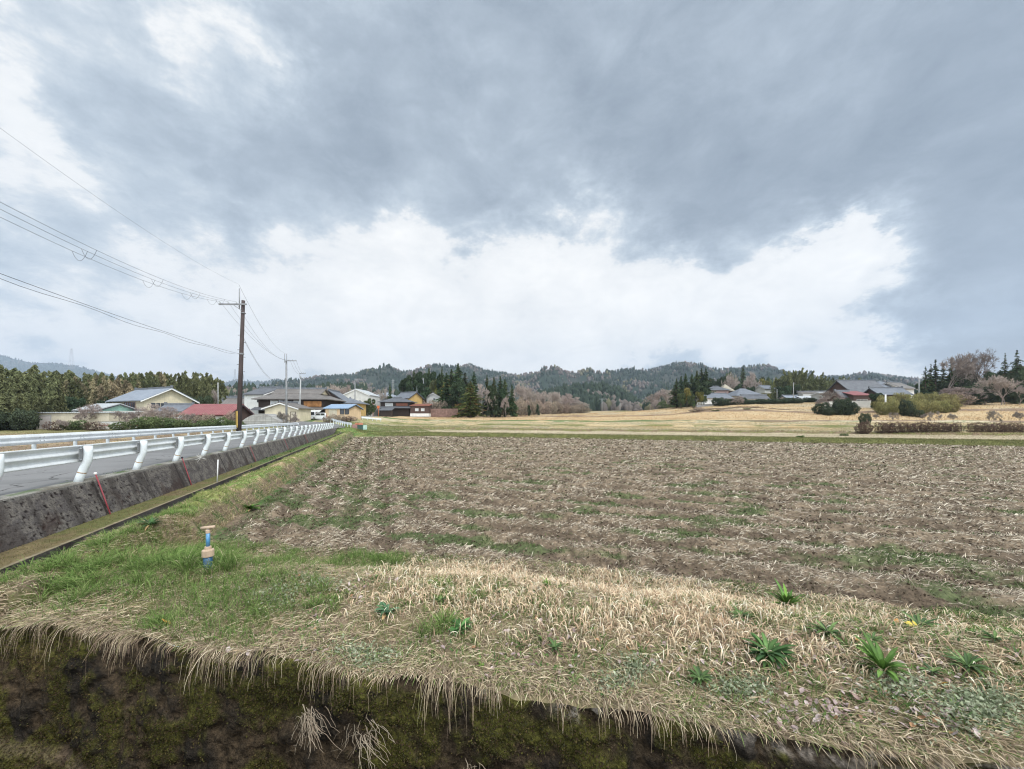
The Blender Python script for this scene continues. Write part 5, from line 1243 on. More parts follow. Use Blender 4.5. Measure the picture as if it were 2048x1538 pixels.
# green netting frame left of the mint shed
MT['net'] = M('green_net', (.05, .22, .12), .8, .2, 3); MT['netpole'] = M('yellow_green_pole', (.45, .50, .12), .6, .2)
X, Y = (134 - HX)/FPX*67, 67; z = gzs(X, Y); e = empty('net_frame', (X, Y, z), 0, 'green netting frame left of the mint green shed', 'frame')
wN = 3.4
for x in (-wN/2, -.4, wN/2):
    m = MB(); m.tube([(x, 0, -.2), (x, 0, 2.45)], .05, 6); m.build('upright', MT['netpole'], e)
for zz in (2.4, 1.9, 1.3): m = MB(); m.tube([(-wN/2, 0, zz), (wN/2, 0, zz)], .035, 6); m.build('rail', MT['net'], e)
m = MB()
for i in range(22): m.tube([(-wN/2 + wN*i/21, .08, .6), (-wN/2 + wN*i/21, .08, 2.35)], .012, 3)
for i in range(12): m.tube([(-wN/2, .08, .6 + .155*i), (wN/2, .08, .6 + .155*i)], .012, 3)
m.build('net', MT['net'], e)
# white low wall with a red stripe, and hamlet walls
def wall_thing(name, label, A, B, h, mat, th=.15, stripe=None, base=.5):
    A = np.array(A, float); B = np.array(B, float); d = B - A; Ln = np.hypot(d[0], d[1]); e = empty(name, A, math.atan2(d[1], d[0]), label, 'wall')
    m = MB(); m.prism([(0, -base), (Ln, d[2] - base), (Ln, d[2] + h), (0, h)], 'y', 0, th); m.build('wall_face', mat, e)
    m = MB(); m.prism([(-.05, h), (Ln+.05, d[2] + h), (Ln+.05, d[2] + h+.1), (-.05, h+.1)], 'y', -.05, th+.05); m.build('coping', MT['conc'], e)
    if stripe: m = MB(); m.prism([(0, h*.45), (Ln, d[2] + h*.45), (Ln, d[2] + h*.58), (0, h*.58)], 'y', -.02, 0); m.build('stripe', stripe, e)
MT['redstripe'] = M('red_stripe', (.42, .06, .07), .7, .1)
A = P(196, 0, 62.5); B = P(276, 0, 62.0); wall_thing('garden_wall', 'white garden wall with a red stripe below the cream low wing', (A[0], A[1], .65), (B[0], B[1], .7), 1.15, MT['white'], stripe=MT['redstripe'])
A = P(1393, 0, 136); B = P(1462, 0, 139); wall_thing('stone_wall', 'dark grey terrace wall under the left end of the hamlet', (A[0], A[1], 5.4), (B[0], B[1], 6.4), 1.9, MT['grey'], .4, base=1.5)
A = P(1648, 0, 109); B = P(1742, 0, 107); wall_thing('garden_wall', 'pale concrete wall below the small steep roofed outhouse', (A[0], A[1], 6.3), (B[0], B[1], 6.5), 1.0, MT['offwhite'], base=1.0)
A = P(1395, 0, 137); B = P(1462, 0, 140)
e = empty('railing', (A[0], A[1], 7.3), math.atan2(B[1]-A[1], B[0]-A[0]), 'white railing on the dark terrace wall of the hamlet', 'railing'); n_ = 14; Ln = math.hypot(B[0]-A[0], B[1]-A[1])
for i in range(n_+1): m = MB(); x = Ln*i/n_; m.box(x-.05, x+.05, -.05, .05, x*.08, x*.08+.95); m.build('post', MT['trim'], e)
for zz in (.45, .88): m = MB(); m.prism([(0, zz), (Ln, zz+Ln*.08), (Ln, zz+.1+Ln*.08), (0, zz+.1)], 'y', -.04, .04); m.build('bar', MT['trim'], e)

# ------------------------------------------------------------------ trees and shrubs
ORD = ['first', 'second', 'third', 'fourth', 'fifth', 'sixth', 'seventh', 'eighth', 'ninth', 'tenth', 'eleventh', 'twelfth', 'thirteenth', 'fourteenth', 'fifteenth', 'sixteenth', 'seventeenth', 'eighteenth', 'nineteenth', 'twentieth']
def ordw(i):
    if i < 20: return ORD[i]
    t = {2: 'twenty', 3: 'thirty', 4: 'forty'}[(i+1)//10]
    return t + '-' + ORD[(i+1) % 10 - 1] if (i+1) % 10 else {20: 'twentieth', 30: 'thirtieth', 40: 'fortieth'}[i+1]
def row(kind, name, specs, label, cat='tree', group=None, **kw):
    """specs: list of (px, top row, Y, width px or None[, kind])"""
    specs = sorted(specs, key=lambda s: s[0])
    for i, s in enumerate(specs):
        k = s[4] if len(s) > 4 else kind
        plant_px(k, name, s[0], s[1], s[2], s[3], label=f'{ordw(i)} from left of the {label}', cat=cat, group=group or label, **kw)
rr = random.Random(5)
row('bamboo', 'bamboo', [(-40, 715, 66, 70), (-12, 735, 62, 62), (6, 716, 68, 66), (22, 745, 63, 52), (40, 728, 70, 60), (58, 738, 67, 50), (76, 733, 74, 56), (30, 780, 61, 50), (2, 785, 60, 50), (62, 775, 66, 46)], 'tall green bamboo clumps at the left edge', 'bamboo')
sp = []
for i, px in enumerate(range(84, 436, 11)):
    top = 738 + rr.uniform(-6, 12) + (6 if 180 < px < 255 else 0); pt = .62 if 85 < px < 255 else .22
    sp.append((px, top, 92 + rr.uniform(-3, 12), rr.uniform(30, 44), 'bamboo_tan' if rr.random() < pt else 'bamboo'))
row('bamboo', 'bamboo', sp, 'mixed tan and green bamboo behind the left houses', 'bamboo')
row('broad_dark', 'evergreen_tree', [(92, 790, 78, 44), (118, 786, 82, 46), (150, 782, 84, 40), (205, 786, 88, 34), (370, 785, 84, 30), (392, 788, 86, 34), (412, 780, 90, 36)], 'low dark evergreens at the foot of the left bamboo')
row('dark_shrub', 'evergreen_shrub', [(-14, 822, 58, 50), (8, 819, 60, 44), (28, 822, 60, 44), (48, 820, 59, 42)], 'dark bushes left of the beige garage', 'shrub')
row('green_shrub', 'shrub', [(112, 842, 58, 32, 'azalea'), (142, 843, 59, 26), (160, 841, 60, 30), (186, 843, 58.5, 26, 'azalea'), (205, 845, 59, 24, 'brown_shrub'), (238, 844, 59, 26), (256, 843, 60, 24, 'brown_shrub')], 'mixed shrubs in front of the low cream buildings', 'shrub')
row('green_shrub', 'juniper', [(276, 838, 56, 36), (298, 834, 56.5, 40), (322, 836, 56, 40), (346, 838, 56, 36), (368, 840, 55.5, 34)], 'low dark green junipers in front of the white walled shed', 'shrub')
row('green_shrub', 'juniper', [(404, 841, 54, 28), (424, 838, 54, 34), (444, 836, 54, 32), (462, 840, 53.5, 28), (480, 842, 53, 22)], 'low green junipers left of the brown pole', 'shrub')
row('bare', 'bare_tree', [(127, 838, 58, 24, 'bare_low'), (178, 812, 62, 40), (172, 806, 66, 30), (246, 820, 61, 30), (268, 810, 64, 34), (300, 806, 62, 40, 'bare_grey'), (322, 812, 63, 36), (342, 818, 61, 34, 'bare_grey'), (384, 826, 60, 28, 'bare_low')], 'small bare garden trees before the left houses', 'tree')
row('brown_shrub', 'shrub', [(300, 822, 64, 34), (320, 826, 63, 30), (356, 826, 62, 34), (395, 832, 60, 26), (415, 828, 64, 28), (462, 824, 62, 24)], 'brown leafless shrubs around the red roofed barn', 'shrub')
row('bare_low', 'bare_shrub', [(566, 822, 63.5, 22), (582, 826, 61.5, 26), (593, 832, 62.5, 20)], 'bare shrubs at the foot of the grey steel pole', 'shrub')
row('brown_shrub', 'shrub', [(655, 832, 72, 18), (667, 828, 73, 22), (680, 829, 73.5, 24), (694, 832, 74, 20, 'azalea'), (706, 833, 78, 16)], 'brown shrubs inside the road bend', 'shrub')
row('green_shrub', 'shrub', [(702, 818, 90, 20), (712, 820, 90, 18)], 'green shrubs right of the peach building', 'shrub')
row('broad', 'garden_tree', [(728, 792, 101, 26), (741, 788, 102, 30)], 'round olive garden trees left of the dark farmhouse')
row('broad_dark', 'evergreen_tree', [(704, 797, 112, 30), (716, 795, 114, 24), (800, 790, 152, 24), (845, 788, 152, 20), (852, 784, 153, 22)], 'dark evergreens between the village roofs')
row('bare_grey', 'bare_tree', [(692, 768, 170, 26), (656, 766, 175, 30), (676, 770, 180, 28), (728, 775, 160, 26), (770, 776, 150, 20), (424, 778, 100, 24), (640, 770, 170, 24)], 'bare grey trees behind the village roofs')
row('conifer_mass', 'conifer', [(780, 766, 140, 18, 'cedar'), (806, 752, 160, 30), (816, 744, 158, 32), (828, 739, 162, 34, 'cedar'), (838, 738, 156, 34), (850, 741, 162, 34), (858, 735, 160, 30, 'cedar'), (866, 738, 158, 34), (878, 742, 154, 34), (884, 733, 152, 24, 'cedar'), (822, 760, 150, 36), (846, 762, 148, 36)], 'dense dark conifers on the rise behind the village')
row('broad_yellow', 'yellow_green_tree', [(868, 756, 156, 26, 'bamboo'), (878, 750, 154, 28), (890, 758, 150, 24), (852, 778, 152, 14), (900, 750, 156, 20)], 'yellow green trees left of the big cedars')
row('cedar', 'cedar', [(893, 745, 142, 44), (903, 738, 144, 40), (916, 727, 142, 48), (930, 745, 138, 44), (922, 756, 134, 40, 'conifer_mass'), (902, 762, 136, 38, 'conifer_mass'), (948, 743, 144, 32), (941, 762, 120, 50, 'cedar_brown'), (938, 770, 126, 36, 'conifer_mass')], 'big dark cedars beside the brown board fence')
row('cedar', 'cedar', [(974, 750, 128, 24), (988, 754, 124, 30), (1001, 752, 126, 28), (1010, 758, 122, 28), (988, 768, 118, 34, 'conifer_mass'), (1006, 772, 120, 30, 'conifer_mass'), (1024, 768, 122, 20)], 'second cluster of cedars right of the pinkish bare tree')
row('bare', 'bare_tree', [(966, 766, 122, 30, 'bare_grey'), (974, 784, 119, 26, 'bare_grey'), (1012, 790, 118, 20)], 'pinkish bare trees between the cedar clusters')
sp = []
for i, px in enumerate(range(1036, 1166, 7)):
    top = np.interp(px, [1036, 1060, 1090, 1120, 1150, 1166], [764, 776, 781, 785, 795, 806]); sp.append((px, top + rr.uniform(-4, 5), np.interp(px, [1036, 1166], [140, 215]) + rr.uniform(-6, 8), rr.uniform(24, 34), rr.choice(['bare', 'bare_grey'])))
row('bare', 'bare_tree', sp, 'long row of bare trees left of the conifer hill')
row('brown_shrub', 'thicket_shrub', [(px, np.interp(px, [1030, 1166], [800, 812]) + rr.uniform(-3, 3), np.interp(px, [1030, 1166], [136, 205]), 26) for px in range(1032, 1168, 9)], 'brown thicket under the long row of bare trees', 'shrub')
row('broad_dark', 'evergreen_tree', [(1058, 805, 140, 12), (1075, 806, 150, 12), (1160, 806, 220, 16), (886, 796, 142, 24), (872, 800, 142, 24)], 'small evergreens under the bare trees')
row('brown_shrub', 'shrub', [(862, 802, 140, 24), (876, 804, 138, 26), (890, 805, 138, 24), (904, 806, 138, 22), (852, 804, 141, 20)], 'brown scrub behind the board fence', 'shrub')
# right
row('bare_grey', 'bare_tree', [(1296, 800, 250, 20), (1306, 792, 240, 26), (1318, 782, 230, 30), (1330, 776, 220, 32), (1342, 778, 215, 30), (1352, 782, 210, 24)], 'pale bare trees left of the right hand cedar grove')
row('cedar', 'cedar', [(1353, 757, 152, 26), (1362, 752, 156, 26), (1371, 747, 155, 26), (1384, 748, 152, 28), (1394, 741, 156, 28), (1403, 736, 157, 30), (1412, 737, 156, 30), (1376, 762, 148, 34, 'conifer_mass'), (1396, 758, 148, 36, 'conifer_mass'), (1410, 760, 150, 30, 'conifer_mass')], 'dark cedar grove at the left end of the hamlet')
row('broad', 'broadleaf_tree', [(1362, 784, 138, 30), (1374, 772, 140, 24, 'broad_yellow'), (1384, 786, 136, 28), (1400, 780, 138, 24, 'broad_yellow'), (1408, 786, 139, 22), (1388, 800, 128, 12)], 'green broadleaf trees in front of the cedar grove')
row('broad_dark', 'hill_tree', [(1428, 748, 215, 28), (1442, 740, 220, 30), (1452, 736, 225, 28), (1466, 738, 215, 30), (1486, 732, 215, 24, 'cedar'), (1508, 742, 218, 26), (1520, 739, 222, 28), (1536, 748, 225, 16), (1474, 762, 190, 26), (1456, 745, 205, 30, 'bare_grey'), (1464, 752, 200, 26, 'bare_grey'), (1496, 742, 205, 28, 'bare_grey'), (1502, 762, 190, 22), (1512, 758, 195, 26, 'bare_grey')], 'mixed trees on the skyline above the hamlet')
row('broad_yellow', 'yellow_green_tree', [(1524, 752, 200, 24), (1538, 754, 205, 22), (1552, 752, 205, 22)], 'yellow green trees above the pair of small roofs')
sp = [(px, top + rr.uniform(-3, 3), 172 + rr.uniform(-5, 8), 24) for px, top in ((1560, 752), (1570, 744), (1581, 738), (1591, 731), (1601, 740), (1611, 736), (1621, 738), (1632, 743), (1643, 748), (1655, 752), (1666, 756), (1575, 757), (1598, 752), (1625, 756))]
row('bamboo', 'bamboo', sp, 'olive bamboo grove on the right', 'bamboo')
row('broad_dark', 'evergreen_tree', [(1562, 764, 164, 26), (1576, 762, 163, 28), (1592, 764, 163, 24), (1566, 778, 158, 20)], 'dark evergreens in front of the olive bamboo')
row('bamboo', 'bamboo', [(1676, 752, 205, 26), (1688, 748, 200, 24), (1700, 752, 205, 26), (1712, 756, 208, 22), (1724, 758, 210, 20)], 'small bamboo clumps behind the transformer pole', 'bamboo')
sp = [(px, 797 + rr.uniform(-2, 3), 133 + rr.uniform(-3, 3), 22) for px in list(range(1436, 1480, 11)) + list(range(1486, 1640, 12))]
row('dark_shrub', 'hedge_shrub', sp, 'dark green hedge below the hamlet', 'shrub')
row('bare_grey', 'bare_tree', [(1476, 792, 122, 26), (1496, 820, 112, 14, 'bare_low'), (1390, 812, 128, 14, 'bare_low'), (1310, 806, 190, 20, 'bare_low')], 'small bare trees on the dry slope below the hamlet')
row('brown_shrub', 'dry_brush', [(px, 815 + rr.uniform(-3, 4), 112 + rr.uniform(-3, 4), 20) for px in range(1388, 1530, 11)] + [(px, 828, 108, 14) for px in (1545, 1560, 1574)], 'straw coloured brush along the dry slope', 'shrub')
row('green_shrub', 'shrub', [(1432, 820, 108, 14), (1342, 808, 180, 18), (1325, 803, 190, 22), (1494, 822, 106, 14)], 'small green bushes on the dry slope', 'shrub')
row('bare', 'scrub_tree', [(1660, 780, 104, 34), (1676, 784, 103, 30), (1648, 792, 100, 26), (1690, 796, 98, 24, 'bare_grey')], 'tangled bare scrub left of the small steep roofed outhouse')
row('dark_shrub', 'dark_bush', [(1645, 806, 92, 28), (1668, 812, 91, 26), (1686, 798, 90, 34), (1699, 804, 90, 26), (1658, 816, 89, 18)], 'dark green bushes on the terrace edge', 'shrub')
row('dark_shrub', 'round_bush', [(1730, 827, 62, 18), (1688, 873, 41.5, 16, 'green_shrub')], 'lone small green bushes near the brown hedge', 'shrub')
sp = [(px, 844 + rr.uniform(-2, 2) + (px-1757)*.008, 45.5 - (px-1757)*.008, 19 + rr.uniform(-2, 4)) for px in [1723, 1732] + list(range(1762, 1918, 15)) + [1946, 1963, 1979, 1997, 2014, 2030, 2047, 2066]]
row('azalea', 'azalea', sp, 'clipped dark reddish brown azalea hedge on the right', 'shrub')
row('broad', 'round_evergreen', [(1752, 779, 104, 32, 'broad_dark')], 'single round evergreen right of the red lean-to roof')
sp = [(px, 790 + rr.uniform(-5, 5) + max(0, (px-1890)*.15), 96 + rr.uniform(-2, 4), 28 + rr.uniform(-6, 8)) for px in range(1768, 1920, 14)] + [(px, 803 + rr.uniform(-5, 4), 89, 28) for px in range(1766, 1905, 17)]
row('yellow_shrub', 'tall_hedge_bush', sp, 'yellow green overgrown hedge below the right hand trees', 'shrub')
row('dark_shrub', 'dark_bush', [(1812, 800, 85, 20), (1824, 816, 82, 14), (1838, 820, 80, 16)], 'dark bushes in front of the yellow green hedge', 'shrub')
row('fir_thin', 'conifer', [(1862, 728, 116, 24), (1886, 726, 118, 26), (1914, 728, 116, 26), (1851, 733, 108, 22, 'fir_thin'), (1871, 719, 110, 30, 'fir_thin'), (1903, 716, 112, 26, 'fir_thin'), (1926, 722, 114, 26, 'fir_thin'), (2010, 706, 112, 24, 'fir_thin'), (2034, 700, 110, 30, 'fir_thin'), (2060, 715, 110, 30)], 'thin dark conifers standing above the right hand wood')
row('bare_big', 'bare_tree', [(1893, 709, 108, 50, 'bare'), (1965, 695, 108, 70, 'bare_big'), (1930, 706, 112, 46, 'bare_big')], 'tall bare trees spreading above the right hand wood')
sp = [(px, top, Y, 40) for px, top, Y in ((1852, 762, 112), (1868, 752, 112), (1884, 756, 110), (1902, 748, 114), (1922, 742, 112), (1944, 738, 114), (1966, 738, 114), (1990, 735, 112), (2012, 735, 110), (2034, 732, 110), (2056, 730, 110), (1860, 778, 106), (1880, 782, 105), (1938, 764, 104), (1962, 760, 104), (1985, 764, 102), (2010, 760, 102), (2034, 762, 102), (2058, 760, 102), (1912, 734, 117), (1936, 728, 118), (1998, 726, 117), (2022, 724, 116), (2046, 722, 116), (1945, 782, 98), (1970, 784, 97), (2030, 782, 97), (2055, 784, 97))]
row('broad_dark', 'evergreen_tree', sp, 'dark evergreens of the right hand wood')
row('brown_shrub', 'brown_thicket', [(1898, 772, 100, 50, 'bare'), (1918, 774, 99, 54, 'bare'), (1936, 780, 98, 40, 'bare'), (1906, 786, 97, 50)], 'brown thicket at the foot of the right hand wood', 'shrub')
row('bare_grey', 'bare_tree', [(2002, 748, 95, 52), (2010, 752, 96, 44), (2038, 774, 94, 34)], 'pale bare trees in front of the right hand wood')
row('bare_low', 'orchard_tree', [(1754, 828, 70, 12), (1786, 824, 68, 15), (1848, 826, 66, 16), (1870, 822, 64, 20), (1908, 826, 62, 17), (1986, 820, 60, 22), (2042, 822, 58, 20)], 'small bare orchard trees behind the azalea hedge')
# ------------------------------------------------------------------ grass, straw, leaves
gr = np.random.default_rng(99)
def ribbons(name, Pts, Wd, Sd, col, mat, label=None, kind='stuff', tipc=1.15):
    """Pts (N,n,3) centre lines, Wd (N,n) half widths, Sd (N,3) sideways direction"""
    N, n, _ = Pts.shape
    off = Sd[:, None, :] * Wd[:, :, None]
    V = np.stack([Pts - off, Pts + off], 2).reshape(-1, 3)
    i = np.arange(N * n * 2).reshape(N, n, 2)
    F = np.stack([i[:, :-1, 0], i[:, :-1, 1], i[:, 1:, 1], i[:, 1:, 0]], -1).reshape(-1, 4)
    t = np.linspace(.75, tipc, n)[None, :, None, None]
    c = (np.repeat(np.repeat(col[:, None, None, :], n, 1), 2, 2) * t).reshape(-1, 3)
    o = np_mesh(name, V, F, mat, col=c)
    return tag(o, label, None, kind=kind)
def blades(base, L, W, head, e0, e1, n=5, power=1.3, r=gr):
    """arching blades: elevation goes from e0 to e1 (radians) along the blade"""
    N = len(base); s = np.linspace(0, 1, n); el = e0[:, None] + (e1 - e0)[:, None] * s[None]**power
    ds = (L / (n-1))[:, None]; dx = np.cos(el) * ds; dz = np.sin(el) * ds
    dx[:, -1] = 0; h = np.cumsum(np.concatenate([np.zeros((N, 1)), dx[:, :-1]], 1), 1); z = np.cumsum(np.concatenate([np.zeros((N, 1)), dz[:, :-1]], 1), 1)
    hd = np.stack([np.cos(head), np.sin(head)], -1)
    P3 = np.zeros((N, n, 3)); P3[..., 0] = base[:, None, 0] + hd[:, None, 0]*h; P3[..., 1] = base[:, None, 1] + hd[:, None, 1]*h; P3[..., 2] = base[:, None, 2] + z
    w = W[:, None] * np.interp(s, [0, .3, .75, 1], [.6, 1, .75, .12])[None]
    a = r.uniform(-.9, .9, N); Sd = np.stack([-hd[:, 1]*np.cos(a), hd[:, 0]*np.cos(a), np.sin(a)], -1)
    return P3, w, Sd
def pick(cols, w, n, r=gr, v=.25):
    cols = np.array(cols); k = r.choice(len(cols), n, p=np.array(w)/sum(w)); return cols[k] * r.uniform(1-v, 1+v, (n, 1))
def seed_view(N, ymin, ymax, amax=1.5, r=gr, power=1.0):
    """scatter with density falling as the square of distance"""
    Y = np.exp(r.uniform(math.log(ymin), math.log(ymax), N)); a = r.uniform(-amax, amax, N); return a*Y, Y
def on(X, Y): return np.stack([X, Y, gz(X, Y)], -1)
def sfun(X, Y): return (Y - Yedge(X)) / (Yfield(X) - Yedge(X))

# front bank: dry curled grass
def bank_pts(N, dens=None):
    X = gr.uniform(-9.5, 7.5, N); s = gr.uniform(.012, 1.12, N)**1.0; Y = Yedge(X) + s * (Yfield(X) - Yedge(X))
    ok = (LL(X, Y) < 4.5) & (np.abs(X / Y) < 1.7)
    return X[ok], Y[ok], s[ok]
DRY = [(.70, .54, .36), (.78, .65, .46), (.58, .41, .27), (.86, .77, .60), (.42, .28, .19)]
GREEN = [(.12, .19, .045), (.18, .26, .075), (.085, .14, .035), (.25, .30, .11)]
def tan_mask(X, Y):
    s = sfun(X, Y); n = fbm(X, Y, 1.1, 4, 201, .6)
    return sst(X, -2.1, -.5) * (1 - .75 * sst(X, 1.9, 3.2)) * sst(s, .10, .32) * sst(n, -.62, -.1) * (1 - sst(s, 1.0, 1.1))
def green_mask(X, Y):
    n = fbm(X, Y, .9, 4, 203, .6); s = sfun(X, Y); n2 = fbm(X, Y, 2.0, 4, 204, .6)
    return np.clip(sst(n, .0, .4) + .55 * sst(-X, 1.4, 3.0) * sst(n, -.35, .1) + .7 * sst(n2, -.05, .3) * sst(X, -2.0, -1.0) * (1 - .6*sst(s, .45, .8)), 0, 1)
X, Y, s = bank_pts(150000); k = gr.random(len(X)) < tan_mask(X, Y) * .72 * sst(fbm(X, Y, 4.0, 3, 206), -.75, -.1); X, Y = X[k], Y[k]; N = len(X)
cl = fbm(X, Y, 3.0, 3, 205)
P3, w, Sd = blades(on(X, Y), gr.uniform(.06, .145, N) * (1 + .25*cl), gr.uniform(.0026, .0050, N), gr.uniform(0, 6.28, N), gr.uniform(1.0, 1.6, N), gr.uniform(-1.6, .3, N), 6, 1.7)
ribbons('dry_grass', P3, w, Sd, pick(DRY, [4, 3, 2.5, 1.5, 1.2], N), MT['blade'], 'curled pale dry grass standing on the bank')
# matted thatch under and between, all over the bank
X, Y, s = bank_pts(170000); N = len(X)
k = gr.random(N) < (.92 - .12*green_mask(X, Y)); X, Y = X[k], Y[k]; N = len(X)
lay = gr.normal(-.9, .9, N)
P3, w, Sd = blades(on(X, Y) + [0, 0, .004], gr.uniform(.05, .16, N), gr.uniform(.0012, .0028, N), lay, gr.uniform(-.1, .6, N), gr.uniform(-.6, .1, N), 4, 1.0)
ribbons('matted_grass', P3, w, Sd, pick([(.52, .41, .27), (.38, .28, .18), (.62, .52, .36), (.24, .175, .12), (.28, .27, .12)], [4, 4, 3, 2.5, 3], N), MT['straw'], 'matted dead stems lying on the bank')
# green shoots
X, Y, s = bank_pts(230000); g_ = green_mask(X, Y); k = gr.random(len(X)) < (g_**1.4 * .42 + .09); X, Y, g_ = X[k], Y[k], g_[k]; N = len(X)
lf = sst(-X, .8, 2.6)
P3, w, Sd = blades(on(X, Y), gr.uniform(.03, .075, N) * (1 + 1.0*lf) * (.7 + .5*g_), gr.uniform(.0014, .0028, N), gr.uniform(0, 6.28, N), gr.uniform(.7, 1.5, N), gr.uniform(-.5, .9, N), 4)
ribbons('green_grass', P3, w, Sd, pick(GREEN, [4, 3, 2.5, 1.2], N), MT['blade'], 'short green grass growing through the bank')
# larger green tufts
def tufts(name, centres, nb, Lr, Wr, cols, wts, label, spread=.07, e1=(-.9, .6), kind='stuff', e0=(.9, 1.5)):
    B = []; Ls = []
    for (x, y, sc) in centres:
        n = int(nb * sc); a = gr.uniform(0, 6.28, n); q = spread * sc * gr.uniform(0, 1, n)**.5
        B.append(np.stack([x + np.cos(a)*q, y + np.sin(a)*q, a, np.full(n, sc)], -1))
    B = np.concatenate(B); N = len(B)
    P3, w, Sd = blades(on(B[:, 0], B[:, 1]), gr.uniform(*Lr, N) * B[:, 3], gr.uniform(*Wr, N), B[:, 2] + gr.normal(0, .7, N), gr.uniform(*e0, N), gr.uniform(*e1, N), 6, 1.3)
    return ribbons(name, P3, w, Sd, pick(cols, wts, N), MT['blade'], label, kind)
cs = []
for (px, py, rx, ry, n, sc) in ((250, 1130, 130, 40, 60, 1.2), (120, 1170, 100, 40, 50, 1.1), (210, 1180, 90, 30, 40, 1.0), (430, 1110, 60, 25, 20, .9), (760, 1080, 60, 10, 16, .8),
                                (640, 1215, 50, 25, 16, .7), (520, 1240, 50, 20, 14, .7), (320, 1265, 50, 15, 12, .7), (900, 1265, 60, 35, 16, .9), (880, 1200, 25, 15, 6, .8), (450, 1080, 60, 15, 14, .8), (350, 1040, 70, 20, 26, .9)):
    for i in range(n):
        qx, qy = px + gr.normal(0, rx*.5), py + gr.normal(0, ry*.5); yy = 1.95 * FPX / (qy - HY); cs.append(((qx - HX)/FPX*yy, yy, sc * gr.uniform(.7, 1.2)))
cs = [c for c in cs if LL(c[0], c[1]) < 4.4 and c[1] > Yedge(c[0]) + .02 and not (abs(c[0] - X0*c[1]/Y0) < .13 and -.55 < c[1] - Y0 < .15)]
cs = [c for c in cs if float(fbm(np.array([c[0]]), np.array([c[1]]), 2.2, 2, 271)[0]) > -.12]
tufts('grass_tufts', cs, 46, (.10, .22), (.0018, .0034), GREEN, [4, 3, 2, 1], 'lush green grass tufts on the bank')
# small scattered weeds, mixed sizes
Xw, Yw, sw = bank_pts(2600); nw_ = fbm(Xw, Yw, 1.3, 4, 321, .65); k = (gr.random(len(Xw)) < sst(nw_, -.25, .35) * (.3 + .4*(Xw > -2))) & (sw > .04) & (sw < 1.0)
cs = [(x, y, sc_) for x, y, sc_ in zip(Xw[k], Yw[k], gr.uniform(.35, 1.0, k.sum())**1.5)][:520]
tufts('small_weeds', cs, 26, (.05, .13), (.0024, .0060), [(.10, .17, .045), (.14, .21, .06), (.065, .11, .038), (.22, .25, .09), (.30, .22, .12)], [4, 3, 3, 1.2, 1], 'small ragged green weeds scattered over the bank', spread=.05, e0=(.3, 1.4))
# the big tuft round the valve
cs = [(X0 + a_*.24*gr.uniform(.7, 1.2), Y0 + b_*.17*gr.uniform(.7, 1.1), gr.uniform(.7, 1.1)) for a_, b_ in ((-1, 0), (1, 0), (-.8, .7), (.8, .7), (0, 1), (-.5, .9), (.5, .9), (-.9, -.5), (.9, -.5), (-1.2, -.2), (1.2, .2), (.2, 1.1), (-.55, -.9), (.6, -1.0))]
tufts('valve_grass_tuft', cs, 60, (.16, .34), (.002, .0036), GREEN + [(.42, .38, .22)], [4, 3, 3, 1, .8], 'long green grass tuft around the blue valve', spread=.08)
# dead thatch lying over the lip of the bank
N = 34000; X = gr.uniform(-6.5, 3.6, N); Y = Yedge(X) + gr.uniform(.0, .24, N); k = (LL(X, Y) < 4.5) & (gr.random(N) < (.25 + .75*sst(fbm(X, Y, 1.5, 3, 311), -.35, .2)) * np.where((X > -.3) & (Y - Yedge(X) < .08), .3, 1.0)); X, Y = X[k], Y[k]; N = len(X)
P3, w, Sd = blades(on(X, Y) + [0, 0, .006], gr.uniform(.04, .13, N), gr.uniform(.0012, .003, N), gr.normal(-1.4, 1.1, N), gr.uniform(.0, .7, N), gr.uniform(-1.1, .1, N), 5, 1.1)
ribbons('lip_grass', P3, w, Sd, pick([(.50, .40, .26), (.36, .27, .17), (.60, .50, .35), (.22, .16, .11), (.20, .22, .08), (.13, .18, .05)], [4, 4, 2, 3, 2, 1.5], N), MT['straw'], 'dead and green grass matted along the lip of the bank')
# dead blades hanging over the ditch wall
def hanging(name, cl, label, cols, wts, wd=(.001, .0024)):
    B = []
    for (x, n, ln, sp_) in cl:
        B.append(np.stack([x + gr.normal(0, sp_, n), np.full(n, ln) * gr.uniform(.12, 1.15, n)], -1))
    B = np.concatenate(B); N = len(B); x = B[:, 0]; y = Yedge(x) + gr.uniform(-.01, .16, N); z = gz(x, y) + .01; Ln = B[:, 1]
    n = 8; s = np.linspace(0, 1, n); out = gr.uniform(.04, .13, N); el = np.interp(s, [0, .25, .5, 1], [.5, -.2, -1.2, -1.5])[None] + gr.normal(0, .16, (N, 1)) + gr.normal(0, .12, (N, n))
    az = -math.pi/2 + gr.normal(0, .55, N)[:, None] + gr.normal(0, .2, (N, n)); ds = (Ln / (n-1))[:, None]
    d = np.stack([np.cos(el)*np.cos(az)*ds, np.cos(el)*np.sin(az)*ds, np.sin(el)*ds], -1); d = np.concatenate([np.zeros((N, 1, 3)), d[:, :-1]], 1)
    P3 = np.cumsum(d, 1) + np.stack([x, y, z], -1)[:, None]
    P3[..., 1] = np.minimum(P3[..., 1], np.where(P3[..., 2] < z[:, None] - .02, Yedge(P3[..., 0]) - .06 - .13*np.clip(z[:, None] - P3[..., 2], 0, 1), P3[..., 1]))
    w = gr.uniform(*wd, N)[:, None] * np.linspace(1, .35, n)[None]; a = gr.uniform(-.5, .5, N); Sd = np.stack([np.cos(a), np.sin(a)*.3, np.sin(a)], -1)
    ribbons(name, P3, w, Sd, pick(cols, wts, N), MT['straw'], label)
cl = [(gr.uniform(-6.5, 2.6), int(gr.uniform(5, 26)), gr.uniform(.06, .26), gr.uniform(.02, .08)) for i in range(110)]
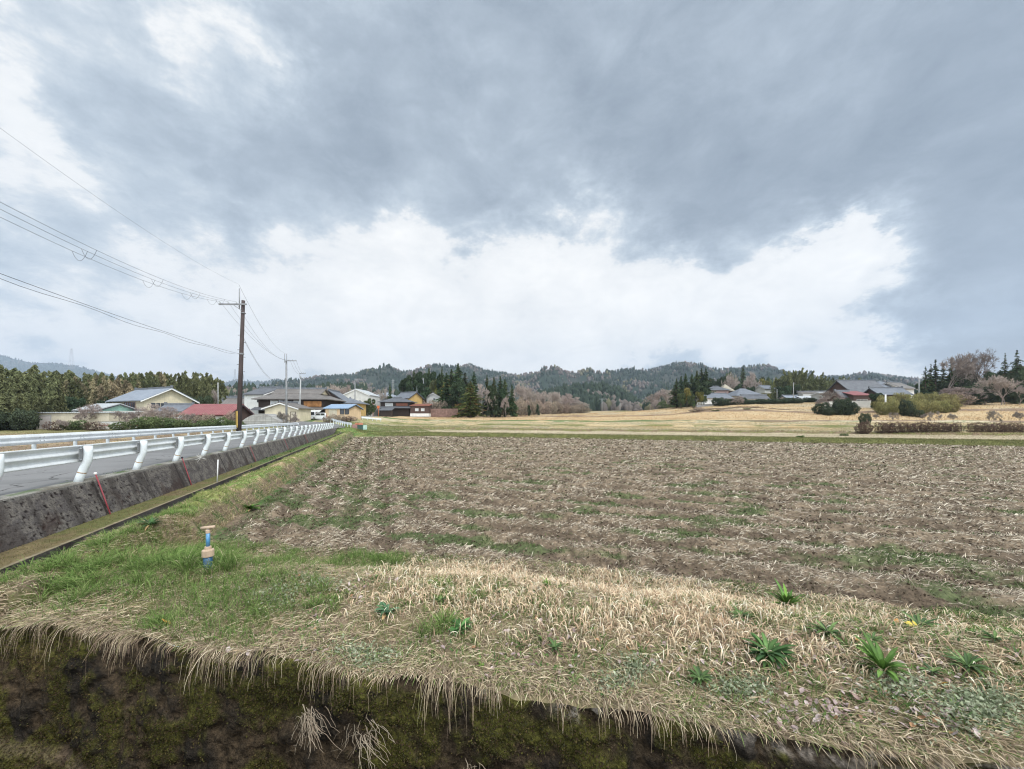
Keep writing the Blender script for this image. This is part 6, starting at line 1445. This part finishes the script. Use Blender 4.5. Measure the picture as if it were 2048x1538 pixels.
cl = [c for c in cl if float(fbm(np.array([c[0]]), np.array([0.]), 1.6, 2, 281)[0]) > -.02 and (c[0] < -.1 or gr.random() < .35)]
cl += [(-4.35, 60, .45, .10), (-3.9, 26, .42, .05), (-3.35, 70, .40, .09), (-2.9, 26, .32, .05), (-2.40, 70, .40, .07), (-1.98, 40, .36, .06), (-1.35, 70, .36, .09), (-.95, 24, .28, .05), (-.45, 50, .42, .08), (-.2, 22, .30, .05), (.3, 12, .24, .05), (.62, 10, .28, .03), (-5.2, 50, .4, .15), (.95, 16, .26, .05)]
hanging('hanging_dead_grass', cl, 'dead grass hanging over the ditch wall', [(.42, .33, .21), (.30, .22, .15), (.55, .46, .32), (.20, .14, .10), (.28, .26, .11)], [4, 4, 2, 3, 1])
# branching dry stems lower on the wall
m_P = []
def twigs(name, x, zt, n, L, label):
    B = []; 
    for i in range(n):
        a = gr.uniform(-2.6, -.5); l = L * gr.uniform(.4, 1); k = 6; t = np.linspace(0, 1, k)
        bx = x + gr.normal(0, .05) + np.cos(a)*l*t + gr.normal(0, .008, k); bz = zt + gr.normal(0, .04) + np.sin(a)*l*t + gr.normal(0, .008, k); by = Yedge(bx) - .14 - .16*(.4 - bz) - gr.uniform(0, .05)
        B.append(np.stack([bx, by, bz], -1))
    P3 = np.array(B); ribbons(name, P3, np.tile(np.linspace(.0022, .001, 6), (n, 1)), np.tile([.8, 0, .6], (n, 1)), pick([(.40, .31, .22), (.5, .41, .3)], [1, 1], n), MT['straw'], label)
twigs('dry_stems', -.28, .02, 46, .28, 'tangle of dry branched stems on the ditch wall'); twigs('dry_stems', -1.42, .20, 60, .25, 'brown seed stems hanging at the middle of the ditch wall'); twigs('dry_stems', -1.0, .18, 40, .25, 'paler seed stems right of the brown ones on the ditch wall')
# moss clumps on the wall
N = 160000; x = gr.uniform(-6.5, 3.2, N); v_ = gr.uniform(.01, .75, N); zt = gz(x, Yedge(x)); z = zt*(1-v_) - 1.5*v_
k = sst(fbm(x, z, 1.8, 4, 85, .6) + .2*fbm(x, z, 9, 3, 83), -.35, .5) > gr.uniform(0, 1, N); x, v_, z, zt = x[k], v_[k], z[k], zt[k]; N = len(x)
nn = fbm(x, z, 1.4, 5, 81, .6); y = Yedge(x) - sst(v_, 0, .03)*(.13*v_ + .10*sst(z + .02*nn + .62 + .085*(x + 4.6), .04, -.04) + .07*nn) - .02
V, F, c = leaves(np.stack([x, y, z], -1), gr.uniform(.006, .017, N), pick([(.10, .092, .022), (.07, .066, .02), (.045, .042, .02), (.13, .10, .035), (.075, .05, .028)], [2, 3, 3, 1, 5], N), gr, elong=1.2)
o = np_mesh('moss', V, F, MT['blade'], col=c); tag(o, 'yellow green moss on the ditch wall', kind='stuff')

# broad leaved weeds: each rosette a plant of its own
MT['dock'] = M_col('weed_leaf', rough=.55, nscale=14, var=.25, bump=.3, transl=.15)
def rosette(px, py, rad, n, label, cols=((.085, .145, .045), (.12, .18, .06), (.06, .10, .038)), wl=.20, e=(.08, .85), name='dock_plant', D=1.95, cat='weed'):
    yy = D * FPX / (py - HY); xx = (px - HX)/FPX*yy; z = gzs(xx, yy)
    yy = (EYE - z) * FPX / (py - HY); xx = (px - HX)/FPX*yy; z = gzs(xx, yy); R_ = rad*.82/FPX*yy; n = int(n*1.9)
    head = gr.vonmises(gr.uniform(0, 6.28), .35, n); e0 = gr.uniform(*e, n); L = R_ * gr.uniform(.35, 1.0, n) / np.maximum(np.cos(e0*.7), .45); k = 7; s = np.linspace(0, 1, k)
    P3, w, Sd = blades(np.zeros((n, 3)), L, np.ones(n), head, e0, e0 - gr.uniform(.4, 1.1, n), k, 1.0)
    Wd = (L*wl*.42)[:, None] * np.interp(s, [0, .15, .45, .8, 1], [.12, .35, 1, .7, .05])[None] * (1 + .12*np.sin(s*22)[None])
    Sd = np.stack([-np.sin(head), np.cos(head), gr.normal(0, .2, n)], -1)
    off = Sd[:, None, :]*Wd[:, :, None]; up = np.zeros((n, k, 3)); up[..., 2] = Wd*.35
    V = np.stack([P3 - off + up, P3, P3 + off + up], 2).reshape(-1, 3); i = np.arange(n*k*3).reshape(n, k, 3)
    F = np.concatenate([np.stack([i[:, :-1, j], i[:, :-1, j+1], i[:, 1:, j+1], i[:, 1:, j]], -1).reshape(-1, 4) for j in (0, 1)])
    c = pick(cols, [1]*len(cols), n, v=.35); dd_ = (gr.random(n) < .10) & (e0 < .35); c[dd_] = np.array([.36, .24, .12]) * gr.uniform(.6, 1.3, (dd_.sum(), 1)); c = np.repeat(np.repeat(c[:, None, None], k, 1), 3, 2); c[:, :, 1] *= 1.35; c = c.reshape(-1, 3)
    V[:, 2] += .030
    o = np_mesh(name, V, F, MT['dock'], col=c, smooth=True); o.location = (xx, yy, z); tag(o, label, cat, 'leafy weeds on the bank')
rosette(1535, 1312, 62, 64, 'biggest dark green dock rosette, right of centre on the bank', wl=.21, cols=((.05, .105, .03), (.075, .14, .04), (.04, .085, .03)))
rosette(1655, 1280, 46, 46, 'bright green dock rosette up right of the biggest one')
rosette(1765, 1352, 62, 40, 'upright broad leaved weed left of the far right rosettes', wl=.19, e=(.4, 1.3), cols=((.09, .17, .035), (.12, .21, .05)))
rosette(1840, 1250, 44, 44, 'spreading dock at the field edge beside the orange leaf', wl=.2)
rosette(1935, 1330, 50, 38, 'elongated weed rosette near the right border', wl=.18)
rosette(1990, 1292, 32, 26, 'small bright rosette above the one at the right border')
rosette(1575, 1205, 46, 44, 'bright grassy weed where bank meets field, right of centre', wl=.14, e=(.5, 1.3), cols=((.12, .21, .04), (.08, .16, .035)))
rosette(1400, 1362, 34, 32, 'round leaved weed left of the biggest rosette', wl=.3)
rosette(1092, 1180, 18, 30, 'bright green narrow leaved rosette amid the curled dry grass', wl=.16, e=(.6, 1.4), cols=((.12, .23, .03), (.09, .18, .03)))
rosette(880, 1208, 22, 24, 'small green weed left of the curled dry grass', wl=.2)
rosette(1000, 1195, 18, 22, 'small dark clover-like weed behind the dry grass', wl=.3)
rosette(920, 1268, 34, 34, 'leafy green patch left of centre above the ditch', wl=.28, cols=((.05, .12, .035), (.08, .16, .05)))
rosette(960, 1335, 16, 16, 'tiny bright weed above the ditch edge', wl=.2, cols=((.14, .25, .04),))
rosette(1110, 1300, 24, 24, 'round green weed in the middle of the bank', wl=.3)
rosette(1150, 1372, 26, 22, 'grassy dark tussock on the ditch edge', wl=.06, e=(.1, 1.1), cols=((.06, .12, .03), (.10, .17, .045), (.30, .26, .14)), name='grass_tussock')
rosette(775, 1228, 34, 26, 'blue green clover patch left of the dry grass', wl=.35, cols=((.07, .14, .07), (.06, .12, .05)))
rosette(1480, 1245, 34, 30, 'dark weed just above the biggest rosette', wl=.2)
rosette(1745, 1285, 24, 20, 'small weed between two rosettes on the right', wl=.24)
rosette(1865, 1352, 26, 20, 'small heart leaved weed right of the upright one', wl=.4)
rosette(300, 1086, 30, 30, 'dark dandelion-like rosette on the bare patch left of the valve', wl=.18, cols=((.035, .08, .03), (.05, .10, .03)))
for i, (px, py) in enumerate(((500, 992), (640, 925), (1600, 875))):
    rosette(px, py, (26, 10, 10)[i], 40, ('bright leafy weed on the field side of the grass bund', 'small leafy weed farther along the grass bund', 'weed at the far edge of the field')[i], wl=.3, cols=((.10, .20, .03), (.07, .15, .03)), D=2.15)

# many small broad leaves of seedlings, sorrel and clover threaded through the dead grass
X, Y, s = bank_pts(60000); nn = fbm(X, Y, 1.6, 4, 261, .65); k = gr.random(len(X)) < np.clip(sst(nn, .02, .42) * .75 + .35 * sst(X, 1.2, 2.4), 0, .85); X, Y = X[k], Y[k]; N = len(X)
P3, w, Sd = blades(on(X, Y), gr.uniform(.02, .055, N), gr.uniform(.003, .008, N), gr.uniform(0, 6.28, N), gr.uniform(.2, 1.3, N), gr.uniform(-.8, .6, N), 4)
w = w * np.array([.5, 1.3, 1.5, 1.0])[None]
ribbons('seedlings', P3, w, Sd, pick([(.09, .16, .04), (.14, .22, .06), (.06, .115, .035), (.20, .25, .09), (.16, .10, .06)], [4, 3, 3, 1, .8], N), MT['dock'], 'small mixed leafy weeds among the dead grass')
# silvery mugwort, fallen leaves
MT['mug'] = M_col('mugwort', rough=.8, nscale=30, var=.2, bump=0, transl=.1)
def patch_px(lst, D=1.93):
    XX = []; YY = []
    for (px, py, rx, ry, n) in lst:
        qx = px + gr.normal(0, rx*.5, n); qy = py + gr.normal(0, ry*.5, n); yy = D*FPX/(qy - HY); XX.append((qx - HX)/FPX*yy); YY.append(yy)
    X = np.concatenate(XX); Y = np.concatenate(YY); k = (Y > Yedge(X) - .03); return X[k], Y[k]
X, Y = patch_px([(560, 1205, 60, 30, 800), (730, 1330, 70, 25, 900), (1960, 1440, 110, 60, 2600), (1480, 1395, 70, 30, 700), (1270, 1360, 50, 22, 500), (640, 1180, 60, 20, 400), (1800, 1400, 80, 30, 700), (1230, 1390, 60, 15, 300)])
V, F, c = leaves(on(X, Y) + np.stack([X*0, X*0, gr.uniform(.005, .055, len(X))], -1), gr.uniform(.010, .022, len(X)), pick([(.25, .28, .17), (.36, .38, .26), (.15, .18, .10)], [3, 2, 2], len(X)), gr, flat=.6, elong=1.5)
o = np_mesh('mugwort', V, F, MT['mug'], col=c); tag(o, 'silvery green mugwort sprigs on the bank', kind='stuff')
MT['deadleaf'] = M_col('dead_leaves', rough=.7, nscale=40, var=.25, bump=.3)
def dead_leaves(name, X, Y, size, cols, w, label):
    n = len(X); hd = gr.uniform(0, 6.28, n); t = gr.uniform(-.5, .7, n); s = size; k = 5; q = np.linspace(0, 1, k); P3, _, _ = blades(on(X, Y) + [0, 0, .018], s, np.ones(n), hd, t, t + gr.uniform(-.9, .6, n), k, 1)
    Wd = (s*.26)[:, None]*np.interp(q, [0, .2, .5, .8, 1], [.05, .75, 1, .7, .04])[None]; Sd = np.stack([-np.sin(hd), np.cos(hd), gr.normal(0, .35, n)], -1)
    off = Sd[:, None]*Wd[..., None]; up = np.zeros((n, k, 3)); up[..., 2] = Wd*gr.uniform(-.2, .5, (n, 1))
    V = np.stack([P3 - off + up, P3, P3 + off + up], 2).reshape(-1, 3); i = np.arange(n*k*3).reshape(n, k, 3)
    F = np.concatenate([np.stack([i[:, :-1, j], i[:, :-1, j+1], i[:, 1:, j+1], i[:, 1:, j]], -1).reshape(-1, 4) for j in (0, 1)])
    c = np.repeat(pick(cols, w, n), k*3, 0); o = np_mesh(name, V, F, MT['deadleaf'], col=c, smooth=True); tag(o, label, kind='stuff')
X, Y = patch_px([(1660, 1440, 220, 40, 170), (1850, 1360, 160, 60, 80), (700, 1200, 130, 60, 60), (1050, 1280, 260, 90, 90), (1300, 1330, 250, 60, 80), (1700, 1330, 160, 60, 50), (450, 1170, 100, 30, 12), (1900, 1470, 90, 40, 60), (500, 1330, 250, 20, 30)])
dead_leaves('fallen_leaves', X, Y, gr.uniform(.03, .062, len(X)), [(.36, .27, .25), (.46, .37, .34), (.26, .18, .15), (.34, .19, .10)], [4, 3, 2, 1], 'pinkish brown dead leaves on the bank')
X, Y = patch_px([(1790, 1236, 8, 3, 3), (1832, 1268, 10, 3, 4), (1868, 1388, 8, 3, 2), (1965, 1360, 8, 4, 3), (340, 1265, 4, 3, 2), (1720, 1305, 5, 3, 2)])
dead_leaves('yellow_leaves', X, Y, gr.uniform(.05, .085, len(X)), [(.62, .36, .06), (.66, .30, .07), (.55, .42, .08)], [1, 1, 1], 'orange and yellow leaves among the weeds')

# grass bund, gutter strip and wall foot
X, Y = seed_view(620000, 4.3, 56, 1.2); L = LL(X, Y); k = (L > 3.2) & (L < 4.6) & (Y < 53); X, Y, L = X[k], Y[k], L[k]; N = len(X)
n1 = fbm(X, Y, .9, 5, 61, .6); sc = np.clip(Y/6, 1, 5)**.75
topm = sst(L, 3.45, 3.8)
gc = pick([(.19, .24, .065), (.27, .29, .10), (.11, .16, .045)], [3, 3, 1.5], N); dc = pick([(.50, .40, .25), (.36, .28, .16), (.22, .16, .10)], [3, 3, 1.5], N)
isg = gr.random(N) < (topm * (.78 - .5*sst(n1, .1, .5)) + (1-topm)*.22); col = np.where(isg[:, None], gc, dc)
P3, w, Sd = blades(on(X, Y), gr.uniform(.03, .085, N) * sc**.6 * (1 + 1.1*(1-topm)), gr.uniform(.0018, .0034, N) * sc, gr.uniform(0, 6.28, N), gr.uniform(.3, 1.3, N), gr.uniform(-1.2, .4, N), 4)
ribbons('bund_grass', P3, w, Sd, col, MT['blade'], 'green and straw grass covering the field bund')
X, Y = seed_view(300000, 5.0, 50, 1.45); L = LL(X, Y); k = (L > 5.14) & (L < 5.68) & (Y < 50); X, Y, L = X[k], Y[k], L[k]; N = len(X); sc = np.clip(Y/6, 1, 5)**.75
gn = gr.random(N) < (.30 + .5*sst(Y, 14, 20)); col = np.where(gn[:, None], pick([(.13, .14, .035), (.08, .12, .03)], [2, 1], N), pick([(.22, .16, .085), (.17, .135, .055)], [1, 1], N))
P3, w, Sd = blades(on(X, Y), gr.uniform(.015, .04, N) * sc, gr.uniform(.0014, .0024, N) * sc, gr.uniform(0, 6.28, N), gr.uniform(.5, 1.5, N), gr.uniform(-.5, .9, N), 3)
ribbons('mossy_weeds', P3, w, Sd, col, MT['blade'], 'brownish mossy weeds between gutter and wall')
X, Y = seed_view(60000, 12.5, 50, 1.0); L = LL(X, Y); nn = fbm(Y, Y*0, .45, 3, 231); k = (L > 5.05) & (L < 5.6) & (gr.random(len(X)) < sst(nn, -.15, .25)) & (Y > 15); X, Y = X[k], Y[k]; N = len(X)
V, F, c = leaves(on(X, Y) + np.stack([X*0, X*0, gr.uniform(.01, .14, N)], -1), gr.uniform(.03, .07, N), pick([(.04, .085, .03), (.07, .12, .04)], [2, 1], N), gr, flat=.3)
o = np_mesh('gutter_weeds', V, F, MT['blade'], col=c); tag(o, 'dark green leafy weeds along the gutter', kind='stuff')
# grass leaning over the near side of the gutter
X, Y = seed_view(260000, 4.4, 50, 1.45); L = LL(X, Y); nn = fbm(X, Y, .8, 3, 301); k = (L > 4.30) & (L < 4.64) & (gr.random(len(X)) < .35 + .6*sst(nn, -.3, .2)); X, Y = X[k], Y[k]; N = len(X); sc = np.clip(Y/6, 1, 5)**.8
P3, w, Sd = blades(np.stack([X, Y, np.maximum(gz(X, Y), .2)], -1), gr.uniform(.06, .16, N), gr.uniform(.0016, .003, N) * sc, gr.normal(2.6, .9, N), gr.uniform(.5, 1.4, N), gr.uniform(-1.1, .2, N), 5)
ribbons('gutter_side_grass', P3, w, Sd, pick([(.14, .20, .05), (.20, .25, .08), (.09, .14, .035), (.40, .33, .2)], [4, 3, 2, 1.2], N), MT['blade'], 'green grass leaning over the near side of the gutter')
# weeds along the road edge on the coping
X, Y = seed_view(40000, 5.5, 40, 1.45); L = LL(X, Y); nn = fbm(X, Y, .8, 3, 88); k = (L > 6.12) & (L < 6.42) & (gr.random(len(X)) < sst(nn, -.05, .3)); X, Y = X[k], Y[k]; N = len(X)
P3, w, Sd = blades(np.stack([X, Y, X*0 + 1.0], -1), gr.uniform(.03, .08, N), gr.uniform(.002, .004, N), gr.uniform(0, 6.28, N), gr.uniform(.5, 1.5, N), gr.uniform(-.5, .9, N), 3)
ribbons('kerb_weeds', P3, w, Sd, pick([(.10, .15, .04), (.2, .17, .09)], [2, 1], N), MT['blade'], 'thin weeds along the road edge')

# tilled field: chopped straw, clods and green shoots
X, Y = seed_view(640000, 4.0, 47, 1.45); L = LL(X, Y); t = Y + .364*X; s = sfun(X, Y); k = (s > 1.0) & (L < 3.1) & (t < 46.6); X, Y, L, t = X[k], Y[k], L[k], t[k]; N = len(X)
n1 = fbm(X, Y, .9, 4, 61, .6); rowm = .5 + .5*rowphase(X, Y)
d = .08 + .78*sst(n1*.7 + (rowm - .5)*1.3, -.7, .6); d *= (1 - .7*green_field(X, Y)) * (.35 + .65*sst(fbm(X, Y, .35, 3, 291), -.5, .35)) * (.5 + .5*sst(fbm(X, Y, 3.5, 2, 292), -.4, .2)); k = gr.random(N) < d; X, Y, L, n1 = X[k], Y[k], L[k], n1[k]; N = len(X); sc = np.clip(Y/7, 1, 8)**.72
P3, w, Sd = blades(on(X, Y) + [0, 0, .006], gr.uniform(.03, .15, N) * sc**.75, gr.uniform(.0005, .00105, N) * np.maximum(Y, 3.5)**.97 * 1.0, gr.normal(-.35, 1.1, N), gr.uniform(-.2, .8, N), gr.uniform(-.8, .5, N), 3, 1.0)
ribbons('chopped_straw', P3, w, Sd, pick([(.47, .395, .295), (.60, .515, .395), (.34, .275, .205), (.155, .12, .088), (.70, .62, .49)], [4, 3, 3, 3, 1], N), MT['straw'], 'chopped grey brown straw over the tilled field')
X, Y = seed_view(500000, 4.0, 47, 1.45); L = LL(X, Y); t = Y + .364*X; s = sfun(X, Y); g_ = green_field(X, Y); fn = sst(fbm(X, Y, 2.2, 3, 241), -.35, .3)
k = (s > 1.0) & (L < 3.15) & (t < 46.6) & (gr.random(len(X)) < np.clip(g_*.75*fn + .03, 0, 1)); X, Y = X[k], Y[k]; N = len(X); sc = np.clip(Y/7, 1, 8)**.75
P3, w, Sd = blades(on(X, Y), gr.uniform(.03, .085, N) * sc**.7, gr.uniform(.0004, .0008, N) * np.maximum(Y, 3.5)**.97, gr.uniform(0, 6.28, N), gr.uniform(.5, 1.5, N), gr.uniform(-.4, .9, N), 4)
ribbons('field_shoots', P3, w, Sd, pick([(.085, .135, .04), (.13, .18, .06), (.055, .095, .03), (.19, .21, .10)], [4, 3, 3, 1], N), MT['blade'], 'patches of green shoots in the tilled field')

X, Y = seed_view(150000, 4.0, 47, 1.45); L = LL(X, Y); t = Y + .364*X; s = sfun(X, Y); k = (s > 1.0) & (L < 3.1) & (t < 46.6) & (gr.random(len(X)) < .30 - .25*rowphase(X, Y)); X, Y = X[k], Y[k]; N = len(X)
V, F, c = leaves(on(X, Y) + [0, 0, .008], gr.uniform(.004, .011, N) * np.maximum(Y, 4)**.9, pick([(.085, .06, .042), (.13, .095, .065), (.18, .14, .10)], [3, 3, 1], N), gr, flat=.2, elong=1.1)
o = np_mesh('soil_clods', V, F, MT['straw'], col=c); tag(o, 'dark crumbled soil clods in the furrows', kind='stuff')
# far terraces: tufts and stubble that roughen every band
def far_tufts(name, t0, t1, N, cols, w, hgt, label, amax=1.45, xr=None, dens=None, wd=.018, elv=(.8, 1.5)):
    a = gr.uniform(-1.0, amax, N); tt = gr.uniform(t0, t1, N); Y = tt / (1 + .364*a); X = a*Y
    k = (LL(X, Y) < 3) if t0 < 60 else (LL(X, Y) < -.2*(Y-60)+2) 
    if dens is not None: k &= gr.random(N) < dens(X, Y)
    X, Y = X[k], Y[k]; N = len(X)
    P3, w_, Sd = blades(on(X, Y), gr.uniform(.5, 1.2, N)*hgt, gr.uniform(.5, 1.2, N)*wd*(Y/50), gr.uniform(0, 6.28, N), gr.uniform(*elv, N), gr.uniform(-.3, 1.2, N), 3)
    ribbons(name, P3, w_, Sd, pick(cols, w, N, v=.3), MT['blade'], label)
far_tufts('terrace_bank_grass', 46.4, 48.6, 60000, [(.20, .20, .075), (.16, .17, .07), (.34, .29, .14), (.10, .12, .05)], [4, 3, 3, 2], .16, 'olive grass on the bank beyond the field')
far_tufts('terrace_edge_grass', 60.8, 62.8, 14000, [(.20, .16, .09), (.14, .14, .06), (.36, .27, .14)], [2, 2, 2], .16, 'brownish grass along the second terrace edge', wd=.02)
far_tufts('stubble', 48.4, 61, 60000, [(.46, .385, .27), (.38, .31, .21), (.52, .45, .33), (.2, .2, .09), (.16, .12, .08)], [4, 3, 1.5, .8, 1], .10, 'pale rice stubble on the first terrace', wd=.014, elv=(.3, 1.2))
far_tufts('weedy_stubble', 62.8, 92, 80000, [(.50, .38, .22), (.13, .17, .06), (.40, .28, .14), (.09, .12, .05)], [4, 2.2, 2, 1.2], .14, 'weedy straw coloured stubble on the second terrace', wd=.016)
far_tufts('dry_meadow_grass', 94, 190, 70000, [(.46, .30, .15), (.38, .25, .12), (.52, .40, .24), (.2, .17, .08)], [4, 3, 2, 1], .28, 'tan dry grass over the far terraces', wd=.018)
far_tufts('silver_grass', 70, 76.5, 9000, [(.56, .40, .22), (.50, .34, .17)], [1, 1], .35, 'orange dry reed strip on the second terrace', dens=lambda X, Y: (X > 20) * sst(fbm(X, Y, .08, 2, 251), -.2, .2), wd=.014)
X, Y = gr.uniform(-36, 2, 60000), gr.uniform(46, 76, 60000); L = LL(X, Y); k = ((L > -8) & (L < 5.9) & (Y > 50) | (Y > 60) & (L > -20) & (L < 0) & (gr.random(60000) < .35)); X, Y = X[k], Y[k]; N = len(X)
P3, w, Sd = blades(on(X, Y), gr.uniform(.08, .22, N), gr.uniform(.008, .018, N), gr.uniform(0, 6.28, N), gr.uniform(.6, 1.5, N), gr.uniform(-.3, 1.1, N), 3)
ribbons('corner_grass', P3, w, Sd, pick([(.11, .16, .045), (.17, .20, .06), (.07, .11, .035), (.36, .29, .16)], [4, 3, 2, 1.2], N), MT['blade'], 'green grass at the corner by the collection box')
X, Y = gr.uniform(-75, -16, 60000), gr.uniform(12, 60, 60000); L = LL(X, Y); k = (L > 12.8) & (X/Y > -1.6); X, Y = X[k], Y[k]; N = len(X)
P3, w, Sd = blades(on(X, Y), gr.uniform(.05, .14, N), gr.uniform(.006, .014, N), gr.uniform(0, 6.28, N), gr.uniform(.4, 1.4, N), gr.uniform(-.5, 1.0, N), 3)
ribbons('verge_grass', P3, w, Sd, pick([(.14, .16, .055), (.32, .25, .13), (.24, .19, .1)], [2, 2, 1], N), MT['blade'], 'thin grass beyond the far guardrail')
X, Y = gr.uniform(-30, -19, 9000), gr.uniform(42, 56, 9000); 

# ------------------------------------------------------------------ the air
hz = MB().box(-6000, 6000, -60, 5200, -4.5, 900).build('haze', None) if False else None
m = bpy.data.materials.new('haze_air'); m.use_nodes = True; t_ = m.node_tree; t_.nodes.clear(); g_ = NT(t_)
o_ = g_.node('ShaderNodeOutputMaterial'); pv = g_.node('ShaderNodeVolumePrincipled'); pv.inputs['Color'].default_value = (.66, .78, .94, 1); pv.inputs['Density'].default_value = HAZE; pv.inputs['Anisotropy'].default_value = .2
g_.l.new(pv.outputs[0], o_.inputs['Volume'])
hzo = MB().box(-6500, 3500, -70, 4700, -5, 760).build('haze', m); tag(hzo, kind='stuff')
